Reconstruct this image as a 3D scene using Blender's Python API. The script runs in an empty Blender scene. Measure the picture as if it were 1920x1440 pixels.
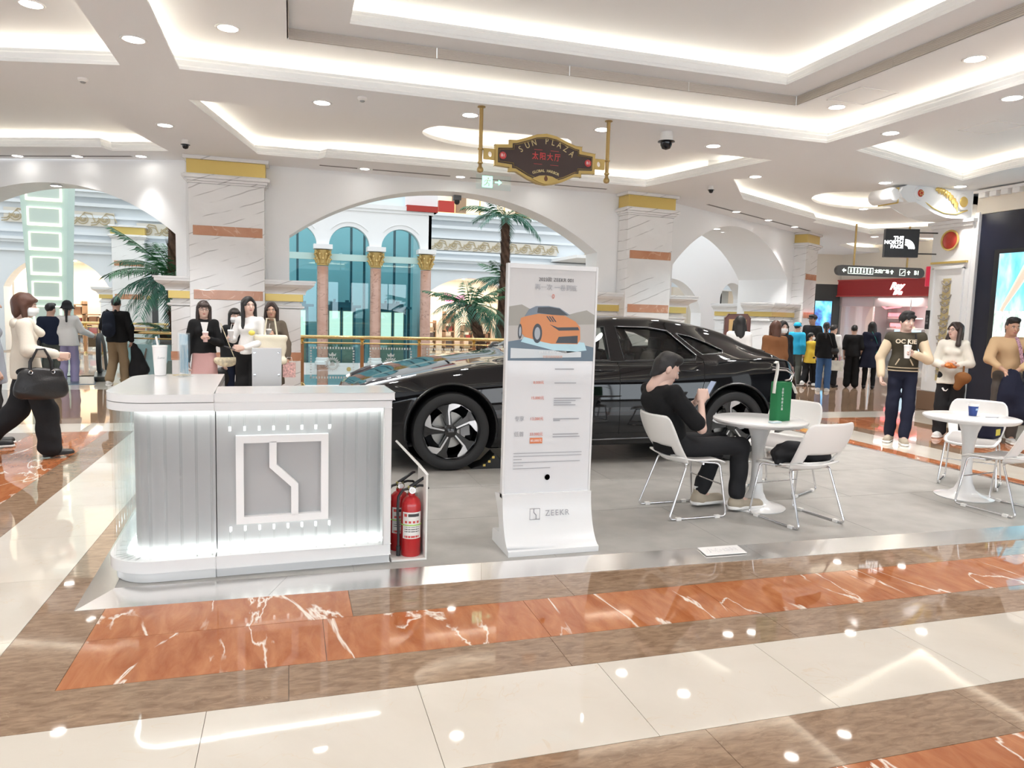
import bpy, bmesh, math, random
import numpy as np
from mathutils import Vector, Matrix, Euler
from mathutils.geometry import tessellate_polygon
random.seed(7); rng = np.random.default_rng(7)
SC = bpy.context.scene
COL = SC.collection
PI = math.pi
def R_(d): return d*PI/180

# ---------------------------------------------------------------- camera
cam_d = bpy.data.cameras.new('camera'); cam = bpy.data.objects.new('camera', cam_d); COL.objects.link(cam)
cam_d.sensor_width = 36; cam_d.lens = 36*1360/1920; cam_d.clip_start = .05; cam_d.clip_end = 200
_dY = Vector((-415, -146, 1360)).normalized(); _dX = Vector((4450, -8, 1360)); _dX -= _dX.dot(_dY)*_dY; _dX.normalize()
_dZ = -_dX.cross(_dY)
if _dZ.y > 0: _dZ = -_dZ
_m = Matrix.Identity(4)
for r, a in enumerate((_dX, _dY, _dZ)):
    _m[r][0], _m[r][1], _m[r][2] = a.x, -a.y, -a.z
_m.translation = (0, 0, 1.55)
cam.matrix_world = _m
SC.camera = cam
# ---------------------------------------------------------------- world, exposure
wd = bpy.data.worlds.new('world'); SC.world = wd; wd.use_nodes = True
wd.node_tree.nodes['Background'].inputs[0].default_value = (.92, .97, 1, 1)
wd.node_tree.nodes['Background'].inputs[1].default_value = .72
SC.view_settings.view_transform = 'Standard'; SC.view_settings.look = 'None'
SC.view_settings.exposure = 1.02; SC.view_settings.gamma = 1; SC.view_settings.use_curve_mapping = False
SPOT_W = 82; COVE = 4.8
SC.cycles.transparent_max_bounces = 32; SC.cycles.max_bounces = 7; SC.cycles.diffuse_bounces = 4; SC.cycles.glossy_bounces = 3; SC.cycles.transmission_bounces = 4; SC.cycles.use_light_tree = False
def area(name, loc, sx, sy, w, col=(1, 1, 1), rot=(0, 0, 0)):
    l = bpy.data.lights.new(name, 'AREA'); l.shape = 'RECTANGLE'; l.size = sx; l.size_y = sy; l.energy = w; l.color = col
    o = bpy.data.objects.new(name, l); COL.objects.link(o); o.location = loc; o.rotation_euler = rot; return o
# skylight over the atrium beyond the arches
area('atrium_skylight', (3, 19.5, 10.5), 18, 9, 200, (.86, .95, 1))

# ---------------------------------------------------------------- materials
_mats = {}
def M(name, col=(.8, .8, .8), rough=.5, metal=0., emis=None, estr=0, alpha=1, trans=0, coat=0, bump=None, var=None, spec=.5, ior=None, sheen=0):
    if name in _mats: return _mats[name]
    m = bpy.data.materials.new(name); m.use_nodes = True; nt = m.node_tree; b = nt.nodes['Principled BSDF']
    I = b.inputs
    I['Base Color'].default_value = (*col, 1); I['Roughness'].default_value = rough; I['Metallic'].default_value = metal
    I['Alpha'].default_value = alpha; I['Transmission Weight'].default_value = trans; I['Coat Weight'].default_value = coat
    I['Coat Roughness'].default_value = .03; I['Specular IOR Level'].default_value = spec
    if sheen: I['Sheen Weight'].default_value = sheen
    if ior: I['IOR'].default_value = ior
    if emis: I['Emission Color'].default_value = (*emis, 1); I['Emission Strength'].default_value = estr
    if var:   # (scale, amount): mottled colour
        ge = nt.nodes.new('ShaderNodeNewGeometry'); nz = nt.nodes.new('ShaderNodeTexNoise'); nz.inputs['Scale'].default_value = var[0]; nz.inputs['Detail'].default_value = 5
        cr = nt.nodes.new('ShaderNodeValToRGB'); a = var[1]
        cr.color_ramp.elements[0].color = (*[c*(1-a) for c in col], 1); cr.color_ramp.elements[1].color = (*[min(1, c*(1+a)) for c in col], 1)
        cr.color_ramp.elements[0].position = .3; cr.color_ramp.elements[1].position = .7
        nt.links.new(ge.outputs['Position'], nz.inputs['Vector']); nt.links.new(nz.outputs['Fac'], cr.inputs['Fac']); nt.links.new(cr.outputs['Color'], I['Base Color'])
    if bump:  # (scale, strength)
        ge = nt.nodes.new('ShaderNodeNewGeometry'); nz = nt.nodes.new('ShaderNodeTexNoise'); nz.inputs['Scale'].default_value = bump[0]; nz.inputs['Detail'].default_value = 3
        bp = nt.nodes.new('ShaderNodeBump'); bp.inputs['Strength'].default_value = bump[1]; bp.inputs['Distance'].default_value = .01
        nt.links.new(ge.outputs['Position'], nz.inputs['Vector']); nt.links.new(nz.outputs['Fac'], bp.inputs['Height']); nt.links.new(bp.outputs['Normal'], I['Normal'])
    _mats[name] = m; return m
def marble(name, c0, c1, vein, vs=1.0, vw=.012, rot=(0, 0, 0), scl=(1, 1, 1), rough=.06, streak=2.0, vamt=1.0, spec=.5, vd=.9, vdet=4, gm=(.44, .52), wave=0):
    """two-tone mottled stone with thin veins"""
    if name in _mats: return _mats[name]
    m = bpy.data.materials.new(name); m.use_nodes = True; nt = m.node_tree; b = nt.nodes['Principled BSDF']; N = nt.nodes.new; L = nt.links.new
    b.inputs['Roughness'].default_value = rough; b.inputs['Specular IOR Level'].default_value = spec
    ge = N('ShaderNodeNewGeometry'); mp = N('ShaderNodeMapping'); mp.inputs['Rotation'].default_value = rot; mp.inputs['Scale'].default_value = scl
    oi = N('ShaderNodeObjectInfo'); ad = N('ShaderNodeVectorMath'); ad.operation = 'ADD'; ml = N('ShaderNodeMath'); ml.operation = 'MULTIPLY'; ml.inputs[1].default_value = 37
    L(oi.outputs['Random'], ml.inputs[0]); cx = N('ShaderNodeCombineXYZ'); L(ml.outputs[0], cx.inputs[2])
    L(ge.outputs['Position'], mp.inputs['Vector']); L(mp.outputs[0], ad.inputs[0]); L(cx.outputs[0], ad.inputs[1])
    n1 = N('ShaderNodeTexNoise'); n1.inputs['Scale'].default_value = streak; n1.inputs['Detail'].default_value = 9; n1.inputs['Roughness'].default_value = .62; n1.inputs['Distortion'].default_value = .6
    L(ad.outputs[0], n1.inputs['Vector'])
    r1 = N('ShaderNodeValToRGB'); r1.color_ramp.elements[0].color = (*c0, 1); r1.color_ramp.elements[1].color = (*c1, 1); r1.color_ramp.elements[0].position = .32; r1.color_ramp.elements[1].position = .68
    L(n1.outputs['Fac'], r1.inputs['Fac'])
    n2 = N('ShaderNodeTexNoise'); n2.inputs['Scale'].default_value = vs; n2.inputs['Detail'].default_value = vdet; n2.inputs['Roughness'].default_value = .5; n2.inputs['Distortion'].default_value = vd
    L(ad.outputs[0], n2.inputs['Vector'])
    s = N('ShaderNodeMath'); s.operation = 'SUBTRACT'; s.inputs[1].default_value = .5; L(n2.outputs['Fac'], s.inputs[0])
    a = N('ShaderNodeMath'); a.operation = 'ABSOLUTE'; L(s.outputs[0], a.inputs[0])
    mr = N('ShaderNodeMapRange'); mr.inputs[1].default_value = 0; mr.inputs[2].default_value = vw; mr.inputs[3].default_value = vamt; mr.inputs[4].default_value = 0; L(a.outputs[0], mr.inputs[0])
    if wave:
        wv = N('ShaderNodeTexWave'); wv.bands_direction = 'Z'; wv.inputs['Scale'].default_value = wave; wv.inputs['Distortion'].default_value = 3.2; wv.inputs['Detail'].default_value = 3; wv.inputs['Detail Scale'].default_value = .7; wv.inputs['Detail Roughness'].default_value = .6
        L(ad.outputs[0], wv.inputs['Vector']); L(wv.outputs['Fac'], mr.inputs[0]); mr.inputs[1].default_value = .968; mr.inputs[2].default_value = 1; mr.inputs[3].default_value = 0; mr.inputs[4].default_value = vamt
    n3 = N('ShaderNodeTexNoise'); n3.inputs['Scale'].default_value = vs*1.7; L(ad.outputs[0], n3.inputs['Vector'])
    g = N('ShaderNodeMapRange'); g.inputs[1].default_value = gm[0]; g.inputs[2].default_value = gm[1]; L(n3.outputs['Fac'], g.inputs[0])
    mu = N('ShaderNodeMath'); mu.operation = 'MULTIPLY'; L(mr.outputs[0], mu.inputs[0]); L(g.outputs[0], mu.inputs[1])
    mx = N('ShaderNodeMix'); mx.data_type = 'RGBA'; L(mu.outputs[0], mx.inputs['Factor']); L(r1.outputs['Color'], mx.inputs['A']); mx.inputs['B'].default_value = (*vein, 1)
    L(mx.outputs['Result'], b.inputs['Base Color'])
    _mats[name] = m; return m
def glass(name, col=(.9, .97, .97), rough=.0, mixf=.85, refl=.25):
    """thin architectural glass: mostly clear, reflecting more at a slant"""
    if name in _mats: return _mats[name]
    m = bpy.data.materials.new(name); m.use_nodes = True; nt = m.node_tree; N = nt.nodes.new; L = nt.links.new
    nt.nodes.remove(nt.nodes['Principled BSDF']); out = nt.nodes['Material Output']
    tr = N('ShaderNodeBsdfTransparent'); tr.inputs[0].default_value = (*col, 1); gl = N('ShaderNodeBsdfGlossy'); gl.inputs['Roughness'].default_value = rough
    fr = N('ShaderNodeLayerWeight'); fr.inputs[0].default_value = .5; pw = N('ShaderNodeMath'); pw.operation = 'POWER'; pw.inputs[1].default_value = 5; L(fr.outputs['Facing'], pw.inputs[0])
    mp = N('ShaderNodeMath'); mp.operation = 'MULTIPLY_ADD'; mp.inputs[1].default_value = 1-refl; mp.inputs[2].default_value = refl; mp.use_clamp = True
    L(pw.outputs[0], mp.inputs[0]); mx = N('ShaderNodeMixShader'); L(mp.outputs[0], mx.inputs[0]); L(tr.outputs[0], mx.inputs[1]); L(gl.outputs[0], mx.inputs[2]); L(mx.outputs[0], out.inputs[0])
    _mats[name] = m; return m

WHITE = M('white_paint', (.855, .855, .855), .55)
CEIL = M('ceiling_paint', (.875, .885, .91), .6)
WALLP = M('wall_paint', (.88, .88, .885), .5)
GOLD = M('gold_paint', (.72, .53, .17), .28, .35)
BRASS = M('brass', (.78, .58, .27), .2, 1)
BRONZE = M('aged_bronze', (.42, .29, .12), .32, .85)
CHROME = M('chrome', (.82, .82, .84), .09, 1)
STEEL = M('brushed_steel', (.90, .88, .86), .20, .95)
BLACK = M('black_plastic', (.015, .015, .017), .35)
RUBBER = M('rubber', (.018, .018, .019), .6)
WGLOSS = M('white_gloss', (.84, .83, .82), .14)
WPLAS = M('white_plastic', (.85, .83, .80), .3)
DGREY = M('dark_grey', (.06, .06, .065), .5)
MGREY = M('mid_grey', (.33, .33, .33), .45)
RED = M('red_paint', (.50, .012, .015), .18, coat=.4)
WHITEP = M('white_print', (.85, .85, .84), .4)
GREYP = M('grey_print', (.30, .30, .31), .5)
WM = marble('white_marble', (.80, .785, .78), (.88, .87, .865), (.42, .40, .40), 1.3, .013, rot=(0, R_(32), 0), scl=(1, 1, 1.6), rough=.12, streak=1.1, vamt=.8, gm=(.44, .56), wave=1.25)
BM = marble('rose_marble', (.50, .22, .12), (.60, .31, .19), (.70, .45, .32), 2.4, .02, rough=.12)
PM = marble('pink_marble', (.47, .26, .19), (.56, .34, .26), (.30, .16, .12), 2.2, .02, rot=(0, R_(-30), 0), scl=(1, 1, 2), rough=.2)
F_CREAM = marble('cream_stone', (.59, .535, .46), (.65, .60, .525), (.60, .49, .36), 3.2, .006, rough=.035, streak=1.2, vamt=.6)
F_ORANGE = marble('orange_stone', (.33, .10, .035), (.50, .205, .09), (.82, .74, .64), 1.3, .010, rot=(0, 0, .55), scl=(1.7, .55, 1), rough=.035, streak=7, vd=.5, vdet=6, gm=(.42, .48))
F_BROWN = marble('brown_stone', (.20, .125, .078), (.355, .24, .158), (.40, .30, .2), 4, .006, rot=(0, 0, .5), scl=(1, 3.2, 1), rough=.035, streak=11, vamt=.5)
MATF = M('booth_carpet_tile', (.36, .345, .32), .38, var=(5, .12), bump=(60, .06))
GLASS = glass('clear_glass', (.93, .98, .98), refl=.05)
GLASSB = glass('tinted_blue_glass', (.70, .90, .93), refl=.06)
LEDW = M('warm_led', (1, .9, .7), .5, emis=(1, .91, .74), estr=COVE)
LAMP = M('lamp_lens', (1, 1, 1), .5, emis=(1, .96, .9), estr=9)
LEDC = M('cool_led', (1, 1, 1), .5, emis=(.93, 1, .97), estr=6)

# ---------------------------------------------------------------- mesh builder
class MB:
    def __init__(s): s.v = []; s.f = []; s.mi = []; s.T = None
    def add(s, vs, fs, mi=0):
        o = len(s.v)
        s.v += [tuple(s.T @ Vector(v)) for v in vs] if s.T is not None else [tuple(v) for v in vs]
        s.f += [tuple(i+o for i in f) for f in fs]; s.mi += [mi]*len(fs); return s
    def box(s, x0, x1, y0, y1, z0, z1, mi=0):
        return s.add([(x0,y0,z0),(x1,y0,z0),(x1,y1,z0),(x0,y1,z0),(x0,y0,z1),(x1,y0,z1),(x1,y1,z1),(x0,y1,z1)],
                     [(0,3,2,1),(4,5,6,7),(0,1,5,4),(1,2,6,5),(2,3,7,6),(3,0,4,7)], mi)
    def prism(s, pts, vec, mi=0, caps=True):
        """closed planar loop extruded by vec"""
        n = len(pts); p = [Vector(a) for a in pts]; v = Vector(vec)
        nrm = Vector((0, 0, 0))
        for i in range(n): nrm += p[i].cross(p[(i+1) % n])
        if nrm.dot(v) > 0: p = p[::-1]
        fs = [(i, (i+n), (i+1) % n+n, (i+1) % n) for i in range(n)]
        fs = [(a[3], a[2], a[1], a[0]) for a in fs]
        if caps:
            tri = tessellate_polygon([p])
            q = []
            for t in tri:
                nn = (p[t[1]]-p[t[0]]).cross(p[t[2]]-p[t[0]])
                t = tuple(t) if nn.dot(v) < 0 else tuple(t[::-1])
                q += [t, tuple(i+n for i in t[::-1])]
            fs += q
        return s.add(p+[a+v for a in p], fs, mi)
    def tube(s, path, r, n=8, closed=False, mi=0, caps=True):
        P = [Vector(p) for p in path]; m = len(P); rs = r if isinstance(r, (list, tuple)) else [r]*m
        vs = []; up = None
        for i in range(m):
            a = P[i-1] if (i or closed) else P[0]; b = P[(i+1) % m] if (i < m-1 or closed) else P[-1]
            t = (b-a).normalized() if (b-a).length > 1e-9 else Vector((0, 0, 1))
            if up is None: up = Vector((0, 0, 1)) if abs(t.z) < .9 else Vector((1, 0, 0))
            u = t.cross(up).normalized(); w = u.cross(t).normalized(); up = w
            for k in range(n):
                an = 2*PI*k/n; vs.append(P[i]+(u*math.cos(an)+w*math.sin(an))*rs[i])
        fs = []
        for i in range(m if closed else m-1):
            j = (i+1) % m
            for k in range(n): fs.append((i*n+k, j*n+k, j*n+(k+1) % n, i*n+(k+1) % n))
        if caps and not closed: fs += [tuple(range(n)), tuple((m-1)*n+k for k in range(n))[::-1]]
        return s.add(vs, fs, mi)
    def lathe(s, prof, n=24, c=(0, 0, 0), mi=0, axis='z', a0=0, a1=2*PI, caps=True):
        full = abs(a1-a0-2*PI) < 1e-6; k = n if full else n+1; vs = []
        for r, z in prof:
            for i in range(k):
                a = a0+(a1-a0)*i/n; p = (r*math.cos(a), r*math.sin(a), z)
                if axis == 'y': p = (p[0], z, -p[1])
                if axis == 'x': p = (z, p[0], p[1])
                vs.append((p[0]+c[0], p[1]+c[1], p[2]+c[2]))
        fs = []
        for j in range(len(prof)-1):
            for i in range(n if full else n):
                i2 = (i+1) % k
                fs.append((j*k+i, j*k+i2, (j+1)*k+i2, (j+1)*k+i))
        if full and caps:
            if prof[0][0] > 1e-6: fs.append(tuple(range(k))[::-1])
            if prof[-1][0] > 1e-6: fs.append(tuple((len(prof)-1)*k+i for i in range(k)))
        return s.add(vs, fs, mi)
    def cyl(s, p0, p1, r, n=16, r1=None, mi=0): return s.tube([p0, p1], [r, r if r1 is None else r1], n, mi=mi)
    def ell(s, c, r, nu=16, nv=10, mi=0):
        vs = []; fs = []
        for j in range(nv+1):
            t = PI*j/nv
            for i in range(nu):
                a = 2*PI*i/nu; vs.append((c[0]+r[0]*math.sin(t)*math.cos(a), c[1]+r[1]*math.sin(t)*math.sin(a), c[2]+r[2]*math.cos(t)))
        for j in range(nv):
            for i in range(nu): fs.append((j*nu+i, (j+1)*nu+i, (j+1)*nu+(i+1) % nu, j*nu+(i+1) % nu))
        return s.add(vs, fs, mi)
    def grid(s, P, closed_u=False, mi=0):
        """P[j][i] points"""
        nv = len(P); nu = len(P[0]); fs = []
        for j in range(nv-1):
            for i in range(nu if closed_u else nu-1): fs.append((j*nu+i, j*nu+(i+1) % nu, (j+1)*nu+(i+1) % nu, (j+1)*nu+i))
        return s.add([p for r in P for p in r], fs, mi)
    def poly(s, outer, holes=(), z=0, mi=0, flip=False):
        ls = [[Vector((p[0], p[1], z)) for p in l] for l in [outer, *holes]]
        tri = tessellate_polygon(ls); pts = [p for l in ls for p in l]; fs = []
        for t in tri:
            nn = (pts[t[1]]-pts[t[0]]).cross(pts[t[2]]-pts[t[0]]).z
            if abs(nn) < 1e-10: continue
            fs.append(tuple(t) if (nn > 0) != flip else tuple(t[::-1]))
        return s.add(pts, fs, mi)
    def mesh(s, name, mats):
        me = bpy.data.meshes.new(name); me.from_pydata(s.v, [], s.f)
        for m in (mats if isinstance(mats, (list, tuple)) else [mats]): me.materials.append(m)
        if any(s.mi): me.polygons.foreach_set('material_index', s.mi)
        me.validate(); return me
    def obj(s, name, mats, parent=None, loc=(0, 0, 0), rz=0, smooth=0, bevel=0, rot=None, fix=False):
        me = s.mesh(name, mats)
        if fix:
            bm = bmesh.new(); bm.from_mesh(me); bmesh.ops.remove_doubles(bm, verts=bm.verts, dist=1e-5); bmesh.ops.recalc_face_normals(bm, faces=bm.faces); bm.to_mesh(me); bm.free()
        return mk(name, me, parent, loc, rz, smooth, bevel, rot)
def mk(name, me, parent=None, loc=(0, 0, 0), rz=0, smooth=0, bevel=0, rot=None):
    o = bpy.data.objects.new(name, me); COL.objects.link(o)
    o.location = loc; o.rotation_euler = rot if rot else (0, 0, rz)
    if parent is not None: o.parent = parent
    if smooth and me:
        me.polygons.foreach_set('use_smooth', [True]*len(me.polygons)); me.set_sharp_from_angle(angle=R_(smooth))
    if bevel:
        b = o.modifiers.new('bevel', 'BEVEL'); b.width = bevel; b.segments = 2; b.limit_method = 'ANGLE'; b.angle_limit = R_(40)
    return o
def tag(o, label=None, cat=None, group=None, kind=None):
    if label: o['label'] = label
    if cat: o['category'] = cat
    if group: o['group'] = group
    if kind: o['kind'] = kind
    return o
def thing(name, label, cat, loc=(0, 0, 0), rz=0, group=None, kind=None, sc=None):
    o = bpy.data.objects.new(name, None); COL.objects.link(o); o.location = loc; o.rotation_euler = (0, 0, rz); o.empty_display_size = .1
    if sc: o.scale = (sc, sc, sc)
    return tag(o, label, cat, group, kind)
def struct(name, label, loc=(0, 0, 0), rz=0):
    o = bpy.data.objects.new(name, None); COL.objects.link(o); o.location = loc; o.rotation_euler = (0, 0, rz); o['kind'] = 'structure'; o['label'] = label; return o
def kids(o): return [c for c in bpy.data.objects if c.parent == o]
def copytree(o, parent=None):
    c = o.copy(); COL.objects.link(c); c.parent = parent
    for ch in list(o.children): copytree(ch, c)
    return c
def text(body, size, mat, parent=None, loc=(0, 0, 0), rot=(PI/2, 0, 0), ext=.001, name='lettering', ax='CENTER', sx=1, space=1.0, shear=0, bold=0):
    cu = bpy.data.curves.new(name, 'FONT'); cu.body = body; cu.size = size; cu.extrude = ext; cu.align_x = ax; cu.align_y = 'CENTER'; cu.space_character = space; cu.shear = shear; cu.offset = bold; cu.resolution_u = 3
    t = bpy.data.objects.new(name, cu); COL.objects.link(t)
    bpy.context.view_layer.update()
    me = bpy.data.meshes.new_from_object(t.evaluated_get(bpy.context.evaluated_depsgraph_get()))
    bpy.data.objects.remove(t); bpy.data.curves.remove(cu)
    me.materials.clear(); me.materials.append(mat)
    o = mk(name, me, parent, loc, 0, rot=rot); o.scale = (sx, 1, 1); return o
def offp(poly, d):
    """offset a CCW polygon outwards by d (miter)"""
    n = len(poly); out = []
    for i in range(n):
        a, b, c = Vector(poly[i-1][:2]), Vector(poly[i][:2]), Vector(poly[(i+1) % n][:2])
        e1 = (b-a).normalized(); e2 = (c-b).normalized(); n1 = Vector((e1.y, -e1.x)); n2 = Vector((e2.y, -e2.x))
        m = (n1+n2); m = m/max(.2, m.dot(m)/2)
        out.append((b.x+m.x*d, b.y+m.y*d))
    return out
def arc(cx, cz, r, a0, a1, n): return [(cx+r*math.cos(a0+(a1-a0)*i/n), cz+r*math.sin(a0+(a1-a0)*i/n)) for i in range(n+1)]
def picture(name, c0, c1, c2, estr, scale=3):
    if name in _mats: return _mats[name]
    m = bpy.data.materials.new(name); m.use_nodes = True; nt = m.node_tree; b = nt.nodes['Principled BSDF']; N = nt.nodes.new; L = nt.links.new
    tc = N('ShaderNodeNewGeometry'); mp = N('ShaderNodeMapping'); mp.inputs['Scale'].default_value = (1, 3, 1); n = N('ShaderNodeTexNoise'); n.inputs['Scale'].default_value = scale; n.inputs['Detail'].default_value = 6
    L(tc.outputs['Position'], mp.inputs[0]); L(mp.outputs[0], n.inputs['Vector']); r = N('ShaderNodeValToRGB'); e = r.color_ramp.elements; e[0].color = (*c0, 1); e[0].position = .35; e[1].color = (*c2, 1); e[1].position = .68; k = e.new(.5); k.color = (*c1, 1)
    L(n.outputs['Fac'], r.inputs[0]); L(r.outputs[0], b.inputs['Emission Color']); b.inputs['Emission Strength'].default_value = estr; b.inputs['Base Color'].default_value = (.02, .02, .02, 1); b.inputs['Roughness'].default_value = .3
    _mats[name] = m; return m
# ================================================================= FLOOR
floor = struct('floor', 'polished stone floor of cream brown and orange marble bands')
fb = MB(); fb.box(-16, 26, -7, 14.0, -.06, -.006); fb.box(-16, -2.2, 14.0, 32, -.06, -.006); fb.box(11.0, 30, 14.0, 32, -.06, -.006)
fb.box(-2.2, 11.0, 14.0, 14.25, -.06, -.006)
fb.obj('floor_bed', M('grout', (.30, .23, .17), .3), floor)
_tc = {}
def tile(x0, x1, y0, y1, m):
    k = (round(x1-x0, 3), round(y1-y0, 3), m.name)
    if k not in _tc:
        g = .0012; _tc[k] = MB().box(g, k[0]-g, g, k[1]-g, -.02, 0).mesh('tile', m)
    return mk('tile', _tc[k], floor, (x0, y0, 0))
def row(axis, a0, a1, b0, b1, step, m, first=None):
    """tiles along axis from a0 to a1, across b0..b1"""
    a = a0; k = 0
    while a < a1-.05:
        e = min(a1, a+(first if (first and k == 0) else step))
        if a1-e < .2: e = a1
        tile(a, e, b0, b1, m) if axis == 'x' else tile(b0, b1, a, e, m)
        a = e; k += 1
row('x', -3.2, 11, 1.2, 1.95, 1.6, F_ORANGE)
row('x', -2.1, 11, 1.95, 2.27, 1.2, F_BROWN)
row('x', -1.81, 11, 2.27, 2.85, .81, F_CREAM, .69)
row('x', -1.21, 11, 2.85, 3.15, 1.2, F_BROWN)
row('x', -.9, 9.5, 3.15, 3.6, 1.05, F_ORANGE)
row('x', -.9, .3, 3.6, 3.97, 1.2, F_ORANGE)
row('x', .3, 9.5, 3.6, 3.97, 1.2, F_BROWN)
row('y', 3.15, 9.6, -1.21, -.9, 1.2, F_BROWN)
row('y', 2.85, 9.6, -1.81, -1.21, .81, F_CREAM)
row('y', 1.95, 9.6, -2.1, -1.81, 1.2, F_BROWN)
row('y', 1.95, 9.6, -2.85, -2.1, 1.05, F_ORANGE)
row('y', 1.95, 9.6, -3.2, -2.85, 1.2, F_BROWN)
row('y', 1.95, 9.6, -3.85, -3.2, .81, F_CREAM)
row('x', -.9, 6.9, 8.9, 9.6, 1.3, F_BROWN)
row('y', 3.97, 9.6, 6.88, 7.1, 1.2, F_ORANGE)
row('y', 3.97, 9.6, 7.1, 7.74, .81, F_CREAM)
row('y', 3.97, 9.6, 7.74, 8.05, 1.2, F_BROWN)
row('y', 3.97, 9.6, 8.05, 9.1, 1.05, F_ORANGE)
row('y', 3.97, 9.6, 9.1, 9.5, 1.2, F_BROWN)
row('y', 2.85, 9.6, 9.5, 11.0, 1.6, F_CREAM)
row('x', -8, 22, 9.6, 10.25, 1.4, F_CREAM)
for y0, y1 in ((10.25, 12.2), (12.2, 14.2)): row('x', -8, 22, y0, y1, 1.9, F_BROWN)
row('x', -10, -2.2, 14.2, 15.9, 1.6, F_CREAM)
row('x', 11.2, 26, 14.2, 16.6, 2.4, F_BROWN)
row('x', 12.8, 26, 16.6, 24, 2.6, F_CREAM)
row('x', -10, -2.2, 15.9, 24, 2.6, F_CREAM)

# ================================================================= CEILING
ceiling = struct('ceiling', 'white coffered ceiling with cove lit recesses and stepped cornices')
ZS = 3.83
def sweep(mb, poly, prof, z0, mi=0):
    rings = [[(x, y, z0+z) for x, y in offp(poly, o)] for o, z in prof]
    n = len(poly)
    for a, b in zip(rings, rings[1:]):
        mb.add(a+b, [(i, i+n, (i+1) % n+n, (i+1) % n) for i in range(n)], mi)
CORN = [(0, 0), (0, .018), (.012, .018), (.012, .034), (.030, .05), (.030, .085), (.042, .085), (.042, .10), (.06, .118), (.06, .14), (.075, .14), (.075, .152)]
def coffer(poly, z0=ZS, h=.25, cav=.30, holes=(), prof=CORN, panel=True, led=LEDW, lw=.05):
    a = sum(poly[i-1][0]*poly[i][1]-poly[i][0]*poly[i-1][1] for i in range(len(poly)))
    if a < 0: poly = poly[::-1]
    sm = 40 if len(poly) > 12 else 0
    zt = prof[-1][1]; ot = prof[-1][0]
    mb = MB(); sweep(mb, poly, prof+[(ot+.03, zt)], z0); mb.obj('cornice', WHITE, ceiling, smooth=sm)
    mb = MB(); sweep(mb, poly, [(ot+.03, zt), (ot+.03, zt-.03), (ot+cav, zt-.03), (ot+cav, h)], z0); mb.obj('cove_trough', WHITE, ceiling, smooth=sm)
    lo = ot+cav*.5
    lo = ot+cav-.012; mb = MB(); sweep(mb, poly, [(lo+.008, zt-.028), (lo, zt-.026), (lo, zt+.024), (lo+.008, zt+.026)], z0); mb.obj('cove_light_strip', led, ceiling)
    if panel:
        mb = MB(); mb.poly(offp(poly, ot+cav), [h_ for h_ in holes], z0+h, flip=True); mb.obj('coffer_panel', CEIL, ceiling)
    return poly
def rect(x0, x1, y0, y1): return [(x0, y0), (x1, y0), (x1, y1), (x0, y1)]
def oval(cx, cy, rx, ry, n=56, rot=0):
    return [(cx+rx*math.cos(t)*math.cos(rot)-ry*math.sin(t)*math.sin(rot), cy+rx*math.cos(t)*math.sin(rot)+ry*math.sin(t)*math.cos(rot)) for t in [2*PI*i/n for i in range(n)]]
OVP = [(0, 0), (.0, .03), (.02, .03), (.02, .06)]
PA = rect(-1.04, 6.60, -2.2, 8.02)
PAs = rect(-.02, 5.72, -1.4, 7.52)                     # outer edge of the grille slot
PAi = rect(.53, 5.33, -.9, 7.2)                       # inner coffer
PB = [(-1.1, 9.15), (6.62, 9.15), (6.02, 11.9), (4.6, 11.9), (4.5, 11.75), (.5, 11.75), (.4, 11.95), (-.47, 11.95)]
PC = [(-3.3, 9.6), (-2.42, 9.45), (-1.76, 12.3), (-2.6, 12.65), (-2.7, 12.45), (-4.3, 13.1), (-6.5, 12.0)]
PD = [(-8, -2.2), (-1.58, -2.2), (-1.58, 8.12), (-8, 9.9)]
PE = [(7.22, -2.2), (10.0, -2.2), (10.0, 8.3), (10.2, 9.2), (7.22, 8.2)]
PF = [(6.98, 10.65), (8.1, 9.75), (9.9, 10.1), (13.5, 11.2), (15.5, 14.0), (14.4, 15.6), (11.6, 14.4), (11.4, 14.0), (8.3, 12.3)]
PG = [(15.5, 16.0), (17.5, 14.6), (22, 14.6), (22, 19.0), (17.5, 19.5), (15.6, 18.2)]
OB = oval(2.92, 10.55, 1.12, .72); OF = oval(11.4, 12.75, 1.35, .8, rot=.45); OG = oval(18.6, 16.8, 1.5, 1.0)
SOFF = [(-14, -6), (11.15, -6), (11.15, 10.9), (26, 10.9), (26, 26), (19.5, 26), (13.4, 17.0), (12.9, 16.45), (7.05, 13.1), (5.9, 12.86), (-1.6, 12.95), (-4.9, 14.3), (-14, 18)]
mb = MB(); mb.poly(SOFF, [PA, PB, PC, PD, PE, PF, PG], ZS, flip=True); mb.obj('beam_soffit', CEIL, ceiling)
coffer(PA, holes=[PAs], cav=.17)
mb = MB(); mb.poly(PAs, [PAi], ZS+.35, flip=True); mb.obj('coffer_panel', CEIL, ceiling)
coffer(PAi, ZS+.35, .27)
GR = M('grille_metal', (.60, .54, .48), .5)
def slot_seg(p, q, nrm):
    """one length of air grille standing on the step of the ceiling ring"""
    p, q = Vector(p), Vector(q); d = (q-p).normalized(); n = Vector(nrm); z = ZS+.25; a = p+d*.004; b = q-d*.004
    mb = MB(); mb.prism([(a.x, a.y, z), (b.x, b.y, z), (b.x, b.y, z+.10), (a.x, a.y, z+.10)], (-n.x*.01, -n.y*.01, 0))
    for i in range(6): c = z+.008+i*.0155; mb.prism([(a.x, a.y, c), (b.x, b.y, c), (b.x, b.y, c+.006), (a.x, a.y, c+.006)], (n.x*.006, n.y*.006, 0))
    mb.obj('air_grille', GR, ceiling)
for k in range(4): slot_seg((-.02+k*1.435, 7.52), (-.02+(k+1)*1.435, 7.52), (0, -1))
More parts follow.
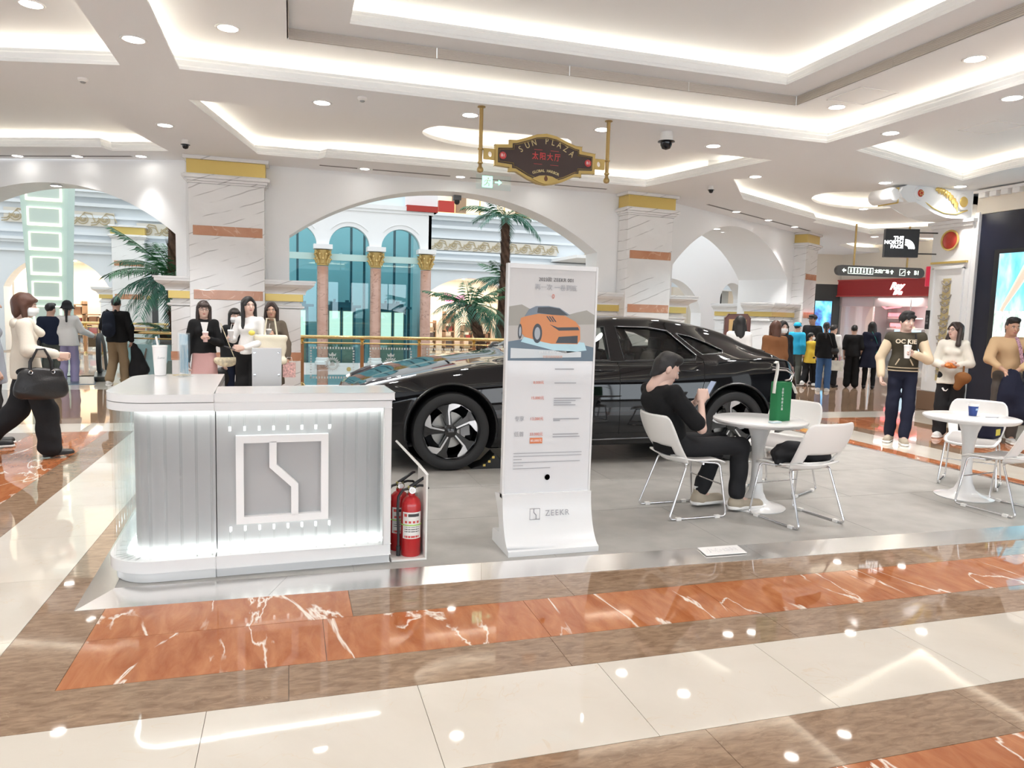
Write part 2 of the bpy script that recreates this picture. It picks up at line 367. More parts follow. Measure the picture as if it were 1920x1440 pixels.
for k in range(6):
    slot_seg((5.72, 7.52-k*1.45), (5.72, 7.52-(k+1)*1.45), (-1, 0)); slot_seg((-.02, 7.52-k*1.45), (-.02, 7.52-(k+1)*1.45), (1, 0))
coffer(PB, holes=[OB], cav=.24); coffer(OB, ZS+.25, .22, .2, prof=OVP)
coffer(PC, cav=.24); coffer(PD, cav=.17); coffer(PE, cav=.17)
coffer(PF, holes=[OF]); coffer(OF, ZS+.25, .22, .2, prof=OVP)
coffer(PG, holes=[OG]); coffer(OG, ZS+.25, .22, .2, prof=OVP)
# slot diffusers along the arch wall
VENT = M('vent_slot', (.22, .21, .21), .6)
def strip_vent(p, q, w=.07, label=None):
    p, q = Vector(p), Vector(q); d = (q-p).normalized(); n = Vector((-d.y, d.x))*w/2
    mb = MB()
    for s in (-1, 0, 1):
        c = n*s*.62; e = n*.22
        mb.prism([(*(p+c-e), ZS-.004), (*(q+c-e), ZS-.004), (*(q+c+e), ZS-.004), (*(p+c+e), ZS-.004)], (0, 0, .006))
    mb.prism([(*(p-n), ZS-.001), (*(q-n), ZS-.001), (*(q+n), ZS-.001), (*(p+n), ZS-.001)], (0, 0, .003))
    mb.obj('air_vent', VENT, ceiling)
strip_vent((.45, 12.42), (1.05, 12.42)); strip_vent((1.3, 12.42), (2.6, 12.42)); strip_vent((2.95, 12.42), (4.2, 12.42)); strip_vent((4.5, 12.42), (5.5, 12.42))
strip_vent((-4.1, 13.75), (-2.4, 13.0)); strip_vent((-5.6, 14.35), (-4.3, 13.83))
dR = Vector((.868, .496)); oR = Vector((7.05, 13.1))+Vector((.5, -.87))*.45
for a, b in ((.9, 2.0), (2.3, 3.6), (3.9, 5.1), (5.4, 6.2)): strip_vent(oR+dR*a, oR+dR*b)
# access hatches
def hatch(c, s, rz, z):
    mb = MB()
    for q in range(4):
        T = Matrix.Translation((*c, z)) @ Matrix.Rotation(rz+q*PI/2, 4, 'Z'); mb.T = T; mb.box(-s, s, s-.012, s, -.006, .004)
    mb.T = None; mb.obj('access_hatch', WHITE, ceiling)
hatch((6.15, 6.95), .26, 0, ZS+.25); hatch((8.6, 7.4), .26, 0, ZS+.25)

# ---------------------------------------------------------------- recessed downlights
_ring = MB().lathe([(.088, .012), (.088, -.004), (.105, -.006), (.112, .0)], 24).mesh('trim_ring', WHITE)
_lens = MB().lathe([(0, 0), (.087, 0)], 24).mesh('lens', LAMP)
for me in (_ring, _lens): me.polygons.foreach_set('use_smooth', [True]*len(me.polygons))
def downlight(x, y, label, z=ZS, w=None, ang=115, sc=1.0, grp='recessed round downlights in the ceiling'):
    o = thing('downlight', label, 'downlight', (x, y, z), group=grp); o.scale = (sc, sc, 1)
    mk('trim_ring', _ring, o); mk('lens', _lens, o, (0, 0, -.003))
    if w is None: w = SPOT_W
    if w:
        l = bpy.data.lights.new('downlight_beam', 'SPOT'); l.energy = w; l.spot_size = R_(ang); l.spot_blend = .7; l.shadow_soft_size = .08; l.color = (1, .98, .965)
        s = bpy.data.objects.new('downlight_beam', l); COL.objects.link(s); s.location = (0, 0, -.03); s.parent = o
    return o
ZP = ZS+.25
DL = [(-1.31, 7.3, ZS, 'in the left beam, nearest the upper left corner'), (-2.92, 10.3, ZP, 'in the left coffer above the escalator walkers'), (.34, 8.69, ZS, 'in the long beam, first from the left'), (.27, 9.75, ZP, 'in the oval coffer, left end'),
      (2.01, 8.53, ZS, 'in the long beam just left of the hanging sign rod'), (3.69, 8.53, ZS, 'in the long beam beside the right hanging sign rod'), (5.39, 8.74, ZS, 'in the long beam right of the large dome camera'),
      (5.0, 9.95, ZP, 'in the oval coffer, right end'), (7.96, 10.75, ZP, 'in the near end of the far right coffer'), (6.93, 7.31, ZS, 'in the right cross beam, farther one'), (9.3, 9.85, ZS, 'in front of the scroll corbel'),
      (6.93, 5.76, ZS, 'in the right cross beam at the right picture edge'), (-1.55, 10.57, ZS, 'in the left beam beside the small dome camera'), (7.15, 10.3, ZS, 'in the soffit at the right end of the oval coffer'),
      (12.3, 13.6, ZS+.25, 'in the far right coffer beyond its oval'),
      (-.55, 7.45, ZP, 'in the upper ring left of the air grille'), (-2.14, 7.5, ZP, 'in the upper left coffer, at the top edge'), (4.15, 5.6, ZS+.62, 'in the deep central coffer'), (6.25, 5.62, ZP, 'in the upper ring, right side near the hatch'), (6.2, 7.4, ZP, 'in the upper ring at its far right corner'),
      (10.6, 9.6, ZS, 'above the pillar capital of the dark shop front')]
for x, y, z, t in DL: downlight(x, y, 'round recessed downlight '+t, z, 45 if 'capital' in t or 'corbel' in t else None)
for i, x in enumerate((1.17, 2.78, 4.35)):
    downlight(x, 12.42, 'small wall washing downlight between ceiling vents, '+('leftmost', 'middle', 'rightmost')[i]+' above the central arch', ZS, 45, 80, .85, 'wall washers above the arches')
for i, (x, y) in enumerate(((-3.25, 13.38), (-4.2, 13.79), (-2.25, 12.93))):
    downlight(x, y, 'small wall washing downlight above the left arch, '+('over its crown', 'over its left side', 'over its right side')[i], ZS, 30, 80, .85, 'wall washers above the arches')
for i, u in enumerate((2.15, 3.75, 5.25)):
    p = oR+dR*u; downlight(p.x, p.y, 'small wall washing downlight above the right arch, '+('nearest', 'middle', 'farthest')[i]+' of three', ZS, 130, 95, .85, 'wall washers above the arches')
for i, (x, y) in enumerate(((13.6, 13.0), (14.9, 16.0), (16.6, 17.2), (14.4, 12.0), (19.5, 15.5))):
    downlight(x, y, 'round recessed downlight in the far corridor, '+('first', 'second', 'third', 'fourth', 'fifth')[i]+' towards the red shop', ZP if i in (0, 2, 4) else ZS, 80)
for i, (x, y, z) in enumerate(((-1.3, 3.2, ZS), (-1.3, .2, ZS), (2.0, 4.0, ZS+.62), (2.0, 1.0, ZS+.62), (4.2, 1.8, ZS+.62), (6.9, 2.6, ZS), (-3, 4.5, ZP), (8.6, 4.5, ZP), (8.6, 1.5, ZP), (-5.5, 7.5, ZP), (-5.2, 10.6, ZP))):
    downlight(x, y, 'round recessed downlight out of frame, '+('left of the viewpoint', 'behind and left of the viewpoint', 'in the deep coffer overhead', 'in the deep coffer straight above', 'in the deep coffer, right side', 'in the right beam overhead', 'in the left coffer overhead', 'in the right coffer, farther', 'in the right coffer, nearer', 'far left, nearer', 'far left, farther')[i], z, SPOT_W)

# ================================================================= ARCH WALLS
def arch_pts(u0, u1, zs, rise, n=32):
    a = (u1-u0)/2; R = (a*a+rise*rise)/(2*rise); cz = zs+rise-R; th = math.asin(a/R)
    return [((u0+u1)/2+R*math.sin(-th+2*th*i/n), cz+R*math.cos(-th+2*th*i/n)) for i in range(n+1)]
def arch_wall(name, label, o, rz, L, ops, t=.55, zt=5.0, m=WALLP, z0=0):
    root = struct(name, label, (*o, 0), rz); mb = MB(); u = 0
    for (u0, u1, zs, rise) in ops:
        if u0 > u: mb.box(u, u0, 0, t, z0, zt)
        P = arch_pts(u0, u1, zs, rise)
        for (xa, za), (xb, zb) in zip(P, P[1:]):
            mb.add([(xa, 0, za), (xb, 0, zb), (xb, 0, zt), (xa, 0, zt), (xa, t, za), (xb, t, zb), (xb, t, zt), (xa, t, zt)],
                   [(0, 1, 2, 3), (7, 6, 5, 4), (0, 4, 5, 1), (3, 2, 6, 7)])
        u = u1
    if L > u: mb.box(u, L, 0, t, z0, zt)
    mb.obj('wall_face', m, root, fix=True); return root
wall_back = arch_wall('wall_back', 'white wall with the wide central arch onto the atrium', (-1.6, 12.82), 0, 8.55, [(1.58, 7.14, 2.72, .92)])
wl = arch_wall('wall_left', 'white angled wall with the left arch onto the escalators', (-1.6, 12.95), PI-math.atan2(1.3, 3.1), 9.5, [(.2, 4.7, 2.66, .8), (5.6, 9, 2.66, .8)], t=-.6)
wall_right = arch_wall('wall_right', 'white angled wall with the deep right arch', (7.05, 13.1), math.atan2(3.4, 5.95), 7.2, [(.42, 6.1, 2.6, 1.05)], t=1.35)
# recessed lamps in the reveal of the central arch
for i, (x, z) in enumerate(((1.35, 3.475), (4.4, 3.495))):
    d = downlight(x, 13.1, 'round lamp set in the arch reveal, '+('left', 'right')[i]+' of the arch camera', z, 25, 110, .9, 'lamps in the arch reveal'); d.rotation_euler = (0, (-1 if i == 0 else 1)*.16, 0)
for i, (x, y, z) in enumerate(((9.55, 15.15, 3.63), (10.05, 15.6, 3.62))):
    downlight(x, y, 'round lamp in the deep right arch reveal, '+('left one', 'right one'[:9])[i], z, 25, 110, .9, 'lamps in the arch reveal')
downlight(-3.75, 14.1, 'round lamp in the reveal of the left arch', 3.44, 25, 110, .9, 'lamps in the arch reveal')

# invented wall behind the viewpoint; glowing windows added for fill light and car reflections
wb = struct('wall_front', 'unseen near wall with added glowing panes that light the hall', (-14, -6, 0))
MB().box(0, 26, -.3, 0, 0, 4.4).obj('wall_face', M('dark_wall', (.10, .085, .075), .5), wb)
for k in range(6):
    x = .8+k*4.2; c = ((.78, .90, 1), (.92, .96, 1), (.84, .93, 1))[k % 3]
    MB().box(x, x+3.4, .0, .03, .25, 3.1).obj('fill_light_pane', M('fill_light_pane_%d' % (k % 3), (.5, .5, .5), .4, emis=c, estr=2.1), wb)
    MB().box(x-.08, x, 0, .08, 0, 3.2).box(x+3.4, x+3.48, 0, .08, 0, 3.2).box(x-.08, x+3.48, 0, .08, 3.1, 3.2).box(x+1.1, x+1.16, 0, .06, .25, 3.1).box(x+2.24, x+2.3, 0, .06, .25, 3.1).obj('fill_pane_frame', DGREY, wb)
# ---------------------------------------------------------------- marble pilasters
def pilaster(label, o, rz, w, d=.34, imp=(True, True), iw=(.42, .68)):
    """white marble pier, local x along the wall, front at y=-d, with imposts beside it"""
    r = struct('column', label, (*o, 0), rz); r.name = 'marble_column'; h = w/2
    MB().box(-h, h, -d, 0, .22, 3.42).obj('shaft', WM, r, bevel=.01)
    MB().box(-h-.05, h+.05, -d-.05, 0, 0, .22).obj('plinth', WM, r, bevel=.015)
    for z0, z1 in ((.64, .78), (1.62, 1.77), (2.62, 2.77)): MB().box(-h+.06, h-.03, -d-.012, 0, z0, z1).obj('rose_marble_band', BM, r, bevel=.006)
    mb = MB()
    for k, (e, z0, z1) in enumerate(((.02, 3.42, 3.45), (.05, 3.45, 3.49), (.09, 3.49, 3.54), (.06, 3.54, 3.56))): mb.box(-h-e, h+e, -d-e, 0, z0, z1)
    mb.obj('capital_moulding', WM, r, bevel=.008)
    MB().box(-h-.02, h+.02, -d-.02, 0, 3.56, 3.775).obj('gold_band', GOLD, r, bevel=.006)
    MB().box(-h-.07, h+.07, -d-.07, 0, 3.775, 3.83).obj('top_slab', WM, r, bevel=.008)
    for s, on in ((-1, imp[0]), (1, imp[1])):
        if not on: continue
        q = iw[0 if s < 0 else 1]; x0, x1 = (h, h+q) if s > 0 else (-h-q, -h)
        e0, e1 = (0, 1) if s > 0 else (1, 0)
        MB().box(x0, x1-(.12*e1), -.16, .58, 0, 1.5).obj('impost_pier', WM, r, bevel=.008) if s > 0 else MB().box(x0+.12, x1, -.16, .58, 0, 1.5).obj('impost_pier', WM, r, bevel=.008)
        mb = MB()
        prof = [(.10, 1.50), (.06, 1.52), (.06, 1.545), (.10, 1.56), (.10, 1.60), (.13, 1.60), (.13, 1.625), (.09, 1.63)]
        pr2 = [(.07, 1.745), (.04, 1.745), (.04, 1.77), (.03, 1.80), (.0, 1.83), (-.06, 1.86), (-.10, 1.90), (-.10, 1.94), (-.12, 1.94), (-.12, 1.97)]
        def ring(p):
            for (i0, za), (i1, zb) in zip(p, p[1:]):
                A = []
                for i, z in ((i0, za), (i1, zb)):
                    X0, X1 = (x0, x1-.0-i) if s > 0 else (x0+i, x1)
                    A.append([(X0, -.06-(.12-i), z), (X1, -.06-(.12-i), z), (X1, .60, z), (X0, .60, z)])
                mb.add(A[0]+A[1], [(0, 1, 5, 4), (1, 2, 6, 5), (2, 3, 7, 6), (3, 0, 4, 7)])
            i, z = p[-1]; X0, X1 = (x0, x1-i) if s > 0 else (x0+i, x1)
            mb.add([(X0, -.18+i, z), (X1, -.18+i, z), (X1, .6, z), (X0, .6, z)], [(0, 1, 2, 3)])
        ring(prof); ring(pr2); mb.obj('impost_moulding', WM, r)
        g = MB(); g.box(*((x0, x1-.08) if s > 0 else (x0+.08, x1)), -.14, .585, 1.625, 1.75); g.obj('gold_band', GOLD, r, bevel=.005)
        b = MB(); b.box(*((x0, x1-.11) if s > 0 else (x0+.11, x1)), -.165, .585, .64, .78); b.obj('rose_marble_band', BM, r)
    return r
pilaster('white marble pier with gold top band behind the group of young women', (-.96, 12.82), 0, 1.12)
pilaster('white marble pier with gold top band above the black car roof', (6.45, 12.86), .10, 1.0, imp=(True, True), iw=(.62, .62))
pilaster('white marble pier with gold top band at the far right end of the arches', (12.95, 16.5), math.atan2(3.4, 5.95), .8, imp=(True, False), iw=(1.5, .4))
pilaster('white marble pier at the left picture edge', (-6.6, 15.05), -math.atan2(1.3, 3.1), 1.0)
# ================================================================= ATRIUM
lowf = MB().box(-16, 22, 12.9, 34, -4.6, -4.5).obj('floor_lower', F_CREAM); tag(lowf, 'cream stone floor of the atrium level below', kind='structure')
SL = MB().box(-.2, 6.0, 13.76, 13.94, -.01, .10).box(-2.2, 11.0, 14.25, 14.35, -.45, .0).obj('trim_1', WHITE); tag(SL, 'white floor edge under the brass railing', kind='structure')
FROST = M('frosted_etching', (.86, .9, .9), .6, alpha=.75)
WOODP = M('railing_wood', (.42, .19, .07), .3)
def crest(mb, s=1.0):
    """etched coat of arms: shield ring, crown, leaves (local x,z plane)"""
    for k in range(20):
        a = 2*PI*k/20; r0, r1 = (.085, .125) if k % 2 else (.09, .112)
        mb.prism([(s*r0*math.cos(a-.1), 0, s*r0*math.sin(a-.1)), (s*r1*math.cos(a-.05), 0, s*r1*math.sin(a-.05)), (s*r1*math.cos(a+.05), 0, s*r1*math.sin(a+.05)), (s*r0*math.cos(a+.1), 0, s*r0*math.sin(a+.1))], (0, .001, 0))
    for r in (.088, .07):
        P = [(s*r*math.cos(2*PI*i/28), 0, s*r*math.sin(2*PI*i/28)) for i in range(28)]
        mb.tube(P, s*.006, 4, closed=True)
    for p in ([(-.045, -.03), (-.02, .03), (0, .0), (-.015, -.04)], [(.045, -.03), (.02, .035), (.0, 0), (.02, -.045)], [(-.012, .0), (.0, .05), (.012, 0), (0, -.055)]):
        mb.prism([(s*a, 0, s*b) for a, b in p], (0, .001, 0))
    mb.prism([(s*a, 0, s*b) for a, b in ((-.05, .125), (-.06, .175), (-.028, .15), (0, .19), (.028, .15), (.06, .175), (.05, .125))], (0, .001, 0))
def railing(label, p, q, n, etched=True, z0=.10, h=.90):
    p, q = Vector(p), Vector(q); L = (q-p).length; r = thing('railing', label, 'railing', (p.x, p.y, z0), math.atan2(q.y-p.y, q.x-p.x))
    MB().tube([(-.1, 0, h), (L+.1, 0, h)], .032, 12).obj('handrail', BRASS, r, smooth=40)
    MB().tube([(-.1, 0, h-.11), (L+.1, 0, h-.11)], .014, 8).obj('lower_rail', BRASS, r, smooth=40)
    st = L/n
    for i in range(n+1):
        po = MB().box(-.032, .032, -.032, .032, .06, h-.14).obj('post', WOODP, r, (i*st, 0, 0), bevel=.008)
        MB().lathe([(.03, h-.14), (.045, h-.12), (.045, h-.10), (.02, h-.085), (.035, h-.06), (.05, h-.05), (.02, h-.03)], 12).obj('brass_cap', BRASS, po, smooth=40); MB().lathe([(.05, 0), (.05, .03), (.035, .04), (.035, .06), (.03, .07)], 12).obj('brass_foot', BRASS, po, smooth=40)
    for i in range(n):
        x0 = i*st+.06; x1 = (i+1)*st-.06
        g = MB().box(x0, x1, -.006, .006, .05, h-.13).obj('glass_panel', GLASS, r)
        if etched:
            mb = MB(); a, b, c, d = x0+.08, x1-.08, .13, h-.22
            for e in range(int((b-a)/.05)):
                for zz in (c, d): mb.box(a+e*.05, a+e*.05+.028, -.009, -.007, zz, zz+.04)
            for e in range(int((d-c)/.05)):
                for xx in (a, b-.03): mb.box(xx, xx+.03, -.009, -.007, c+e*.05, c+e*.05+.028)
            mb.T = Matrix.Translation(((x0+x1)/2, -.009, (c+d)/2)); crest(mb, 1.15); mb.T = None
            mb.obj('etched_crest', FROST, g)['kind'] = 'stuff'
    return r
railing('brass railing with crested glass panels under the central arch', (.2, 13.85), (5.6, 13.85), 5)
railing('brass railing with glass panels beyond the left arch', (-2.95, 14.75), (-1.9, 14.35), 1, False)
rr = railing('far brass railing across the atrium on the left', (-6.8, 23.9), (-3.6, 23.9), 3, False, 0)

# ---------------------------------------------------------------- elevator tower
TEAL = M('shaft_back', (.50, .74, .78), .35)
STL = M('elevator_frame', (.05, .13, .17), .4)
CARM = M('elevator_bronze', (.36, .29, .19), .3, .6)
GOLDC = M('capital_gold', (.62, .44, .17), .4, .35, bump=(40, .3))
et = thing('elevator_tower', 'glass elevator tower with white arcade and pink marble columns', 'elevator', (0, 20, 0))
mb = MB(); cols = (-.56, .81, 2.19, 3.55)
for a, b in zip(cols, cols[1:]):
    c = (a+b)/2; P = arch_pts(c-.53, c+.53, 3.18, .525, 20)
    for (xa, za), (xb, zb) in zip(P, P[1:]):
        mb.add([(xa, 0, za), (xb, 0, zb), (xb, 0, 4.2), (xa, 0, 4.2), (xa, .3, za), (xb, .3, zb)], [(0, 1, 2, 3), (0, 4, 5, 1)])
    for x0, x1 in ((a, c-.53), (c+.53, b)): mb.box(x0, x1, 0, .3, 3.18, 4.2)
mb.box(3.55, 3.7, 0, .3, 3.18, 4.2); mb.box(3.62, 3.7, .0, 3, -4.5, 4.2); mb.box(-.8, 3.85, -.06, .4, 4.2, 4.32); mb.box(-.7, 3.75, -.03, .3, 4.12, 4.2)
mb.obj('arcade', WHITE, et)
for a, b in zip(cols, cols[1:]):
    c = (a+b)/2; P = arc(c, 3.18, .64, R_(40), R_(140), 12)
    MB().tube([(x, -.012, z) for x, z in P], .012, 5).obj('archivolt', WHITE, et)
def corinthian(mb):
    mb.lathe([(.15, 0), (.16, .03), (.135, .05), (.14, .1), (.15, .25), (.19, .38), (.2, .40)], 16)
    for ring, (z, n, r, ph) in enumerate(((.06, 8, .145, 0), (.18, 8, .155, PI/8))):
        for k in range(n):
            a = 2*PI*k/n+ph; c, s = math.cos(a), math.sin(a)
            mb.tube([(r*c, r*s, z), ((r+.03)*c, (r+.03)*s, z+.08), ((r+.07)*c, (r+.07)*s, z+.12), ((r+.085)*c, (r+.085)*s, z+.09)], [.035, .035, .028, .012], 5)
    for k in range(4):
        a = PI/4+k*PI/2; c, s = math.cos(a), math.sin(a)
        mb.tube([(.16*c, .16*s, .28), (.22*c, .22*s, .36), (.27*c, .27*s, .37), (.26*c, .26*s, .31), (.23*c, .23*s, .33)], [.02, .025, .028, .022, .012], 6)
_cap = MB(); corinthian(_cap); _cap = _cap.mesh('capital', GOLDC)
_sh = MB().lathe([(.145, -4.5), (.145, 2.62)], 20).mesh('column_shaft', PM); _sh.polygons.foreach_set('use_smooth', [True]*len(_sh.polygons))
_ab = MB().box(-.24, .24, -.24, .24, 3.06, 3.18).mesh('abacus', WHITE)
_bs = MB().lathe([(.2, -.02), (.2, .06), (.17, .08), (.18, .14), (.15, .17)], 20).mesh('column_base', WHITE)
for x in cols:
    s = mk('column_shaft', _sh, et, (x, -.05, 0)); mk('capital', _cap, et, (x, -.05, 2.64)); mk('abacus', _ab, et, (x, -.05, 0)); mk('column_base', _bs, et, (x, -.05, .05))
MB().box(-.8, 3.7, -.03, .12, -.25, .06).obj('floor_beam', WHITE, et)
for i, x in enumerate((-.1, .8, 1.5, 2.2, 2.85)): MB().lathe([(.05, -.035), (.06, -.04), (.04, -.045)], 14, axis='y', c=(x, 0, -.1)).obj('rosette', GOLDC, et)
MB().box(-.8, 3.7, 2.6, 2.7, -4.5, 4.2).obj('shaft_wall', TEAL, et)
MB().box(-.75, 3.62, .1, .16, 2.80, 2.97).obj('transom', M('pale_transom', (.55, .75, .72), .4), et)
for a, b in zip(cols, cols[1:]): MB().box(a+.12, b-.12, .17, .18, -4.5, 3.72).obj('glass_pane', GLASSB, et)
for i, x in enumerate((-.12, .18, 1.62, 1.98, 2.82, 3.25)): MB().box(x-.03, x+.03, .9, 1.0, -4.5, 4.1).obj('guide_rail', STL, et)
for i, x in enumerate((.1, 1.35, 2.75)):
    k = MB().box(x-.42, x+.36, .5, 1.7, .02, 1.55).obj('elevator_car', CARM, et)
    MB().box(x-.46, x+.5, .42, 1.75, 1.55, 1.62).box(x-.3, x+.3, .6, 1.2, 1.62, 1.7).box(x-.22, x-.16, .7, .8, 1.7, 1.78).box(x+.1, x+.2, .7, .8, 1.7, 1.76).obj('car_roof', STL, k)
    MB().box(x-.42, x-.36, .47, .5, .02, 1.55).box(x+.3, x+.36, .47, .5, .02, 1.55).box(x-.03, x+.0, .47, .5, .02, 1.55).box(x-.42, x+.36, .47, .5, 1.47, 1.55).obj('car_frame', STL, k)
    MB().box(x-.34, x-.06, .48, .495, .75, 1.45).box(x+.03, x+.28, .48, .495, .75, 1.45).obj('lit_car_window', M('car_light', (.8, .75, .6), .5, emis=(1, .9, .7), estr=.5), k)
# upper storey slab with red sign board above the tower
us = struct('wall_upper', 'pale upper storey slab with red band above the elevator', (0, 21, 0))
MB().box(-4, 3.0, -.72, -.6, 4.33, 5.6).obj('pale_panel', M('pale_blue_panel', (.72, .84, .90), .4), us)
MB().box(3.0, 3.9, -.8, -.55, 4.33, 5.0).obj('balcony_front', WHITE, us); MB().box(3.0, 3.85, -1.08, -.7, 4.20, 4.36).obj('red_band', M('red_band', (.42, .03, .02), .5), us)
text('harmony', .14, GREYP, us, (2.3, -.725, 4.6))
# ---------------------------------------------------------------- far wall of the atrium
fw = arch_wall('wall_far', 'far atrium wall with arches cornices and wave frieze', (-14, 25), 0, 32, [(5.9, 8.7, 1.9, .95), (18.2, 21.9, 1.75, .95), (23.5, 27, 1.8, .9)], t=.6, zt=4.85, m=M('atrium_wall', (.72, .76, .79), .5))  # white wall; the blue-grey tint puts cool daylight into its colour
def bandf(x0, x1, z0, z1, d, m=M('atrium_trim', (.76, .80, .83), .5), nm='cornice_band'): MB().box(x0, x1, -d, 0, z0, z1).obj(nm, m, fw)  # white trim with the same daylight tint in its colour
for x0, x1 in ((17.6, 32), (0, 10.5)):
    for z0, z1, d in ((4.75, 4.85, .35), (4.62, 4.75, .22), (4.35, 4.45, .16), (4.02, 4.10, .10), (3.50, 3.58, .12), (3.28, 3.36, .22), (3.2, 3.28, .14), (2.95, 3.02, .10)): bandf(x0, x1, z0, z1, d)
FRZ = M('frieze_gold', (.50, .42, .28), .5)
def frieze(x0, x1, z0, z1, loc, parent, rz=0, n=None):
    h = z1-z0; n = n or max(1, round((x1-x0)/(h*1.5))); st = (x1-x0)/n
    p = MB().box(x0, x1, -.03, 0, z0, z1).obj('frieze_panel', M('frieze_ground', (.66, .62, .55), .6), parent, loc, rz)
    me = MB()
    for w, off in ((.018, 0), (.012, .07)):
        P = []
        for i in range(26):
            t = i/25; a = PI*.9+t*2*PI*1.6; r = (h*.42-off)*(1-t*.85); P.append((st*.55+r*math.cos(a), -.04, h/2+r*math.sin(a)))
        me.tube(P, w, 4)
        me.tube([(-st*.1, -.04, h*.06+off), (st*.15, -.04, h*.12+off), (st*.4, -.04, h*.55+off*.5), (st*.62, -.04, h*.93-off), (st*.95, -.04, h*.85-off), (st*1.1, -.04, h*.3)], w, 4)
    me = me.mesh('wave_scroll', FRZ)
    for k in range(n): mk('wave_scroll', me, p, (x0+k*st, 0, z0))
frieze(18.6, 23.2, 3.62, 3.98, (0, -.05, 0), fw); frieze(24.3, 27.5, 3.62, 3.98, (0, -.05, 0), fw)
frieze(6.0, 8.9, 3.78, 4.2, (0, -.05, 0), fw, n=5); frieze(9.5, 10.6, 3.55, 3.95, (0, -.05, 0), fw, n=2)
MB().box(10.6, 18.2, -.02, 0, 0, 4.85).obj('wall_panel', M('atrium_wall'), fw)
pilaster('far marble pier across the atrium on the left', (-4.7, 25), 0, .9, imp=(True, True), iw=(.5, .4))
# upper floor beyond: slab, railing, warm shop
up = struct('wall_gallery', 'lit upper gallery shops behind a gold railing', (3.9, 26.5, 4.85))
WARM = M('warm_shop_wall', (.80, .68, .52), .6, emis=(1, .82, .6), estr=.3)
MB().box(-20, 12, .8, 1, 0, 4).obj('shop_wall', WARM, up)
for i, x in enumerate((.6, 1.9, 3.1, 4.4, 5.6)): MB().box(x, x+.5, .55, .8, 0, .9+.2*(i % 2)).obj('display_shelf', M('shelf_brown', (.35, .22, .13), .5) if i % 2 else WHITE, up)
MB().box(1.35, 2.0, .5, .7, .05, .75).obj('red_panel', M('red_band'), up)
for x in np.arange(-.2, 7, .9): MB().box(x, x+.04, -1.1, -1.06, 0, .85).obj('railing_post', BRASS, up)
MB().tube([(-.3, -1.08, .85), (8, -1.08, .85)], .03, 6).tube([(-.3, -1.08, .1), (8, -1.08, .1)], .02, 6).obj('railing_bar', BRASS, up)
# shops behind the far arches
SHW = M('shop_cream', (.78, .68, .56), .6, emis=(1, .86, .68), estr=.10)  # faint warm glow put into the wall colour in place of shop lighting
def shop(label, x0, x1, y, z1, items, sign=None, kind='wall_shop'):
    s = struct(kind, label, (x0, y, 0)); w = x1-x0
    MB().box(0, w, 2.6, 2.7, 0, z1).box(0, .05, 0, 2.6, 0, z1).box(w-.05, w, 0, 2.6, 0, z1).obj('shop_wall', SHW, s)
    MB().box(0, w, 0, 2.7, z1, z1+.05).obj('shop_ceiling', WHITE, s); MB().box(0, w, 0, 2.7, -.05, 0).obj('shop_floor', F_CREAM, s)
    for k in range(3): MB().lathe([(0, 0), (.09, 0)], 12, (w*(k+1)/4, .9, z1-.01)).obj('shop_lamp', LAMP, s)
    cs = [(.35, .2, .12), (.75, .7, .62), (.12, .1, .1), (.55, .45, .3), (.5, .08, .06)]
    for i in range(items):
        x = .2+(w-.6)*i/max(1, items-1); h = .7+.9*((i*37) % 5)/5
        b = MB()
        for zz in np.arange(.1, h+.2, .32): b.box(x, x+.38, 1.6, 2.2, zz, zz+.035)
        b.box(x, x+.03, 1.6, 2.2, 0, h+.1).box(x+.35, x+.38, 1.6, 2.2, 0, h+.1); u = b.obj('display_shelf', M('shelf_brown'), s)
        for j, zz in enumerate(np.arange(.135, h, .32)):
            MB().box(x+.06, x+.3, 1.7, 2.05, zz, zz+.12+.06*((i+j) % 3)).obj('goods', M('goods_%d' % ((i+j) % 5), cs[(i+j) % 5], .5), u)
    area('shop_light', (x0+w/2, y+1.2, z1-.05), w*.7, 1.2, 18*w, (1, .88, .72))
    return s
shop('warm lit shop with shelves behind the far arch, pink sign above', 4.0, 8.2, 25.7, 2.75, 6)
PINK = M('pink_neon', (.9, .2, .3), .5, emis=(1, .25, .4), estr=1.6)
pk = thing('bow_sign', 'glowing pink bow sign hanging behind the low palm fronds', 'sign', (5.55, 25.3, 1.95))
for s in (-1, 1): MB().prism([(0, 0, 0), (s*.12, 0, .16), (s*.38, 0, .22), (s*.34, 0, -.1), (s*.14, 0, -.14)], (0, .05, 0)).obj('bow_wing', PINK, pk)
MB().ell((0, .02, 0), (.07, .05, .09), 10, 6).obj('bow_knot', PINK, pk)
shop('warm lit shop behind the left far arch', -8.1, -5.2, 25.7, 2.8, 6)
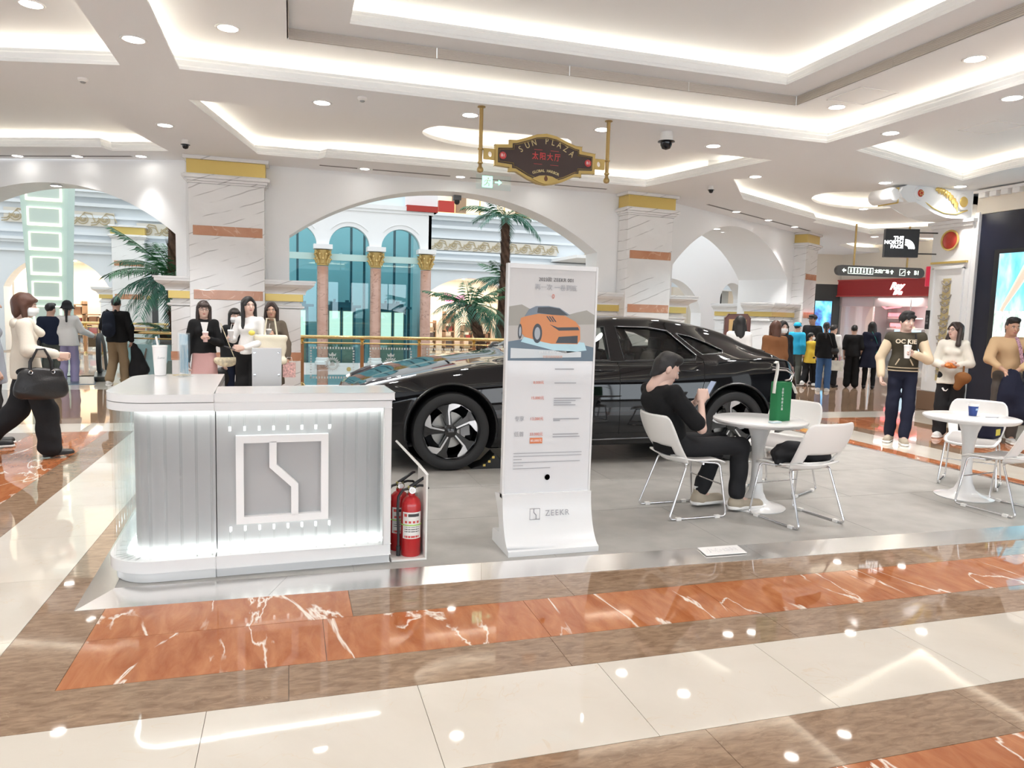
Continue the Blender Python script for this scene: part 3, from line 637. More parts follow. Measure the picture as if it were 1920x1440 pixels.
# ---------------------------------------------------------------- lit panel tower at the left
lt = thing('panel_tower', 'tall flared pale green tower with glowing framed panels', 'tower', (-5.58, 20, 0))
MINT = M('mint_panel', (.52, .66, .60), .35)
def wt(z): return .40+.11*max(0, (z-1.0)/3.2)**1.5
zs = np.arange(-.2, 6.0, .58)
mb = MB(); mb.grid([[(-wt(z)-.02, .5, z), (-wt(z), .0, z), (wt(z), .0, z), (wt(z)+.02, .5, z)] for z in np.arange(-4.5, 6.3, .3)]); mb.obj('tower_body', MINT, lt)
FRAME = M('glow_frame', (1, .97, .88), .5, emis=(1, .93, .75), estr=.6)
for z in zs:
    a = wt(z+.3)*.74; h = .43
    pn = MB().box(-a+.035, a-.035, -.03, 0, z+.07, z+h-.03).obj('panel', M('panel_face', (.56, .66, .60), .4), lt)
    mb = MB(); mb.box(-a, a, -.05, 0, z, z+.065).box(-a, -a+.035, -.05, 0, z+.065, z+h).box(a-.035, a, -.05, 0, z+.065, z+h).box(-a+.035, a-.035, -.05, 0, z+h-.02, z+h)
    mb.obj('glowing_frame', FRAME, pn)
# ---------------------------------------------------------------- escalator
es = thing('escalator', 'escalator with glass side and black handrail behind the walking couple', 'escalator', (-3.95, 15.6, 0), R_(10))
HR = MB()
for x in (-.55, .42):
    P = [(x, 5.5, -1.9), (x, 1.9, .10+.50), (x, .9, .86), (x, .2, .88), (x, -.05, .80), (x, -.15, .60), (x, -.13, .38), (x, -.02, .22), (x, .2, .17), (x, .7, .16)]
    HR.tube(P, .045, 8)
    MB().prism([(x, .1, .15), (x, -.1, .3), (x, -.12, .6), (x, .0, .8), (x, .2, .85), (x, .9, .83), (x, 1.9, .56), (x, 5.5, -1.95), (x, 5.5, -2.6), (x, 1.6, .02), (x, .7, .13)], (.012, 0, 0)).obj('glass_side', glass('escalator_glass', (.72, .90, .93), refl=.08), es)
    MB().prism([(x-.08, .0, .0), (x-.08, -.15, .1), (x-.08, .1, .17), (x-.08, .8, .15), (x-.08, 1.7, .0), (x-.08, 5.5, -2.6), (x-.08, 5.5, -2.9), (x-.08, 1.2, -.1)], (.18, 0, 0)).obj('skirt_panel', M('escalator_steel', (.35, .36, .35), .3, .8), es, bevel=.02)
HR.obj('handrail', RUBBER, es, smooth=50)
MB().box(-.5, .37, -.6, .9, 0, .012).obj('landing_plate', M('landing_plate', (.12, .17, .22), .35, .6), es)
for k in range(8): MB().box(-.45, .33, .9+k*.38, 1.28+k*.38, -.25-k*.22, .0-k*.22).obj('step', DGREY, es)
# ---------------------------------------------------------------- palms
FR = [M('palm_green', (.035, .14, .055), .5), M('palm_teal', (.05, .19, .13), .5)]
TRK = M('palm_trunk', (.10, .055, .035), .9, var=(9, .4))
def frond_mesh(L, droop, up, n=30, m=FR[0], seed=0):
    r = random.Random(seed); mb = MB(); pts = []
    for i in range(13):
        t = i/12; pts.append((L*t*(1-.12*t*droop), 0, up*L*t-droop*L*t*t*.75))
    mb.tube(pts, [.014*(1-.8*i/12) for i in range(13)], 4)
    for i in range(n):
        t = .1+.9*i/n; k = t*12; j = min(11, int(k)); f = k-j; p = Vector(pts[j]).lerp(Vector(pts[j+1]), f)
        d = (Vector(pts[j+1])-Vector(pts[j])).normalized(); l = L*.36*(1-abs(t-.42)*1.0)+.02
        for s in (-1, 1):
            s_ = Vector((0, s, 0)); w = .013+.006*(1-t)
            tip = p+s_*l*(.62+.1*r.random())+d*l*.6+Vector((0, 0, -l*(.22+.25*r.random())))
            mid = p.lerp(tip, .5)+Vector((0, 0, l*.08))
            mb.add([p, mid+d*w, tip, mid-d*w], [(0, 1, 2, 3)])
    return mb.mesh('frond', m)
_fm = [frond_mesh(1.0, .55, .55, m=FR[0], seed=1), frond_mesh(1.0, .75, .35, m=FR[1], seed=2), frond_mesh(.85, .35, .9, m=FR[0], seed=3), frond_mesh(1.0, 1.05, .3, m=FR[1], seed=4)]
def palm(label, base, path, r0, r1, crown, nf, L, az=None, seed=0):
    """trunk follows path (relative points), fronds at crown"""
    o = thing('palm_tree', label, 'palm tree', base); r = random.Random(seed)
    pa = [Vector(p) for p in path]; Q = []; m = len(pa); N = 26
    for i in range(N+1):
        t = i/N*(m-1); j = min(m-2, int(t)); Q.append(pa[j].lerp(pa[j+1], t-j))
    mb = MB(); mb.tube(Q, [r0+(r1-r0)*i/N for i in range(N+1)], 10)
    tot = sum((b-a).length for a, b in zip(pa, pa[1:]))
    for i in range(int(tot/.055)):
        t = i/int(tot/.055)*N; j = min(N-1, int(t)); c = Q[j].lerp(Q[j+1], t-j); rr = r0+(r1-r0)*t/N
        for k in range(5):
            a = i*2.4+k*2*PI/5; cc, ss = math.cos(a), math.sin(a); w = .035
            mb.add([(c.x+rr*.92*cc-w*ss, c.y+rr*.92*ss+w*cc, c.z-.03), (c.x+rr*.92*cc+w*ss, c.y+rr*.92*ss-w*cc, c.z-.03), (c.x+rr*1.45*cc, c.y+rr*1.45*ss, c.z+.05)], [(0, 1, 2)])
    mb.obj('trunk', TRK, o)
    for k in range(nf):
        a = (az[k] if az else 2*PI*k/nf+r.uniform(-.2, .2)); f = mk('frond', _fm[(k*3+seed) % 4], o, crown, rot=(0, r.uniform(-.15, .35), a)); s = L*r.uniform(.85, 1.12); f.scale = (s, s, s)
    return o
palm('tall thin palm beside the elevator tower', (4.93, 17, 0), [(-.08, 0, -4.5), (-.05, 0, .9), (.03, 0, 2.5), (0, 0, 3.8)], .15, .09, (0, 0, 3.82), 11, 1.0, seed=1)
palm('low spreading palm in front of the pink marble column', (4.1, 16.6, 0), [(.35, 0, -4.5), (.3, 0, .3), (.15, 0, .95), (-.1, 0, 1.7)], .15, .10, (-.1, 0, 1.68), 17, 1.15, seed=2)
palm('middle height palm with crown right of the tall trunk', (5.25, 17.6, 0), [(0, 0, -4.5), (0, 0, 1.2), (0, 0, 2.35)], .13, .1, (0, 0, 2.35), 14, 1.05, seed=3)
palm('dark palm at the left arch beside the railing', (-2.0, 15.0, 0), [(.1, 0, -4.5), (.05, 0, .6), (-.06, 0, 1.7), (0, 0, 3.2)], .19, .16, (-.06, 0, 2.0), 20, 1.3, seed=4)
palm('small palm shrub at the foot of the left palm', (-2.35, 15.6, 0), [(0, 0, -4.5), (0, 0, .6), (0, 0, 1.0)], .1, .08, (0, 0, 1.0), 10, .6, seed=5)
# striped display behind the left palm
ds = struct('wall_display', 'striped shop board with red white and blue bars behind the left palm', (-4.0, 24.2, 0))
for i, (x, m) in enumerate(((.0, DGREY), (.18, WHITE), (.5, M('shelf_brown')), (.68, WHITE), (.9, DGREY))): MB().box(x, x+.15, 0, .1, -.5, 2.6).obj('stripe', m, ds)
MB().box(.25, .6, -.05, 0, 1.9, 2.35).obj('flag_blue', M('flag_blue', (.03, .06, .3), .5), ds); MB().box(.7, .9, -.05, 0, .1, 1.1).obj('flag_red', M('flag_red', (.6, .03, .03), .5), ds)
# low board with rabbit-ear figure behind the left railing
bd = thing('poster_board', 'pale blue poster board with animal pictures behind the left railing', 'board', (-2.6, 15.2, -.1), R_(-15))
MB().box(-.5, .75, 0, .04, .1, .85).obj('board_face', M('board_blue', (.42, .66, .70), .5), bd)
for x, m, ear in ((-.12, M('fig_brown', (.20, .11, .07), .6), 1), (.45, M('fig_green', (.14, .17, .12), .6), 0)):
    mb = MB(); mb.prism([(x-.11, -.012, .18), (x-.14, -.012, .4), (x-.07, -.012, .55), (x+.07, -.012, .55), (x+.14, -.012, .4), (x+.11, -.012, .18)], (0, .01, 0))
    if ear:
        for s in (-1, 1): mb.prism([(x+s*.03, -.012, .55), (x+s*.09, -.012, .78), (x+s*.11, -.012, .76), (x+s*.07, -.012, .53)], (0, .01, 0))
    mb.obj('animal_print', m, bd)
# ================================================================= RIGHT HAND SIDE
NAVY = M('navy_black', (.012, .014, .028), .25)
CREAMW = M('cream_wall', (.78, .72, .63), .55)
rp = struct('column_scroll', 'white shop pier with scroll corbel, red medallion and relief panel', (11.15, 10.1, 0)); rp.name = 'scroll_pillar'
MB().box(-.08, .4, -.40, .40, .34, 3.34).obj('pier', WHITE, rp, bevel=.01)
MB().box(-.12, .4, -.44, .44, 0, .34).obj('base', M('brown_base', (.20, .12, .075), .2), rp, bevel=.01)
MB().box(-.16, .4, -.46, .46, 3.30, 3.36).box(-.12, .4, -.42, .42, 3.24, 3.30).obj('cap', WHITE, rp, bevel=.008)
MB().box(-.12, -.08, -.32, -.28, .5, 2.55).box(-.12, -.08, .28, .32, .5, 2.55).box(-.12, -.08, -.32, .32, 2.52, 2.58).obj('panel_frame', WHITE, rp, bevel=.005)
MB().box(-.13, -.08, -.36, .36, 2.62, 2.655).obj('gold_rule', GOLD, rp)
MB().box(-.088, -.08, -.06, .10, .55, 2.36).obj('gold_strip', M('pale_gold', (.60, .50, .26), .5), rp)
RLF = M('relief_grey', (.40, .36, .31), .7); mbr = MB(); rr_ = random.Random(3)
for k in range(14):
    z = .65+k*.122; r = .05+.02*(k % 3)
    for s in (-1, 1):
        mbr.tube([(-.095, .02, z), (-.1, .02+s*r, z+.03), (-.1, .02+s*r*1.3, z+.08), (-.095, .02+s*r*.6, z+.09)], [.012, .016, .013, .008], 5)
    mbr.ell((-.095, .02, z+.04), (.012, .03, .035), 8, 5)
mbr.obj('carved_relief', RLF, rp, smooth=50)
md = MB().lathe([(0, -.145), (.12, -.14), (.15, -.12), (.15, -.08)], 28, axis='x', c=(0, 0, 3.02)).obj('red_medallion', M('red_enamel', (.55, .05, .03), .25), rp, smooth=40)
MB().tube([(-.125, .165*math.cos(2*PI*i/32), 3.02+.165*math.sin(2*PI*i/32)) for i in range(32)], .018, 6, closed=True).obj('gold_ring', GOLD, md, smooth=50)
# scroll corbel projecting into the corridor
cb = [(.0, 3.36), (-.55, 3.36), (-.80, 3.40), (-1.02, 3.48), (-1.22, 3.56), (-1.36, 3.56), (-1.50, 3.62), (-1.55, 3.70), (-1.50, 3.79), (-1.38, 3.83), (0, 3.83)]
MB().prism([(x, -.27, z) for x, z in cb], (0, .54, 0)).obj('corbel', WHITE, rp, bevel=.012)
MB().lathe([(.0, -.24), (.10, -.24), (.125, -.20), (.125, .20), (.10, .24), (0, .24)], 20, axis='y', c=(-1.62, 0, 3.66)).box(-1.62, -1.4, -.2, .2, 3.56, 3.76).obj('corbel_roll', WHITE, rp, smooth=50)
MB().tube([(-1.52, -.21, 3.54), (-1.52, -.21, 3.78), (-1.52, .21, 3.78), (-1.52, .21, 3.54)], .014, 6, closed=True).obj('gold_cord', GOLD, rp)
MB().lathe([(0, -.30), (.13, -.30), (.15, -.275), (.15, -.25)], 24, axis='y', c=(-.22, 0, 3.63)).obj('volute', WHITE, rp, smooth=40)
MB().lathe([(0, -.315), (.08, -.31), (.1, -.29)], 24, axis='y', c=(-.22, 0, 3.63)).obj('gold_rosette', GOLD, rp, smooth=40)
MB().lathe([(0, -.30), (.11, -.295), (.12, -.25)], 24, axis='y', c=(-1.15, 0, 3.71)).obj('volute', WHITE, rp, smooth=40)
ro = MB().lathe([(0, -.315), (.055, -.31), (.065, -.29)], 20, axis='y', c=(-1.15, 0, 3.71)).obj('red_rosette', M('red_enamel'), rp, smooth=40)
for k in range(6):
    a = k*PI/3; MB().ell((-1.15+.035*math.cos(a), -.318, 3.71+.035*math.sin(a)), (.012, .005, .012), 8, 5).obj('gold_dot', GOLD, ro)
mb = MB()
for k in range(8):
    t = k/7; x = -.78+.42*t; z = 3.80-.22*t*t; mb.ell((x, -.285, z), (.055, .02, .035+.02*t), 8, 5); mb.tube([(x, -.285, z), (x+.03, -.29, z-.07-.05*t)], [.022, .008], 5)
mb.obj('gold_leaf', GOLD, rp, smooth=60)
mb = MB(); mb.tube([(-1.05, -.255, 3.60), (-.85, -.275, 3.49), (-.6, -.275, 3.42), (-.35, -.275, 3.42), (-.1, -.275, 3.5)], .012, 6); mb.obj('gold_groove', GOLD, rp)
# dark shop front towards the camera
sf = struct('wall_shopfront', 'dark navy shop front with large picture screen at right edge', (11.15, 0, 0))
MB().box(0, .3, -2, 9.62, 0, 3.42).obj('dark_panel', NAVY, sf); MB().box(-.06, .3, 9.62, 9.70, 0, 3.45).obj('white_jamb', WHITE, sf)
MB().box(-.03, .3, -2, 9.7, 3.42, 3.83).obj('fascia', CREAMW, sf)
mb = MB()
for k in range(28): mb.box(-.12, -.03, 9.5-k*.2, 9.62-k*.2, 3.68, 3.76)
mb.box(-.14, 0, -2, 9.7, 3.76, 3.80).obj('dentil_moulding', WHITE, sf)
bs = thing('picture_screen', 'large bright screen with blue sky and grass picture on dark shop front', 'screen', (11.15, 6.2, 1.18))
MB().box(-.06, 0, -.08, 3.08, -.06, 1.62).obj('bezel', BLACK, bs); MB().box(-.068, -.06, 0, 2.98, 0, .62).obj('picture_grass', picture('grass_picture', (.35, .45, .40), (.62, .72, .62), (.75, .85, .82), .9, 9), bs)
MB().box(-.068, -.06, 0, 2.98, .62, 1.55).obj('picture_sky', picture('sky_picture', (.10, .45, .72), (.22, .66, .84), (.6, .85, .9), .95, 1.6), bs)
SKINP = M('picture_arm', (.65, .45, .36), .6, emis=(.75, .5, .4), estr=.5)
MB().tube([(-.072, 2.35, 1.5), (-.072, 2.62, 1.02), (-.072, 2.80, .72), (-.072, 2.85, .62)], [.09, .06, .035, .03], 6).obj('picture_arm', SKINP, bs).scale = (1, 1, 1)
# black blade sign on the pier
ts = thing('blade_sign', 'black square blade sign with glowing white mountain logo beside the pier', 'sign', (10.48, 10.62, 2.98), R_(-22))
MB().box(-.29, .29, -.05, .05, -.25, .25).obj('sign_box', BLACK, ts, bevel=.006)
GLOWW = M('sign_white', (1, 1, 1), .5, emis=(1, 1, 1), estr=1.6)
for i, (t, z) in enumerate((('THE', .085), ('NORTH', .01), ('FACE', -.065))): text(t, .085, GLOWW, ts, (.02 if i < 2 else .02, -.056, z), ax='RIGHT', sx=1.1, bold=.003)
for r in (.09, .13, .17):
    P = arc(.05, -.10, r, 0, PI/2, 10); Q = arc(.05, -.10, r-.028, PI/2, 0, 10)
    MB().prism([(x, -.052, z) for x, z in P+Q], (0, -.006, 0)).obj('logo_arc', GLOWW, ts)
MB().tube([(.27, 0, .19), (.62, 0, .19)], .012, 6).tube([(.27, 0, -.18), (.62, 0, -.18)], .012, 6).obj('bracket', BLACK, ts)
# little door plate
pl = thing('wall_plate', 'small black upright plate with characters on the white pier', 'plate', (11.03, 10.43, 1.63))
MB().box(-.012, 0, -.045, .045, -.17, .17).obj('plate', BLACK, pl, bevel=.01); text('营业中', .06, GREYP, pl, (-.014, 0, 0), (PI/2, 0, -PI/2)).rotation_euler = (0, -PI/2, 0)
# hanging direction sign
dsn = thing('direction_sign', 'black hanging direction sign with white pictograms over the far shoppers', 'sign', (13.3, 14.0, 2.75), R_(-8))
mb = MB(); mb.prism([(x, 0, z) for x, z in arc(1.02, 0, .12, -PI/2, PI/2, 8)+arc(-1.02, 0, .12, PI/2, 1.5*PI, 8)], (0, .10, 0)); mb.obj('sign_board', M('sign_brown_black', (.03, .026, .022), .35), dsn, bevel=.01)
for x in (-.68, .70): MB().tube([(x, .05, .12), (x, .05, 1.08)], .022, 8).obj('hanging_rod', BRONZE, dsn)
SGN = M('sign_green_white', (.8, .9, .8), .5, emis=(.85, 1, .85), estr=.8)
mb = MB()
def arrow(mb, x, z, d, s=.05):
    P = {'l': [(-s, 0), (0, s), (0, s*.35), (s, s*.35), (s, -s*.35), (0, -s*.35), (0, -s)], 'u': [(0, s), (s, 0), (s*.35, 0), (s*.35, -s), (-s*.35, -s), (-s*.35, 0), (-s, 0)]}[d]
    mb.prism([(x+a, -.001, z+b) for a, b in P], (0, -.004, 0))
arrow(mb, -.95, 0, 'l'); arrow(mb, .28, 0, 'u'); arrow(mb, .72, 0, 'u')
for i in range(4):
    x = -.85+i*.165
    mb.box(x, x+.15, -.005, -.001, -.075, -.065).box(x, x+.15, -.005, -.001, .065, .075).box(x, x+.01, -.005, -.001, -.075, .075).box(x+.14, x+.15, -.005, -.001, -.075, .075)
    mb.ell((x+.075, -.004, .035), (.018, .003, .018), 8, 5).box(x+.055, x+.095, -.005, -.001, -.045, .01)
x = .48; mb.box(x, x+.15, -.005, -.001, -.075, -.065).box(x, x+.15, -.005, -.001, .065, .075).box(x, x+.01, -.005, -.001, -.075, .075).box(x+.14, x+.15, -.005, -.001, -.075, .075).prism([(x+.03, -.001, -.04), (x+.12, -.001, .04), (x+.12, -.001, .02), (x+.05, -.001, -.04)], (0, -.004, 0))
mb.obj('pictograms', SGN, dsn)
text('太阳广场', .095, SGN, dsn, (.02, -.003, 0), bold=.002); text('B1', .13, SGN, dsn, (.93, -.003, 0), bold=.004)
# ---------------------------------------------------------------- red optician shop
rs = struct('wall_redshop', 'red fronted glass shop with white script sign', (18.1, 20.8, 0), math.atan2(-3.3, .6))
Lr = 6.5
MB().box(-.1, Lr, -.1, .3, 2.42, 2.95).obj('red_fascia', M('shop_red', (.36, .018, .02), .4), rs)
MB().box(-.12, Lr, -.13, -.1, 2.93, 2.97).box(-.12, Lr, -.13, -.1, 2.40, 2.44).obj('fascia_trim', M('shop_red_trim', (.5, .06, .05), .4), rs)
MB().box(-3, Lr+3, -.02, .3, 2.97, 4.1).obj('upper_wall', CREAMW, rs)
GLR = M('sign_script', (1, 1, 1), .5, emis=(1, .96, .96), estr=2.2)
text('Ray', .30, GLR, rs, (2.15, -.11, 2.72), shear=.4, bold=.012); text('Ban', .20, GLR, rs, (2.2, -.11, 2.52), shear=.4, bold=.01)
for i in range(5): MB().box(i*1.3, i*1.3+.03, 0, .05, 0, 2.42).obj('mullion', STEEL, rs)
for i in range(5): MB().box(i*1.3+.03, i*1.3+1.3, .02, .03, 0, 2.4).obj('glass_pane', GLASS, rs)
MB().box(0, Lr, .0, .06, 2.08, 2.42).obj('transom_band', M('transom_pink', (.62, .48, .48), .5), rs)
MB().box(0, Lr, 2.4, 2.5, 0, 2.4).box(0, .1, 0, 2.5, 0, 2.4).obj('back_wall', M('redshop_wall', (.36, .33, .33), .6), rs); MB().box(0, Lr, 0, 2.5, 2.4, 2.45).obj('shop_ceiling', WHITE, rs)
RN = M('red_neon', (.9, .1, .1), .5, emis=(1, .12, .14), estr=2.2)
for i, (x, z) in enumerate(((.5, 1.75), (1.9, 1.75), (.6, 1.4), (3.4, 1.75), (2.1, 1.3))):
    sh = MB().box(x, x+1.0, 1.9, 2.35, z-.04, z).box(x, x+1.0, 1.9, 2.35, z-.42, z-.38).box(x, x+1.0, 1.9, 2.35, z-.8, z-.76).obj('glass_shelf', M('shelf_pale', (.75, .72, .7), .3), rs)
    MB().box(x+.05, x+.85, 1.85, 1.89, z+.03, z+.15).obj('red_glow_board', RN, sh)
    for k in range(4):
        MB().box(x+.08+k*.23, x+.22+k*.23, 1.95, 2.1, z-.38, z-.3).obj('eyewear_case', M('goods_%d' % (k % 5)), sh)
area('shop_light', (19.8, 18.6, 2.35), 3, 1.5, 75, (1, .95, .92))
MB().tube([(.5, 1.2, 2.3), (.9, 1.2, 2.05), (1.4, 1.2, 2.1), (1.9, 1.2, 2.3)], .03, 6).tube([(2.0, 1.2, 2.3), (2.4, 1.2, 2.1), (2.9, 1.2, 2.3)], .03, 6).obj('red_ribbon', RN, rs)
MB().box(1.7, 2.6, .6, .64, .55, 1.35).obj('blue_display_panel', M('pale_display', (.55, .72, .85), .4, emis=(.6, .8, 1), estr=.4), rs)
rb = thing('projecting_sign', 'small red square sign with white script beside the pier', 'sign', (15.6, 14.55, 2.75), R_(-35))
MB().box(-.27, .27, -.06, .06, -.25, .25).obj('sign_box', M('shop_red_bright', (.55, .02, .05), .4, emis=(.6, .02, .06), estr=.25), rb, bevel=.01)
text('Ray', .22, GLR, rb, (0, -.066, .08), shear=.3, bold=.006); text('Ban', .16, GLR, rb, (.04, -.066, -.06), shear=.3, bold=.005)
MB().tube([(.27, 0, .2), (.6, 0, .2)], .015, 6).tube([(.27, 0, 0.2), (.27, 0, 1.08)], .015, 6).obj('bracket', BLACK, rb)
# ---------------------------------------------------------------- dark wall with advertising screen
dw = struct('wall_darkend', 'dark end wall of the corridor with glowing blue advertising screen', (16.0, 21.35, 0), math.atan2(-.55, 2.1))
MB().box(0, 2.2, 0, .2, 0, 2.82).obj('dark_panel', M('charcoal_panel', (.035, .035, .033), .4), dw); MB().box(-2, 2.2, -.02, .2, 2.82, 4.1).obj('upper_wall', CREAMW, dw)
ad = thing('advertising_screen', 'upright blue advertising screen on the dark end wall', 'screen', (17.5, 20.9, .8), math.atan2(-.55, 2.1))
MB().box(-.34, .34, -.05, 0, 0, 1.5).obj('bezel', BLACK, ad); MB().box(-.29, .29, -.055, -.05, .06, 1.44).obj('picture', picture('ad_picture', (.05, .10, .35), (.10, .45, .75), (.4, .75, .9), 1.0, 2.5), ad)
wp = thing('light_panel', 'white glowing shop panel left of the dark end wall', 'panel', (16.15, 21.1, 0), 0)
MB().box(-.22, .1, 0, .08, .9, 2.2).obj('panel', M('glow_white', (.9, .9, .92), .5, emis=(.9, .93, 1), estr=.8), wp); MB().box(-.3, .15, 0, .1, 0, .9).obj('cabinet', M('shelf_brown'), wp)
cl = thing('wall_clock', 'small gilt wall clock on the cream wall beside the far pier', 'clock', (16.35, 21.0, 3.10), 0)
MB().lathe([(.0, .0), (.13, .0), (.15, .03), (.12, .05)], 24, axis='y', c=(0, -.05, 0)).obj('face', M('clock_face', (.8, .74, .6), .5), cl)
mb = MB(); mb.tube([(.16*math.cos(2*PI*i/24), -.03, .16*math.sin(2*PI*i/24)) for i in range(24)], .025, 6, closed=True)
for k in range(8): mb.ell((.19*math.cos(k*PI/4), -.03, .19*math.sin(k*PI/4)), (.035, .03, .035), 8, 5)
mb.obj('gilt_rim', GOLD, cl, smooth=50); MB().box(-.008, .008, -.06, -.052, 0, .09).box(0, .06, -.06, -.052, -.008, .008).obj('hands', BLACK, cl)
# views through the right arch: inner arches, pier, black screen
ia = arch_wall('wall_inner', 'inner white wall with a small arch seen through the right arch', (9.0, 19.0), math.atan2(1.6, 4.6), 6.0, [(.6, 3.5, 1.7, 1.0), (4.4, 5.6, 2.2, .5)], t=.4, zt=4.2)
pilaster('inner marble pier seen through the right arch', (12.5, 18.3), .5, .55, imp=(True, False), iw=(.3, .3))
shop('lit shop seen through the right arch', 11.0, 16.5, 24.5, 2.6, 7, kind='wall_shop')
MB().box(9, 13.5, 22.5, 27, 3.4, 3.5).obj('ceiling_inner', WHITE)['kind'] = 'structure'
bsn = thing('hanging_screen', 'black hanging screen seen through the right arch', 'screen', (13.4, 21.2, 2.1))
MB().box(-.27, .27, -.05, .05, -.28, .28).obj('screen', BLACK, bsn, bevel=.01); MB().tube([(0, 0, .28), (0, 0, 1.6)], .02, 6).obj('rod', BLACK, bsn)
iw = MB().box(12.9, 14.3, 23.0, 23.4, 0, 2.6).box(13.5, 13.8, 22.7, 23.0, 0, 2.6).obj('wall_pier', CREAMW); tag(iw, 'cream wall pier behind the hanging screen', kind='structure')
# brown framed stand sign behind the car
st = thing('stand_sign', 'tall brown framed stand sign with rounded top behind the car', 'sign', (7.42, 10.95, 0), R_(-20))
mb = MB(); mb.prism([(-.22, 0, .1), (-.22, 0, 1.56), (-.16, 0, 1.63), (.16, 0, 1.63), (.22, 0, 1.56), (.22, 0, .1)], (0, .06, 0)); mb.obj('frame', M('walnut', (.14, .045, .03), .3), st, bevel=.012)
MB().box(-.15, .15, -.006, 0, .8, 1.54).obj('face_panel', M('sign_gold_face', (.62, .42, .18), .4), st); MB().box(-.08, .1, -.012, -.006, 1.45, 1.52).box(-.05, .02, -.012, -.006, 1.3, 1.5).obj('emblem', M('walnut'), st); MB().box(-.24, .24, -.15, .21, 0, .1).obj('foot', M('walnut'), st, bevel=.01)
# ================================================================= CEILING-HUNG ITEMS
sp = thing('hanging_sign', 'ornate brown and gold hanging sign reading sun plaza', 'sign', (2.82, 8.13, 3.33))
def sp_outline(s=0):
    half = [(0, .27-s), (.12, .255-s), (.25, .205-s), (.36, .17-s), (.44-s, .165-s), (.44-s, .115-s), (.61-s, .10-s)]
    a = half + [(x, -z) for x, z in half[::-1][:-1]]
    b = [(0, -.27+s)]
    top = half; bot = [(.61-s, -.13+s), (.44-s, -.14+s), (.44-s, -.18+s), (.36, -.18+s), (.22, -.25+s), (.1, -.29+s), (0, -.30+s)]
    right = top+bot; left = [(-x, z) for x, z in right[::-1]][1:-1]
    return right+left
MB().prism([(x, -.02, z) for x, z in sp_outline(0)], (0, .05, 0)).obj('gold_frame', M('sign_gold', (.50, .36, .13), .35, .6), sp, bevel=.006)
MB().prism([(x, -.026, z) for x, z in sp_outline(.035)], (0, .06, 0)).obj('brown_field', M('sign_brown', (.045, .022, .018), .35), sp)
pts = sp_outline(.05); MB().tube([(x, -.03, z) for x, z in pts], .004, 4, closed=True).obj('gold_line', M('sign_gold'), sp)
MB().prism([(-.17, -.03, -.245), (-.08, -.03, -.205), (0, -.03, -.195), (.08, -.03, -.205), (.17, -.03, -.245), (.08, -.03, -.28), (0, -.03, -.297), (-.08, -.03, -.28)], (0, -.006, 0)).obj('gold_cartouche', M('sign_gold'), sp)
MB().ell((0, -.037, -.235), (.022, .004, .028), 10, 6).prism([(-.014, -.037, -.215), (0, -.037, -.19), (.014, -.037, -.215)], (0, -.004, 0)).obj('emblem', M('sign_emblem', (.18, .07, .03), .5), sp)
GLT = M('sign_gold_letter', (.62, .50, .25), .4, .3)
for i, ch in enumerate('SUN PLAZA'):
    if ch == ' ': continue
    t = (i-4)/4; x = t*.31; text(ch, .10, GLT, sp, (x, -.03, .185-.115*t*t+ (0 if abs(t) < .3 else 0)), rot=(PI/2, t*.62, 0), sx=.8)
for i, ch in enumerate('GLOBAL HARBOR'):
    if ch == ' ': continue
    t = (i-6)/6; text(ch, .042, GLT, sp, (t*.15, -.03, -.145-.03*t*t), rot=(PI/2, t*.35, 0), bold=.001)
REDL = M('sign_red_letter', (.62, .06, .06), .4)
for i, ch in enumerate('太阳大厅'): text(ch, .09, REDL, sp, (-.135+i*.09, -.03, .01), sx=.85, bold=.001)
mb = MB()
for s in (-1, 1):
    for z in (.085, -.075): mb.box(s*.10-.05, s*.10+.05, -.031, -.028, z-.002, z+.002)
mb.obj('red_rule', REDL, sp)
for s in (-1, 1):
    b = MB().lathe([(0, -.033), (.038, -.033), (.042, -.026)], 20, axis='y', c=(s*.52, 0, -.015)).obj('level_badge', REDL, sp); text('B1', .045, WHITEP, b, (s*.52, -.034, -.015))
    br = MB(); x0, x1 = s*.60, s*.74
    P = [(x0, -.01, .05), (x1, -.01, .05), (x1, -.01, -.07), (x0, -.01, -.07)]
    hole = [(s*.665+.024*math.cos(2*PI*i/14), .032*math.sin(2*PI*i/14)-.01) for i in range(14)]
    br.T = Matrix.Rotation(PI/2, 4, 'X'); o4 = [(x0, -.07), (x1, -.07), (x1, .05), (x0, .05)]; br.poly(o4, [hole], .01); br.poly(o4, [hole], -.01, flip=True); br.T = None
    br.obj('bracket_plate', M('sign_gold'), sp)
    r = MB().lathe([(.0, .505), (.045, .505), (.045, .49), (.022, .485), (.022, .05), (.032, .045), (.032, .03), (.022, .025), (.022, -.10), (.032, -.105), (.03, -.12), (.018, -.13), (.02, -.155), (.035, -.175), (.038, -.195), (.03, -.215), (.0, -.225)], 16, c=(s*.775, 0, 0)).obj('hanging_rod', BRONZE, sp, smooth=40)
ex = thing('exit_sign', 'clear hanging plate with green running figure and arrow', 'sign', (3.12, 11.5, 3.62))
MB().box(-.29, .29, -.004, .004, -.12, .11).obj('clear_plate', GLASS, ex)
GRN = M('exit_green', (.25, .85, .5), .5, emis=(.35, 1, .65), estr=.9)
MB().box(-.19, -.02, -.008, -.005, -.09, .09).obj('green_door', GRN, ex)
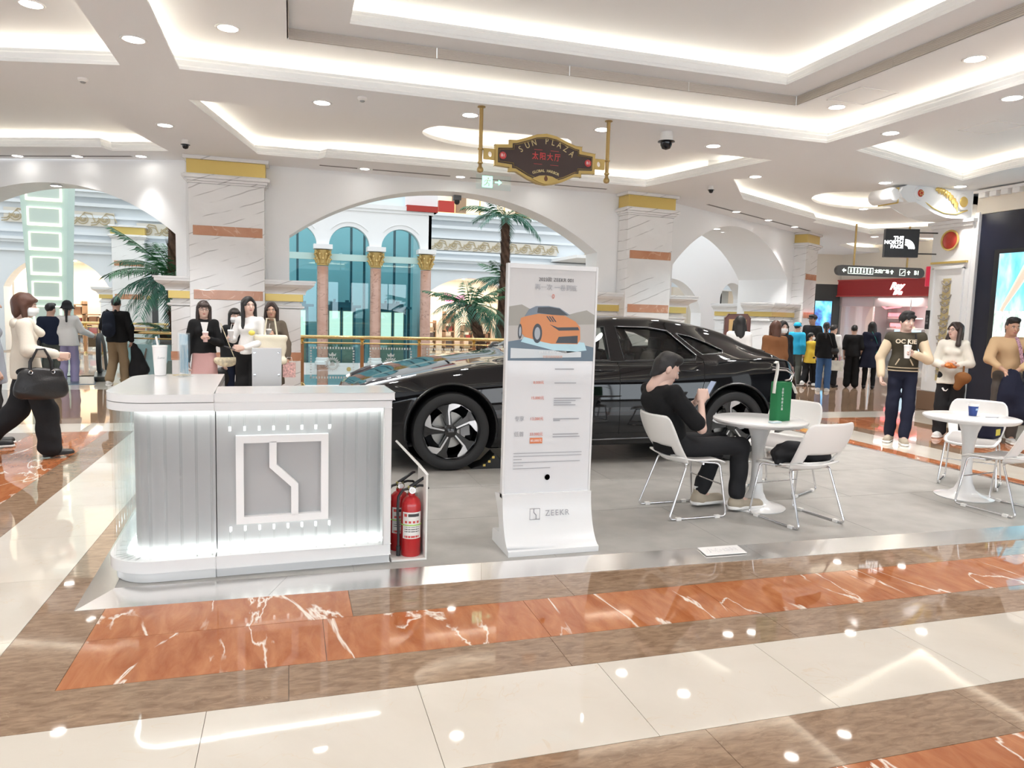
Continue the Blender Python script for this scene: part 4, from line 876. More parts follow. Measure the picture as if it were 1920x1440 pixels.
mb = MB(); mb.ell((-.09, -.01, .055), (.017, .002, .017), 8, 5).tube([(-.095, -.01, .035), (-.11, -.01, -.01), (-.075, -.01, -.03), (-.08, -.01, -.07)], .011, 4).tube([(-.11, -.01, -.01), (-.14, -.01, -.05), (-.165, -.01, -.055)], .01, 4).tube([(-.10, -.01, .03), (-.06, -.01, .015), (-.05, -.01, .035)], .008, 4).tube([(-.10, -.01, .03), (-.14, -.01, .02), (-.15, -.01, -.005)], .008, 4)
mb.obj('running_figure', WHITEP, ex)
MB().prism([(.02, -.006, .012), (.08, -.006, .012), (.08, -.006, .045), (.14, -.006, 0), (.08, -.006, -.045), (.08, -.006, -.012), (.02, -.006, -.012)], (0, -.003, 0)).obj('green_arrow', GRN, ex)
for x in (-.26, .26): MB().tube([(x, 0, .11), (x, 0, .46)], .003, 4).obj('wire', STEEL, ex)
def dome(label, loc, s):
    o = thing('dome_camera', label, 'camera', loc, sc=s)
    MB().lathe([(.0, 0), (.07, 0), (.075, -.02), (.08, -.09), (.1, -.115), (.0, -.115)], 24).obj('housing', WPLAS, o, smooth=40)
    MB().lathe([(.105, -.112), (.105, -.122), (.075, -.13), (.07, -.16), (.05, -.20), (.0, -.215)], 24).obj('dark_dome', M('dome_black', (.01, .01, .012), .06), o, smooth=50)
    return o
dome('large white dome camera with black globe on the long beam', (4.47, 8.33, 3.83), 1.0)
dome('small dome camera near the right marble pier', (7.0, 11.35, 3.83), .55); dome('small dome camera above the left marble pier', (-1.41, 11.36, 3.83), .6)
ac = thing('arch_camera', 'dark square camera fixed under the crown of the central arch', 'camera', (2.9, 13.2, 3.60)); MB().box(-.07, .07, -.06, .06, -.05, .04).obj('housing', M('cam_grey', (.12, .13, .14), .4), ac, bevel=.01); MB().lathe([(.05, -.05), (.05, -.09), (.03, -.12), (0, -.125)], 16).obj('lens', BLACK, ac, smooth=50)
for i, (x, y) in enumerate(((.75, 8.3), (-2.05, 8.74))):
    o = thing('smoke_detector', 'small round smoke detector on the '+('long beam left of the hanging sign', 'left beam')[i], 'detector', (x, y, 3.83)); MB().lathe([(.05, 0), (.05, -.02), (.035, -.035), (0, -.037)], 18).obj('body', WPLAS, o, smooth=40); MB().lathe([(.03, -.036), (.02, -.048), (0, -.05)], 12).obj('sensor', MGREY, o)
sq = thing('ceiling_speaker', 'flat round grey speaker inside the oval recess', 'speaker', (2.75, 10.6, 4.30)); MB().lathe([(.12, 0), (.12, -.008), (.1, -.012), (0, -.012)], 24).obj('grille', MGREY, sq)
# ================================================================= BOOTH
bp = thing('booth_platform', 'grey display platform mat with brushed steel ramp edging under the car', 'platform', (0, 0, 0))
FL, FR_, BR, BL = (-1.04, 3.97), (6.95, 3.82), (6.80, 8.95), (-1.25, 8.95)
iFL, iFR, iBR, iBL = (-.90, 4.18), (6.76, 4.03), (6.62, 8.78), (-1.08, 8.78)
MB().prism([(*p, .0) for p in (iFL, iFR, iBR, iBL)], (0, 0, .026)).obj('mat_surface', MATF, bp)
JNT = M('mat_joint', (.285, .27, .257), .6); mb = MB()
for k in range(1, 5):
    y = 4.18+k*.93; mb.box(-.98, 6.65, y-.0015, y+.0015, .0255, .0268)
for k in range(1, 6):
    for j in range(5): x = -.9+k*1.25+(.6 if j % 2 else 0); mb.box(x-.0015, x+.0015, 4.16+j*.93, 4.16+(j+1)*.93, .0255, .0268) if x < 6.6 and j < 4 else None
mb.obj('mat_joint_lines', JNT, bp)['kind'] = 'stuff'
def ramp(a, b, c, d, n, jt=None):
    """a,b outer edge ends, c,d inner edge ends (same order)"""
    A, B, C_, D = (Vector((*p, 0)) for p in (a, b, c, d)); cuts = jt or [i/n for i in range(n+1)]
    for t0, t1 in zip(cuts, cuts[1:]):
        e = .0008/(B-A).length; t0 += e; t1 -= e
        P = [A.lerp(B, t0), A.lerp(B, t1), C_.lerp(D, t1), C_.lerp(D, t0)]
        z = [.003, .003, .030, .030]; vs = [(p.x, p.y, 0) for p in P]+[(p.x, p.y, zz) for p, zz in zip(P, z)]
        MB().add(vs, [(3, 2, 1, 0), (4, 5, 6, 7), (0, 1, 5, 4), (1, 2, 6, 5), (2, 3, 7, 6), (3, 0, 4, 7)]).obj('steel_edge', STEEL, bp)
ramp(FL, FR_, iFL, iFR, 0, [0, .115, .262, .50, .75, 1]); ramp(BL, FL, iBL, iFL, 3); ramp(FR_, BR, iFR, iBR, 3); ramp(BR, BL, iBR, iBL, 4)
ZM = .027
cp = thing('caution_plate', 'small pale notice plate lying on the steel platform edge', 'plate', (2.72, 4.04, .025), R_(-1)); cp.rotation_euler = (R_(6.5), 0, R_(-1))
MB().box(-.15, .15, -.06, .06, 0, .005).obj('plate', M('pale_plate', (.80, .78, .76), .25), cp, bevel=.002); text('小心台阶', .06, M('plate_print', (.62, .60, .6), .5), cp, (0, 0, .0055), (0, 0, 0))
# ---------------------------------------------------------------- counter
ct = thing('reception_counter', 'white L-shaped reception counter with lit acrylic fins and square emblem', 'counter', (-.4, 4.21, ZM), R_(2))
CW = M('counter_white', (.74, .735, .73), .22); CG = M('counter_panel_grey', (.43, .43, .43), .45); CWT = M('counter_top', (.78, .77, .76), .10)
ACR = glass('acrylic', (.985, .995, .995), refl=.045)
def rr2(x0, x1, y0, y1, r_fl=0, r_bl=0, n=10):
    P = []
    if r_fl: P += [(x0+r_fl+r_fl*math.cos(a), y0+r_fl+r_fl*math.sin(a)) for a in [PI+PI/2*i/n for i in range(n+1)]]
    else: P += [(x0, y0)]
    P += [(x1, y0), (x1, y1)]
    if r_bl: P += [(x0+r_bl+r_bl*math.cos(a), y1-r_bl+r_bl*math.sin(a)) for a in [PI/2+PI/2*i/n for i in range(n+1)]]
    else: P += [(x0, y1)]
    return P
def slab(P, z0, z1, nm, m, bev=.004): return MB().prism([(x, y, z0) for x, y in P], (0, 0, z1-z0)).obj(nm, m, ct, smooth=30, bevel=bev)
g = .0025
Lo = lambda e, r: rr2(-.56+e, -g, e, 1.24-e, r, r*.8)
slab(Lo(.03, .22), 0, .06, 'plinth', CW); slab(Lo(0, .25), .06, .125, 'bottom_shelf', CW); slab(Lo(.0, .25), .945, .988, 'fascia', CW); slab(Lo(0, .25), .992, 1.035, 'counter_top', CWT)
Ro = lambda e: rr2(g, .97-e*.0, e, .38)
slab(Ro(.04), 0, .06, 'plinth', CW); slab(Ro(.0), .06, .125, 'bottom_shelf', CW); slab(Ro(.0), .945, .988, 'fascia', CW); slab(rr2(g, .985, 0, .40), .992, 1.035, 'counter_top', CWT)
slab([(.925, 0), (.97, 0), (.97, .38), (.925, .38)], .125, .945, 'end_frame', CW)
slab(rr2(-.43, -g, .13, 1.1, .14, .12), .125, .945, 'back_panel', CG, 0); slab([(g, .13), (.925, .13), (.925, .36), (g, .36)], .125, .945, 'back_panel', CG, 0)
# LED strips at top and bottom of the recess
P = [(x-.0, y) for x, y in rr2(-.445, 0, .115, 1.1, .15, .12)][:12]
for z0, z1 in ((.936, .944), (.126, .134)):
    q = [Vector((*p, z0)) for p in P]
    mb = MB()
    for a, b in zip(q, q[1:]):
        mb.prism([a, b, (b.x, b.y-.02, z0), (a.x, a.y-.02, z0)], (0, 0, z1-z0))
    mb.prism([(-.445, .26, z0), (-.445, 1.0, z0), (-.465, 1.0, z0), (-.465, .26, z0)], (0, 0, z1-z0)); mb.obj('led_strip', LEDC, ct)
    MB().box(.01, .92, .10, .122, z0, z1).obj('led_strip', LEDC, ct)
def fin(x, y, z0, z1, a=0, d=.075):
    o = MB().box(-.004, .004, 0, d, z0, z1).obj('acrylic_fin', ACR, ct, (x, y, 0), a); return o
xs = [.078*k+.075 for k in range(8)]
for x in xs:
    for z0, z1 in ((.83, .945), (.125, .245)): fin(x, .035, z0, z1)
    tip = MB().box(-.006, .006, .0, .012, -.012, .012).obj('lit_fin_tip', M('fin_tip', (1, 1, 1), .4, emis=(.95, 1, .97), estr=.9), ct, (x, .10, .826)); MB().box(-.006, .006, .0, .012, -.012, .012).obj('lit_fin_tip', M('fin_tip'), ct, (x, .10, .248))
for k in range(4): fin(.705+.068*k, .035, .125, .945)
for k in range(5): fin(-.02-.078*k+.0, .035, .125, .945)
for k in range(1, 6):
    a = PI/2*k/6; fin(-.36-.175*math.sin(a), .21-.175*math.cos(a), .125, .945, -a)
for k in range(9): fin(-.53, .25+k*.085, .125, .945, -PI/2)
lg = MB(); cx, cz, hw, t = .36, .53, .255, .042
y0 = .095
lg.box(cx-hw, cx+hw, y0, y0+.035, cz+hw-t, cz+hw).box(cx-hw, cx+hw, y0, y0+.035, cz-hw, cz-hw+t).box(cx-hw, cx-hw+t, y0, y0+.035, cz-hw+t, cz+hw-t).box(cx+hw-t, cx+hw, y0, y0+.035, cz-hw+t, cz+hw-t)
S = [(-.075, .22), (-.035, .22), (-.035, .085), (.085, -.035), (.085, -.22), (.045, -.22), (.045, -.05), (-.075, .068)]
lg.prism([(cx+x, y0, cz+z) for x, z in S], (0, .035, 0)); lg.obj('square_emblem', M('emblem_white', (.88, .87, .86), .3), ct)
# cup and acrylic holder on the counter
cu = thing('drink_cup', 'tall white paper drink cup with straw on the counter', 'cup', (-.84, 5.34, ZM+1.036))
MB().lathe([(0, 0), (.034, 0), (.036, .01), (.046, .19), (.048, .192), (.048, .2), (.0, .2)], 24).obj('cup_body', M('paper_white', (.86, .83, .81), .4), cu, smooth=40)
MB().tube([(-.01, 0, .19), (-.022, 0, .26)], .007, 8).obj('straw', WPLAS, cu); text('Luna', .022, GREYP, cu, (.012, -.044, .12), shear=.3)
hd = thing('acrylic_holder', 'clear acrylic leaflet holder with blue leaflet on the counter', 'holder', (-.69, 5.27, ZM+1.036), R_(-60))
MB().box(-.075, .075, -.045, .045, 0, .006).obj('foot', ACR, hd); MB().box(-.07, .07, -.004, .0, .006, .29).box(-.07, .07, .016, .02, .006, .29).obj('clear_sleeve', ACR, hd)
MB().box(-.062, .062, .004, .01, .02, .28).obj('leaflet', picture('leaflet_blue', (.25, .55, .75), (.6, .8, .9), (.8, .88, .92), .25, 14), hd)
gp = thing('display_stand', 'grey screen back panel with corner screws standing behind the counter', 'panel', (-.15, 5.0, ZM))
MB().box(-.092, .092, 0, .05, .03, 1.245).obj('panel', M('panel_grey', (.62, .61, .61), .4), gp, bevel=.004); MB().box(-.15, .15, -.08, .14, 0, .03).obj('foot', M('panel_grey'), gp, bevel=.004)
for x in (-.075, .075):
    for z in (1.215, 1.07): MB().lathe([(0, -.006), (.007, -.005), (.009, 0)], 10, axis='y', c=(x, 0, z)).obj('screw', CHROME, gp)
# ---------------------------------------------------------------- fire extinguishers
xs_ = thing('extinguisher_stand', 'white folded sheet stand for fire extinguishers beside the counter', 'stand', (.58, 4.27, ZM))
PW = M('stand_white', (.78, .76, .72), .4)
MB().box(0, .215, 0, .30, 0, .012).obj('base_tray', PW, xs_, bevel=.003); MB().box(.203, .215, 0, .30, .012, .53).obj('side_panel', PW, xs_, bevel=.003)
MB().prism([(.209, .0, .525), (.209, .30, .525), (.06, .34, .68), (.06, .33, .68)], (.010, .0, .008)).obj('slanted_top', PW, xs_)
MB().box(0, .203, .292, .30, .012, .35).obj('back_panel', PW, xs_)
def extinguisher(label, loc, rz):
    e = thing('fire_extinguisher', label, 'fire extinguisher', loc, rz, 'fire extinguishers in the stand')
    MB().lathe([(0, 0), (.058, 0), (.062, .006), (.062, .30), (.060, .325), (.052, .348), (.036, .365), (.022, .373), (.022, .39), (0, .39)], 28).obj('cylinder', RED, e, smooth=40)
    MB().lathe([(.018, .385), (.018, .405), (.024, .41), (.024, .43), (0, .43)], 14).obj('valve', M('valve_brass', (.45, .42, .12), .35, .5), e, smooth=40)
    MB().lathe([(0, -.042), (.020, -.042), (.022, -.036), (.022, -.02), (0, -.02)], 18, axis='y', c=(.0, .0, .412)).obj('pressure_gauge', CHROME, e, smooth=40); MB().lathe([(0, -.0435), (.016, -.043)], 16, axis='y', c=(0, 0, .412)).obj('gauge_face', WHITEP, e)
    MB().tube([(-.01, 0, .425), (.03, 0, .45), (.085, 0, .485), (.1, 0, .487)], [.012, .011, .009, .006], 8).obj('upper_lever', BLACK, e, smooth=50); MB().tube([(.0, 0, .42), (.05, 0, .432), (.085, 0, .428), (.108, 0, .41)], [.009, .008, .008, .006], 8).obj('lower_handle', BLACK, e, smooth=50)
    MB().tube([(-.02, 0, .415), (-.055, -.01, .41), (-.082, -.015, .37), (-.086, -.02, .28), (-.08, -.025, .12), (-.08, -.025, .06)], .009, 8).tube([(-.08, -.025, .065), (-.08, -.025, .005)], .013, 10).obj('hose', BLACK, e, smooth=50)
    P = [[(.0628*math.cos(a), .0628*math.sin(a), z) for a in [R_(-150)+R_(118)*i/14 for i in range(15)]] for z in (.115, .28)]
    lb = MB().grid(P).obj('paper_label', M('paper_label', (.80, .78, .74), .5), e, smooth=60)
    def wrap(a0, a1, z0, z1, m, nm, r=.0632): return MB().grid([[(r*math.cos(a), r*math.sin(a), z) for a in [R_(a0)+R_(a1-a0)*i/6 for i in range(7)]] for z in (z0, z1)]).obj(nm, m, lb, smooth=60)
    RP = M('label_red', (.62, .08, .07), .5); KP = M('label_black', (.05, .05, .05), .5)
    wrap(-140, -122, .252, .27, RP, 'label_mark'); wrap(-115, -50, .252, .27, KP, 'label_title')
    for k in range(4): wrap(-135+k*23, -121+k*23, .212, .226, RP, 'label_pictogram')
    for k in range(3): wrap(-138, -50, .185-k*.014, .190-k*.014, KP if k else GREYP, 'label_line')
    wrap(-138, -50, .121, .134, RP, 'label_strip')
    MB().grid([[(.0638*math.cos(a), .0638*math.sin(a), z) for a in [2*PI*i/24 for i in range(25)]] for z in (.196, .203)]).obj('green_tie', M('green_tie', (.35, .62, .08), .4), e, smooth=60)
    return e
extinguisher('red fire extinguisher in front with the full label showing', (.71, 4.365, ZM+.012), 0)
extinguisher('red fire extinguisher behind, half hidden by the counter edge', (.655, 4.49, ZM+.012), R_(8))
# ---------------------------------------------------------------- banner stand
bn = thing('banner_stand', 'upright white poster stand with orange car advert in front of the black car', 'banner', (1.60, 4.40, ZM)); bn.scale = (.94, 1, 1)
BW = M('banner_white', (.74, .735, .73), .25)
prof = [(-.20, 0), (-.20, .035)]+[(-.20+.155*math.sin(t*PI/2)**.9, .035+.325*(1-math.cos(t*PI/2))**.8) for t in np.linspace(.0, 1, 12)]+[(.02, .36)]+[(.02+.145*(1-math.cos((1-t)*PI/2)), .36-.26*(t)) for t in np.linspace(.1, 1, 8)]+[(.165, .085), (.18, .07), (.18, 0)]
MB().prism([(-.325, y, z) for y, z in prof], (.65, 0, 0)).obj('base', BW, bn, smooth=30, bevel=.004)
MB().box(-.31, .31, -.018, .018, .36, 1.80).obj('poster_panel', M('poster_white', (.68, .68, .69), .10, coat=.2), bn)
MB().box(-.325, -.31, -.024, .024, .33, 1.83).box(.31, .325, -.024, .024, .33, 1.83).box(-.31, .31, -.024, .024, 1.80, 1.83).obj('frame', BW, bn, bevel=.002)
yb = -.0185
def pr(pts, m, nm, k=1): return MB().prism([(x, yb-.0004*k, z) for x, z in pts], (0, .0003, 0)).obj(nm, m, pp)
PC = lambda n, c: M('print_'+n, c, .35, coat=.1)
pp = MB().box(-.31, .31, yb-.0005, yb, 1.22, 1.80).obj('advert_picture', PC('sky', (.60, .58, .57)), bn)
pr([(-.31, 1.22), (.31, 1.22), (.31, 1.47), (-.31, 1.44)], PC('sand', (.46, .43, .40)), 'picture_ground', 2)
pr([(-.31, 1.56), (-.22, 1.575), (-.10, 1.52), (.05, 1.50), (.18, 1.535), (.25, 1.55), (.31, 1.52), (.31, 1.46), (-.31, 1.44)], PC('hill', (.33, .31, .27)), 'picture_hills', 3)
pr([(-.31, 1.22), (.31, 1.22), (.31, 1.31), (-.05, 1.38), (-.31, 1.34)], PC('road', (.10, .15, .20)), 'picture_road', 4)
pr([(-.22, 1.34), (.10, 1.27), (.26, 1.29), (.24, 1.34), (.0, 1.36), (-.2, 1.37)], PC('water', (.45, .68, .76)), 'picture_spray', 5)
OC = PC('orange', (.62, .22, .06)); OD = PC('orange_dark', (.40, .12, .03)); KC = PC('dark', (.02, .025, .035))
pr([(-.235, 1.41), (-.225, 1.49), (-.15, 1.515), (-.05, 1.525), (.08, 1.515), (.17, 1.475), (.205, 1.44), (.21, 1.36), (.19, 1.33), (.0, 1.33), (-.06, 1.34), (-.19, 1.37)], OC, 'picture_car_body', 6)
pr([(-.20, 1.50), (-.17, 1.545), (-.12, 1.567), (-.03, 1.57), (.05, 1.56), (.13, 1.515), (.08, 1.512), (-.1, 1.52)], PC('glasshouse', (.16, .20, .25)), 'picture_car_cabin', 7)
pr([(-.11, 1.525), (-.105, 1.56), (-.02, 1.564), (.05, 1.555), (.115, 1.513), (.0, 1.515)], KC, 'picture_windscreen', 8)
pr([(-.02, 1.455), (.04, 1.435), (.19, 1.44), (.20, 1.42), (.05, 1.415)], KC, 'picture_grille', 8)
pr([(.05, 1.375), (.19, 1.385), (.19, 1.335), (.03, 1.335)], KC, 'picture_intake', 8)
for x, z, rx, rz_ in ((-.105, 1.395, .034, .062), (-.228, 1.405, .014, .048)):
    pr([(x+rx*math.cos(2*PI*i/20), z+rz_*math.sin(2*PI*i/20)) for i in range(20)], KC, 'picture_wheel', 9); pr([(x+.6*rx*math.cos(2*PI*i/20), z+.65*rz_*math.sin(2*PI*i/20)) for i in range(20)], PC('rim', (.35, .38, .42)), 'picture_rim', 10)
for k in range(3): pr([(-.045+k*.018, 1.505), (-.035+k*.018, 1.505), (-.005+k*.018, 1.47), (-.015+k*.018, 1.47)], KC, 'picture_stripe', 9)
pr([(-.29, 1.30), (.22, 1.28), (.22, 1.245), (-.29, 1.235)], PC('foam', (.60, .64, .66)), 'picture_foam', 5)
yt = yb-.006; TX = lambda b, s, x, z, m, **k: text(b, s, m, bn, (x, yt, z), ext=.0003, **k)
KT = M('ink_black', (.06, .06, .065), .5); OT = M('ink_red', (.66, .16, .09), .5); GT = M('ink_grey', (.38, .38, .40), .5)
TX('2023款 ZEEKR 001', .032, .02, 1.735, KT); TX('再一次 一卷到底', .042, .02, 1.685, GT); TX('0', .04, .0, 1.63, OT); TX('全新升级 超高产品力加持', .018, .01, 1.275, WHITEP); TX('免费选装超值配置', .018, .01, 1.245, M('ink_peach', (.75, .45, .35), .5))
TX('15,000元', .026, -.09, .98, OT); TX('13,000元', .026, -.09, .845, OT); TX('33,000元', .026, -.09, .745, OT); TX('8,000元', .024, -.085, 1.08, OT); TX('专享', .036, -.215, .845, GT); TX('低首', .036, -.215, .745, GT)
MB().box(-.135, -.045, yt+.001, yt+.002, .685, .722).obj('orange_tag', M('tag_orange', (.70, .20, .07), .4), bn); text('80,000元', .022, WHITEP, bn, (-.09, yt, .703), ext=.0003)
mb = MB()
for z, n, w in ((1.08, 1, .16), (.98, 1, .2), (.965, 3, .16), (.845, 1, .19), (.835, 1, .05), (.745, 1, .19), (.728, 1, .2), (1.17, 1, .14)):
    for k in range(n): mb.box(.03, .03+w*(1-.2*(k % 2)), yt+.0005, yt+.001, z-.006-k*.014, z+.001-k*.014)
for k, w in enumerate((.50, .50, .06, .49, .07, .27)): mb.box(-.25, -.25+w, yt+.0005, yt+.001, .62-k*.02, .6245-k*.02)
mb.obj('small_print_lines', GT, bn)['kind'] = 'stuff'
mb = MB(); rr3 = random.Random(5)
for k in range(40):
    a = 2*PI*k/40; r0 = .026; r1 = r0+.006+rr3.random()*.016; mb.prism([(r0*math.cos(a-.03), yt, .46+r0*math.sin(a-.03)), (r1*math.cos(a-.02), yt, .46+r1*math.sin(a-.02)), (r1*math.cos(a+.02), yt, .46+r1*math.sin(a+.02)), (r0*math.cos(a+.03), yt, .46+r0*math.sin(a+.03))], (0, .0004, 0))
mb = MB(); mb.lathe([(0, yt), (.019, yt)], 20, axis='y', c=(0, 0, .46)); mb.obj('round_badge', KT, bn)
BL_ = M('ink_logo', (.28, .28, .30), .4)
def zlogo(x, z, s, y, par):
    mb = MB(); t = s*.09
    mb.box(x-s, x+s, y, y+.001, z+s-t, z+s).box(x-s, x+s, y, y+.001, z-s, z-s+t).box(x-s, x-s+t, y, y+.001, z-s, z+s).box(x+s-t, x+s, y, y+.001, z-s, z+s)
    mb.prism([(x+a*s, y, z+b*s) for a, b in ((-.3, .95), (-.14, .95), (-.14, .35), (.34, -.15), (.34, -.95), (.18, -.95), (.18, -.22), (-.3, .28))], (0, .001, 0)); mb.obj('emblem', BL_, par)
zlogo(-.105, .235, .037, -.085, bn); e_ = [k for k in bn.children if k.name.startswith('emblem')][-1]
text('ZEEKR', .052, BL_, bn, (.06, -.082, .235), (R_(80), 0, 0), ext=.0005, space=1.25)
# ---------------------------------------------------------------- tulip tables
def table(label, loc, r):
    t = thing('tulip_table', label, 'table', loc)
    MB().lathe([(0, .675), (r*.6, .675), (r-.03, .685), (r-.008, .70), (r, .712), (r-.003, .722), (r-.012, .725), (0, .725)], 48).obj('table_top', WGLOSS, t, smooth=40)
    MB().lathe([(.235, 0), (.238, .008), (.20, .018), (.13, .035), (.085, .07), (.058, .13), (.045, .24), (.044, .36), (.05, .48), (.065, .58), (.09, .65), (.12, .676)], 32).obj('pedestal', WGLOSS, t, smooth=60)
    return t
table('round white pedestal table with green bottle bag', (3.63, 4.97, ZM), .37); table('round white pedestal table at right with blue paper cup', (5.76, 4.90, ZM), .38)
# ---------------------------------------------------------------- chairs
SEATG = M('seat_grey', (.36, .34, .325), .85, bump=(500, .1))
def shell_mesh():
    mb = MB(); nu, nv = 25, 21; P = []
    for j in range(nv):
        v = j/(nv-1); z = .425+.365*v; hw = .205+.035*math.sin(v*PI*.9)+.012*v; row_ = []
        for i in range(nu):
            u = -1+2*i/(nu-1); e = max(0, abs(u)-.8)/.2
            zz = z-.035*e*e*max(0, (v-.6)/.4)**2
            y = -.20-.075*v-.06*math.sin(max(0, (v-.1))*PI*.55)+.065*u*u+(.05*(1-v)**3)
            row_.append((u*hw, y, zz))
        P.append(row_)
    vs = [p for r in P for p in r]; fs = []
    for j in range(nv-1):
        for i in range(nu-1):
            u = -1+2*(i+.5)/(nu-1); v = (j+.5)/(nv-1)
            if .14 < v < .36 and abs(u) < .68: continue
            fs.append((j*nu+i, j*nu+i+1, (j+1)*nu+i+1, (j+1)*nu+i))
    mb.add(vs, fs); return mb
def chair(label, loc, rz, grp='white sled base chairs at the tables'):
    """faces +y"""
    c = thing('visitor_chair', label, 'chair', loc, rz, grp)
    b = mk('backrest', _shm, c, smooth=60); s = b.modifiers.new('solid', 'SOLIDIFY'); s.thickness = .012; s.offset = 0
    st = mk('seat_shell', _stm, c, smooth=60); s = st.modifiers.new('solid', 'SOLIDIFY'); s.thickness = .012; s.offset = 1
    mk('seat_pad', _pdm, c, smooth=60)
    for l in _lgm: mk('sled_leg', l, c, smooth=50)
    mk('cross_bar', _cbm, c, smooth=50)
    for x in (-.235, .235):
        for y in (-.17, .17): mk('glide', _glm, c, (x, y, 0))
    return c
_shm = shell_mesh().mesh('backrest', WPLAS)
def seatP(d, e, top):
    P = []
    for j in range(15):
        v = j/14; y = -.19+.44*v; row_ = []
        for i in range(17):
            u = -1+2*i/16; hw = (.225-e)*(1-.10*abs(2*v-1)**3-(.04 if v > .93 else 0)); z = d+.018*u*u+.028*math.exp(-((v-.0)/.22)**2)-.035*max(0, (v-.72)/.28)**2
            if top: z += .022*(1-max(abs(u), abs(2*v-1))**6)
            row_.append((u*hw, y+ (e if v == 0 else 0), z))
        P.append(row_)
    return P
_stm = MB().grid(seatP(.425, 0, False)).mesh('seat_shell', WPLAS)
_pdm = MB().grid(seatP(.430, .012, True)).mesh('seat_pad', SEATG)
_lgm = []
def rpath(pts, r=.035, n=5):
    out = [Vector(pts[0])]
    for a, b, c_ in zip(pts, pts[1:], pts[2:]):
        a, b, c_ = Vector(a), Vector(b), Vector(c_); d1 = (a-b).normalized(); d2 = (c_-b).normalized(); q = min(r, (a-b).length*.45, (c_-b).length*.45)
        p, s = b+d1*q, b+d2*q
        for i in range(n+1): t = i/n; out.append(p.lerp(b, t).lerp(b.lerp(s, t), t))
    out.append(Vector(pts[-1])); return out
for s in (-1, 1): _lgm.append(MB().tube(rpath([(s*.12, .05, .418), (s*.205, .19, .418), (s*.235, .25, .010), (s*.235, -.25, .010), (s*.205, -.10, .418), (s*.12, -.10, .418)]), .0085, 8).mesh('sled_leg', CHROME))
_cbm = MB().tube([(-.22, .215, .25), (.22, .215, .25)], .006, 8).tube([(-.2, .05, .416), (.2, .05, .416)], .008, 8).tube([(-.2, -.1, .416), (.2, -.1, .416)], .008, 8).mesh('cross_bar', CHROME)
_glm = MB().box(-.013, .013, -.02, .02, 0, .022).mesh('glide', WPLAS)
chair('white chair with grey seat under the seated man in black', (2.95, 4.97, ZM), R_(-88))
chair('white chair seen from behind with a black bag on its seat', (3.72, 4.58, ZM), R_(9))
chair('white chair behind the green bottle bag table, facing left', (4.22, 5.45, ZM), R_(118))
chair('white chair seen from behind at the right picture edge', (5.70, 4.49, ZM), R_(8))
chair('white chair on the far side of the right table', (6.28, 5.30, ZM), R_(125))
# things on the tables
gb = thing('bottle_bag', 'dark green bottle bag with white handles on the left table', 'bag', (3.73, 4.86, ZM+.726), R_(16))
GB = M('green_fabric', (.012, .17, .055), .75, bump=(250, .15))
mb = MB(); mb.grid([[((.085*(1-.06*(z > .29))*math.copysign(abs(math.cos(a))**.35, math.cos(a))), .048*math.copysign(abs(math.sin(a))**.45, math.sin(a)), z) for a in [2*PI*i/32 for i in range(32)]] for z in (0, .01, .05, .1, .15, .2, .25, .29, .31)], closed_u=True); mb.add([(-.075, -.04, .002), (.075, -.04, .002), (.075, .04, .002), (-.075, .04, .002)], [(0, 1, 2, 3)]); mb.add([(-.075, -.04, .305), (.075, -.04, .305), (.075, .04, .305), (-.075, .04, .305)], [(0, 1, 2, 3)])
mb.obj('bag_body', GB, gb, smooth=50)
STW = M('strap_white', (.82, .79, .74), .6)
def strap(P, w, nm):
    mb = MB(); P = [Vector(p) for p in P]; mb.grid([[p+Vector((0, -w/2, 0)), p+Vector((0, w/2, 0))] for p in P]); o = mb.obj(nm, STW, gb, smooth=60); s = o.modifiers.new('s', 'SOLIDIFY'); s.thickness = .004; return o
strap([(-.088, 0, .22), (-.083, 0, .30), (-.065, 0, .38), (-.06, 0, .44), (-.075, 0, .475), (-.10, 0, .46)], .028, 'handle'); strap([(.088, 0, .22), (.086, 0, .29), (.11, 0, .30), (.155, 0, .26), (.19, 0, .21)], .028, 'handle')
for i, ch in enumerate('金陵个特商大福'): text(ch, .024, WHITEP, gb, (-.045, -.0492, .255-i*.026), ext=.0004)
tp = thing('tissue_pack', 'small pale blue tissue pack on the left table', 'tissue pack', (3.60, 4.74, ZM+.726), R_(10)); MB().box(-.05, .05, -.025, .025, 0, .014).obj('wrapper', M('pale_blue_film', (.62, .74, .78), .3), tp, bevel=.006); MB().box(-.02, .02, -.012, .012, .014, .0155).obj('label', WHITEP, tp)
bc = thing('paper_cup', 'blue paper cup with white rim on the right table', 'cup', (5.80, 4.92, ZM+.726))
MB().lathe([(0, 0), (.030, 0), (.031, .006), (.040, .085), (.0405, .085)], 24).obj('blue_sleeve', M('cup_blue', (.015, .05, .24), .4), bc, smooth=40); MB().lathe([(.0405, .085), (.042, .1), (.044, .105), (.042, .108), (.038, .1), (.036, .06), (0, .06)], 24).obj('rim', WPLAS, bc, smooth=40); MB().grid([[(.0385*math.cos(a)*(1+k*.03), .0385*math.sin(a)*(1+k*.03), .05+k*.018) for a in [R_(-110)+R_(50)*i/6 for i in range(7)]] for k in (0, 1)]).obj('print_patch', M('cup_pale', (.4, .55, .75), .4), bc)
pn = thing('pen', 'thin pen lying on the right table', 'pen', (5.86, 4.78, ZM+.730), R_(-15)); MB().tube([(-.06, 0, 0), (.05, 0, 0), (.062, 0, 0)], [.004, .004, .001], 8).obj('barrel', M('pen_grey', (.3, .3, .32), .3), pn); MB().box(.0, .04, -.001, .001, .003, .006).obj('clip', CHROME, pn)
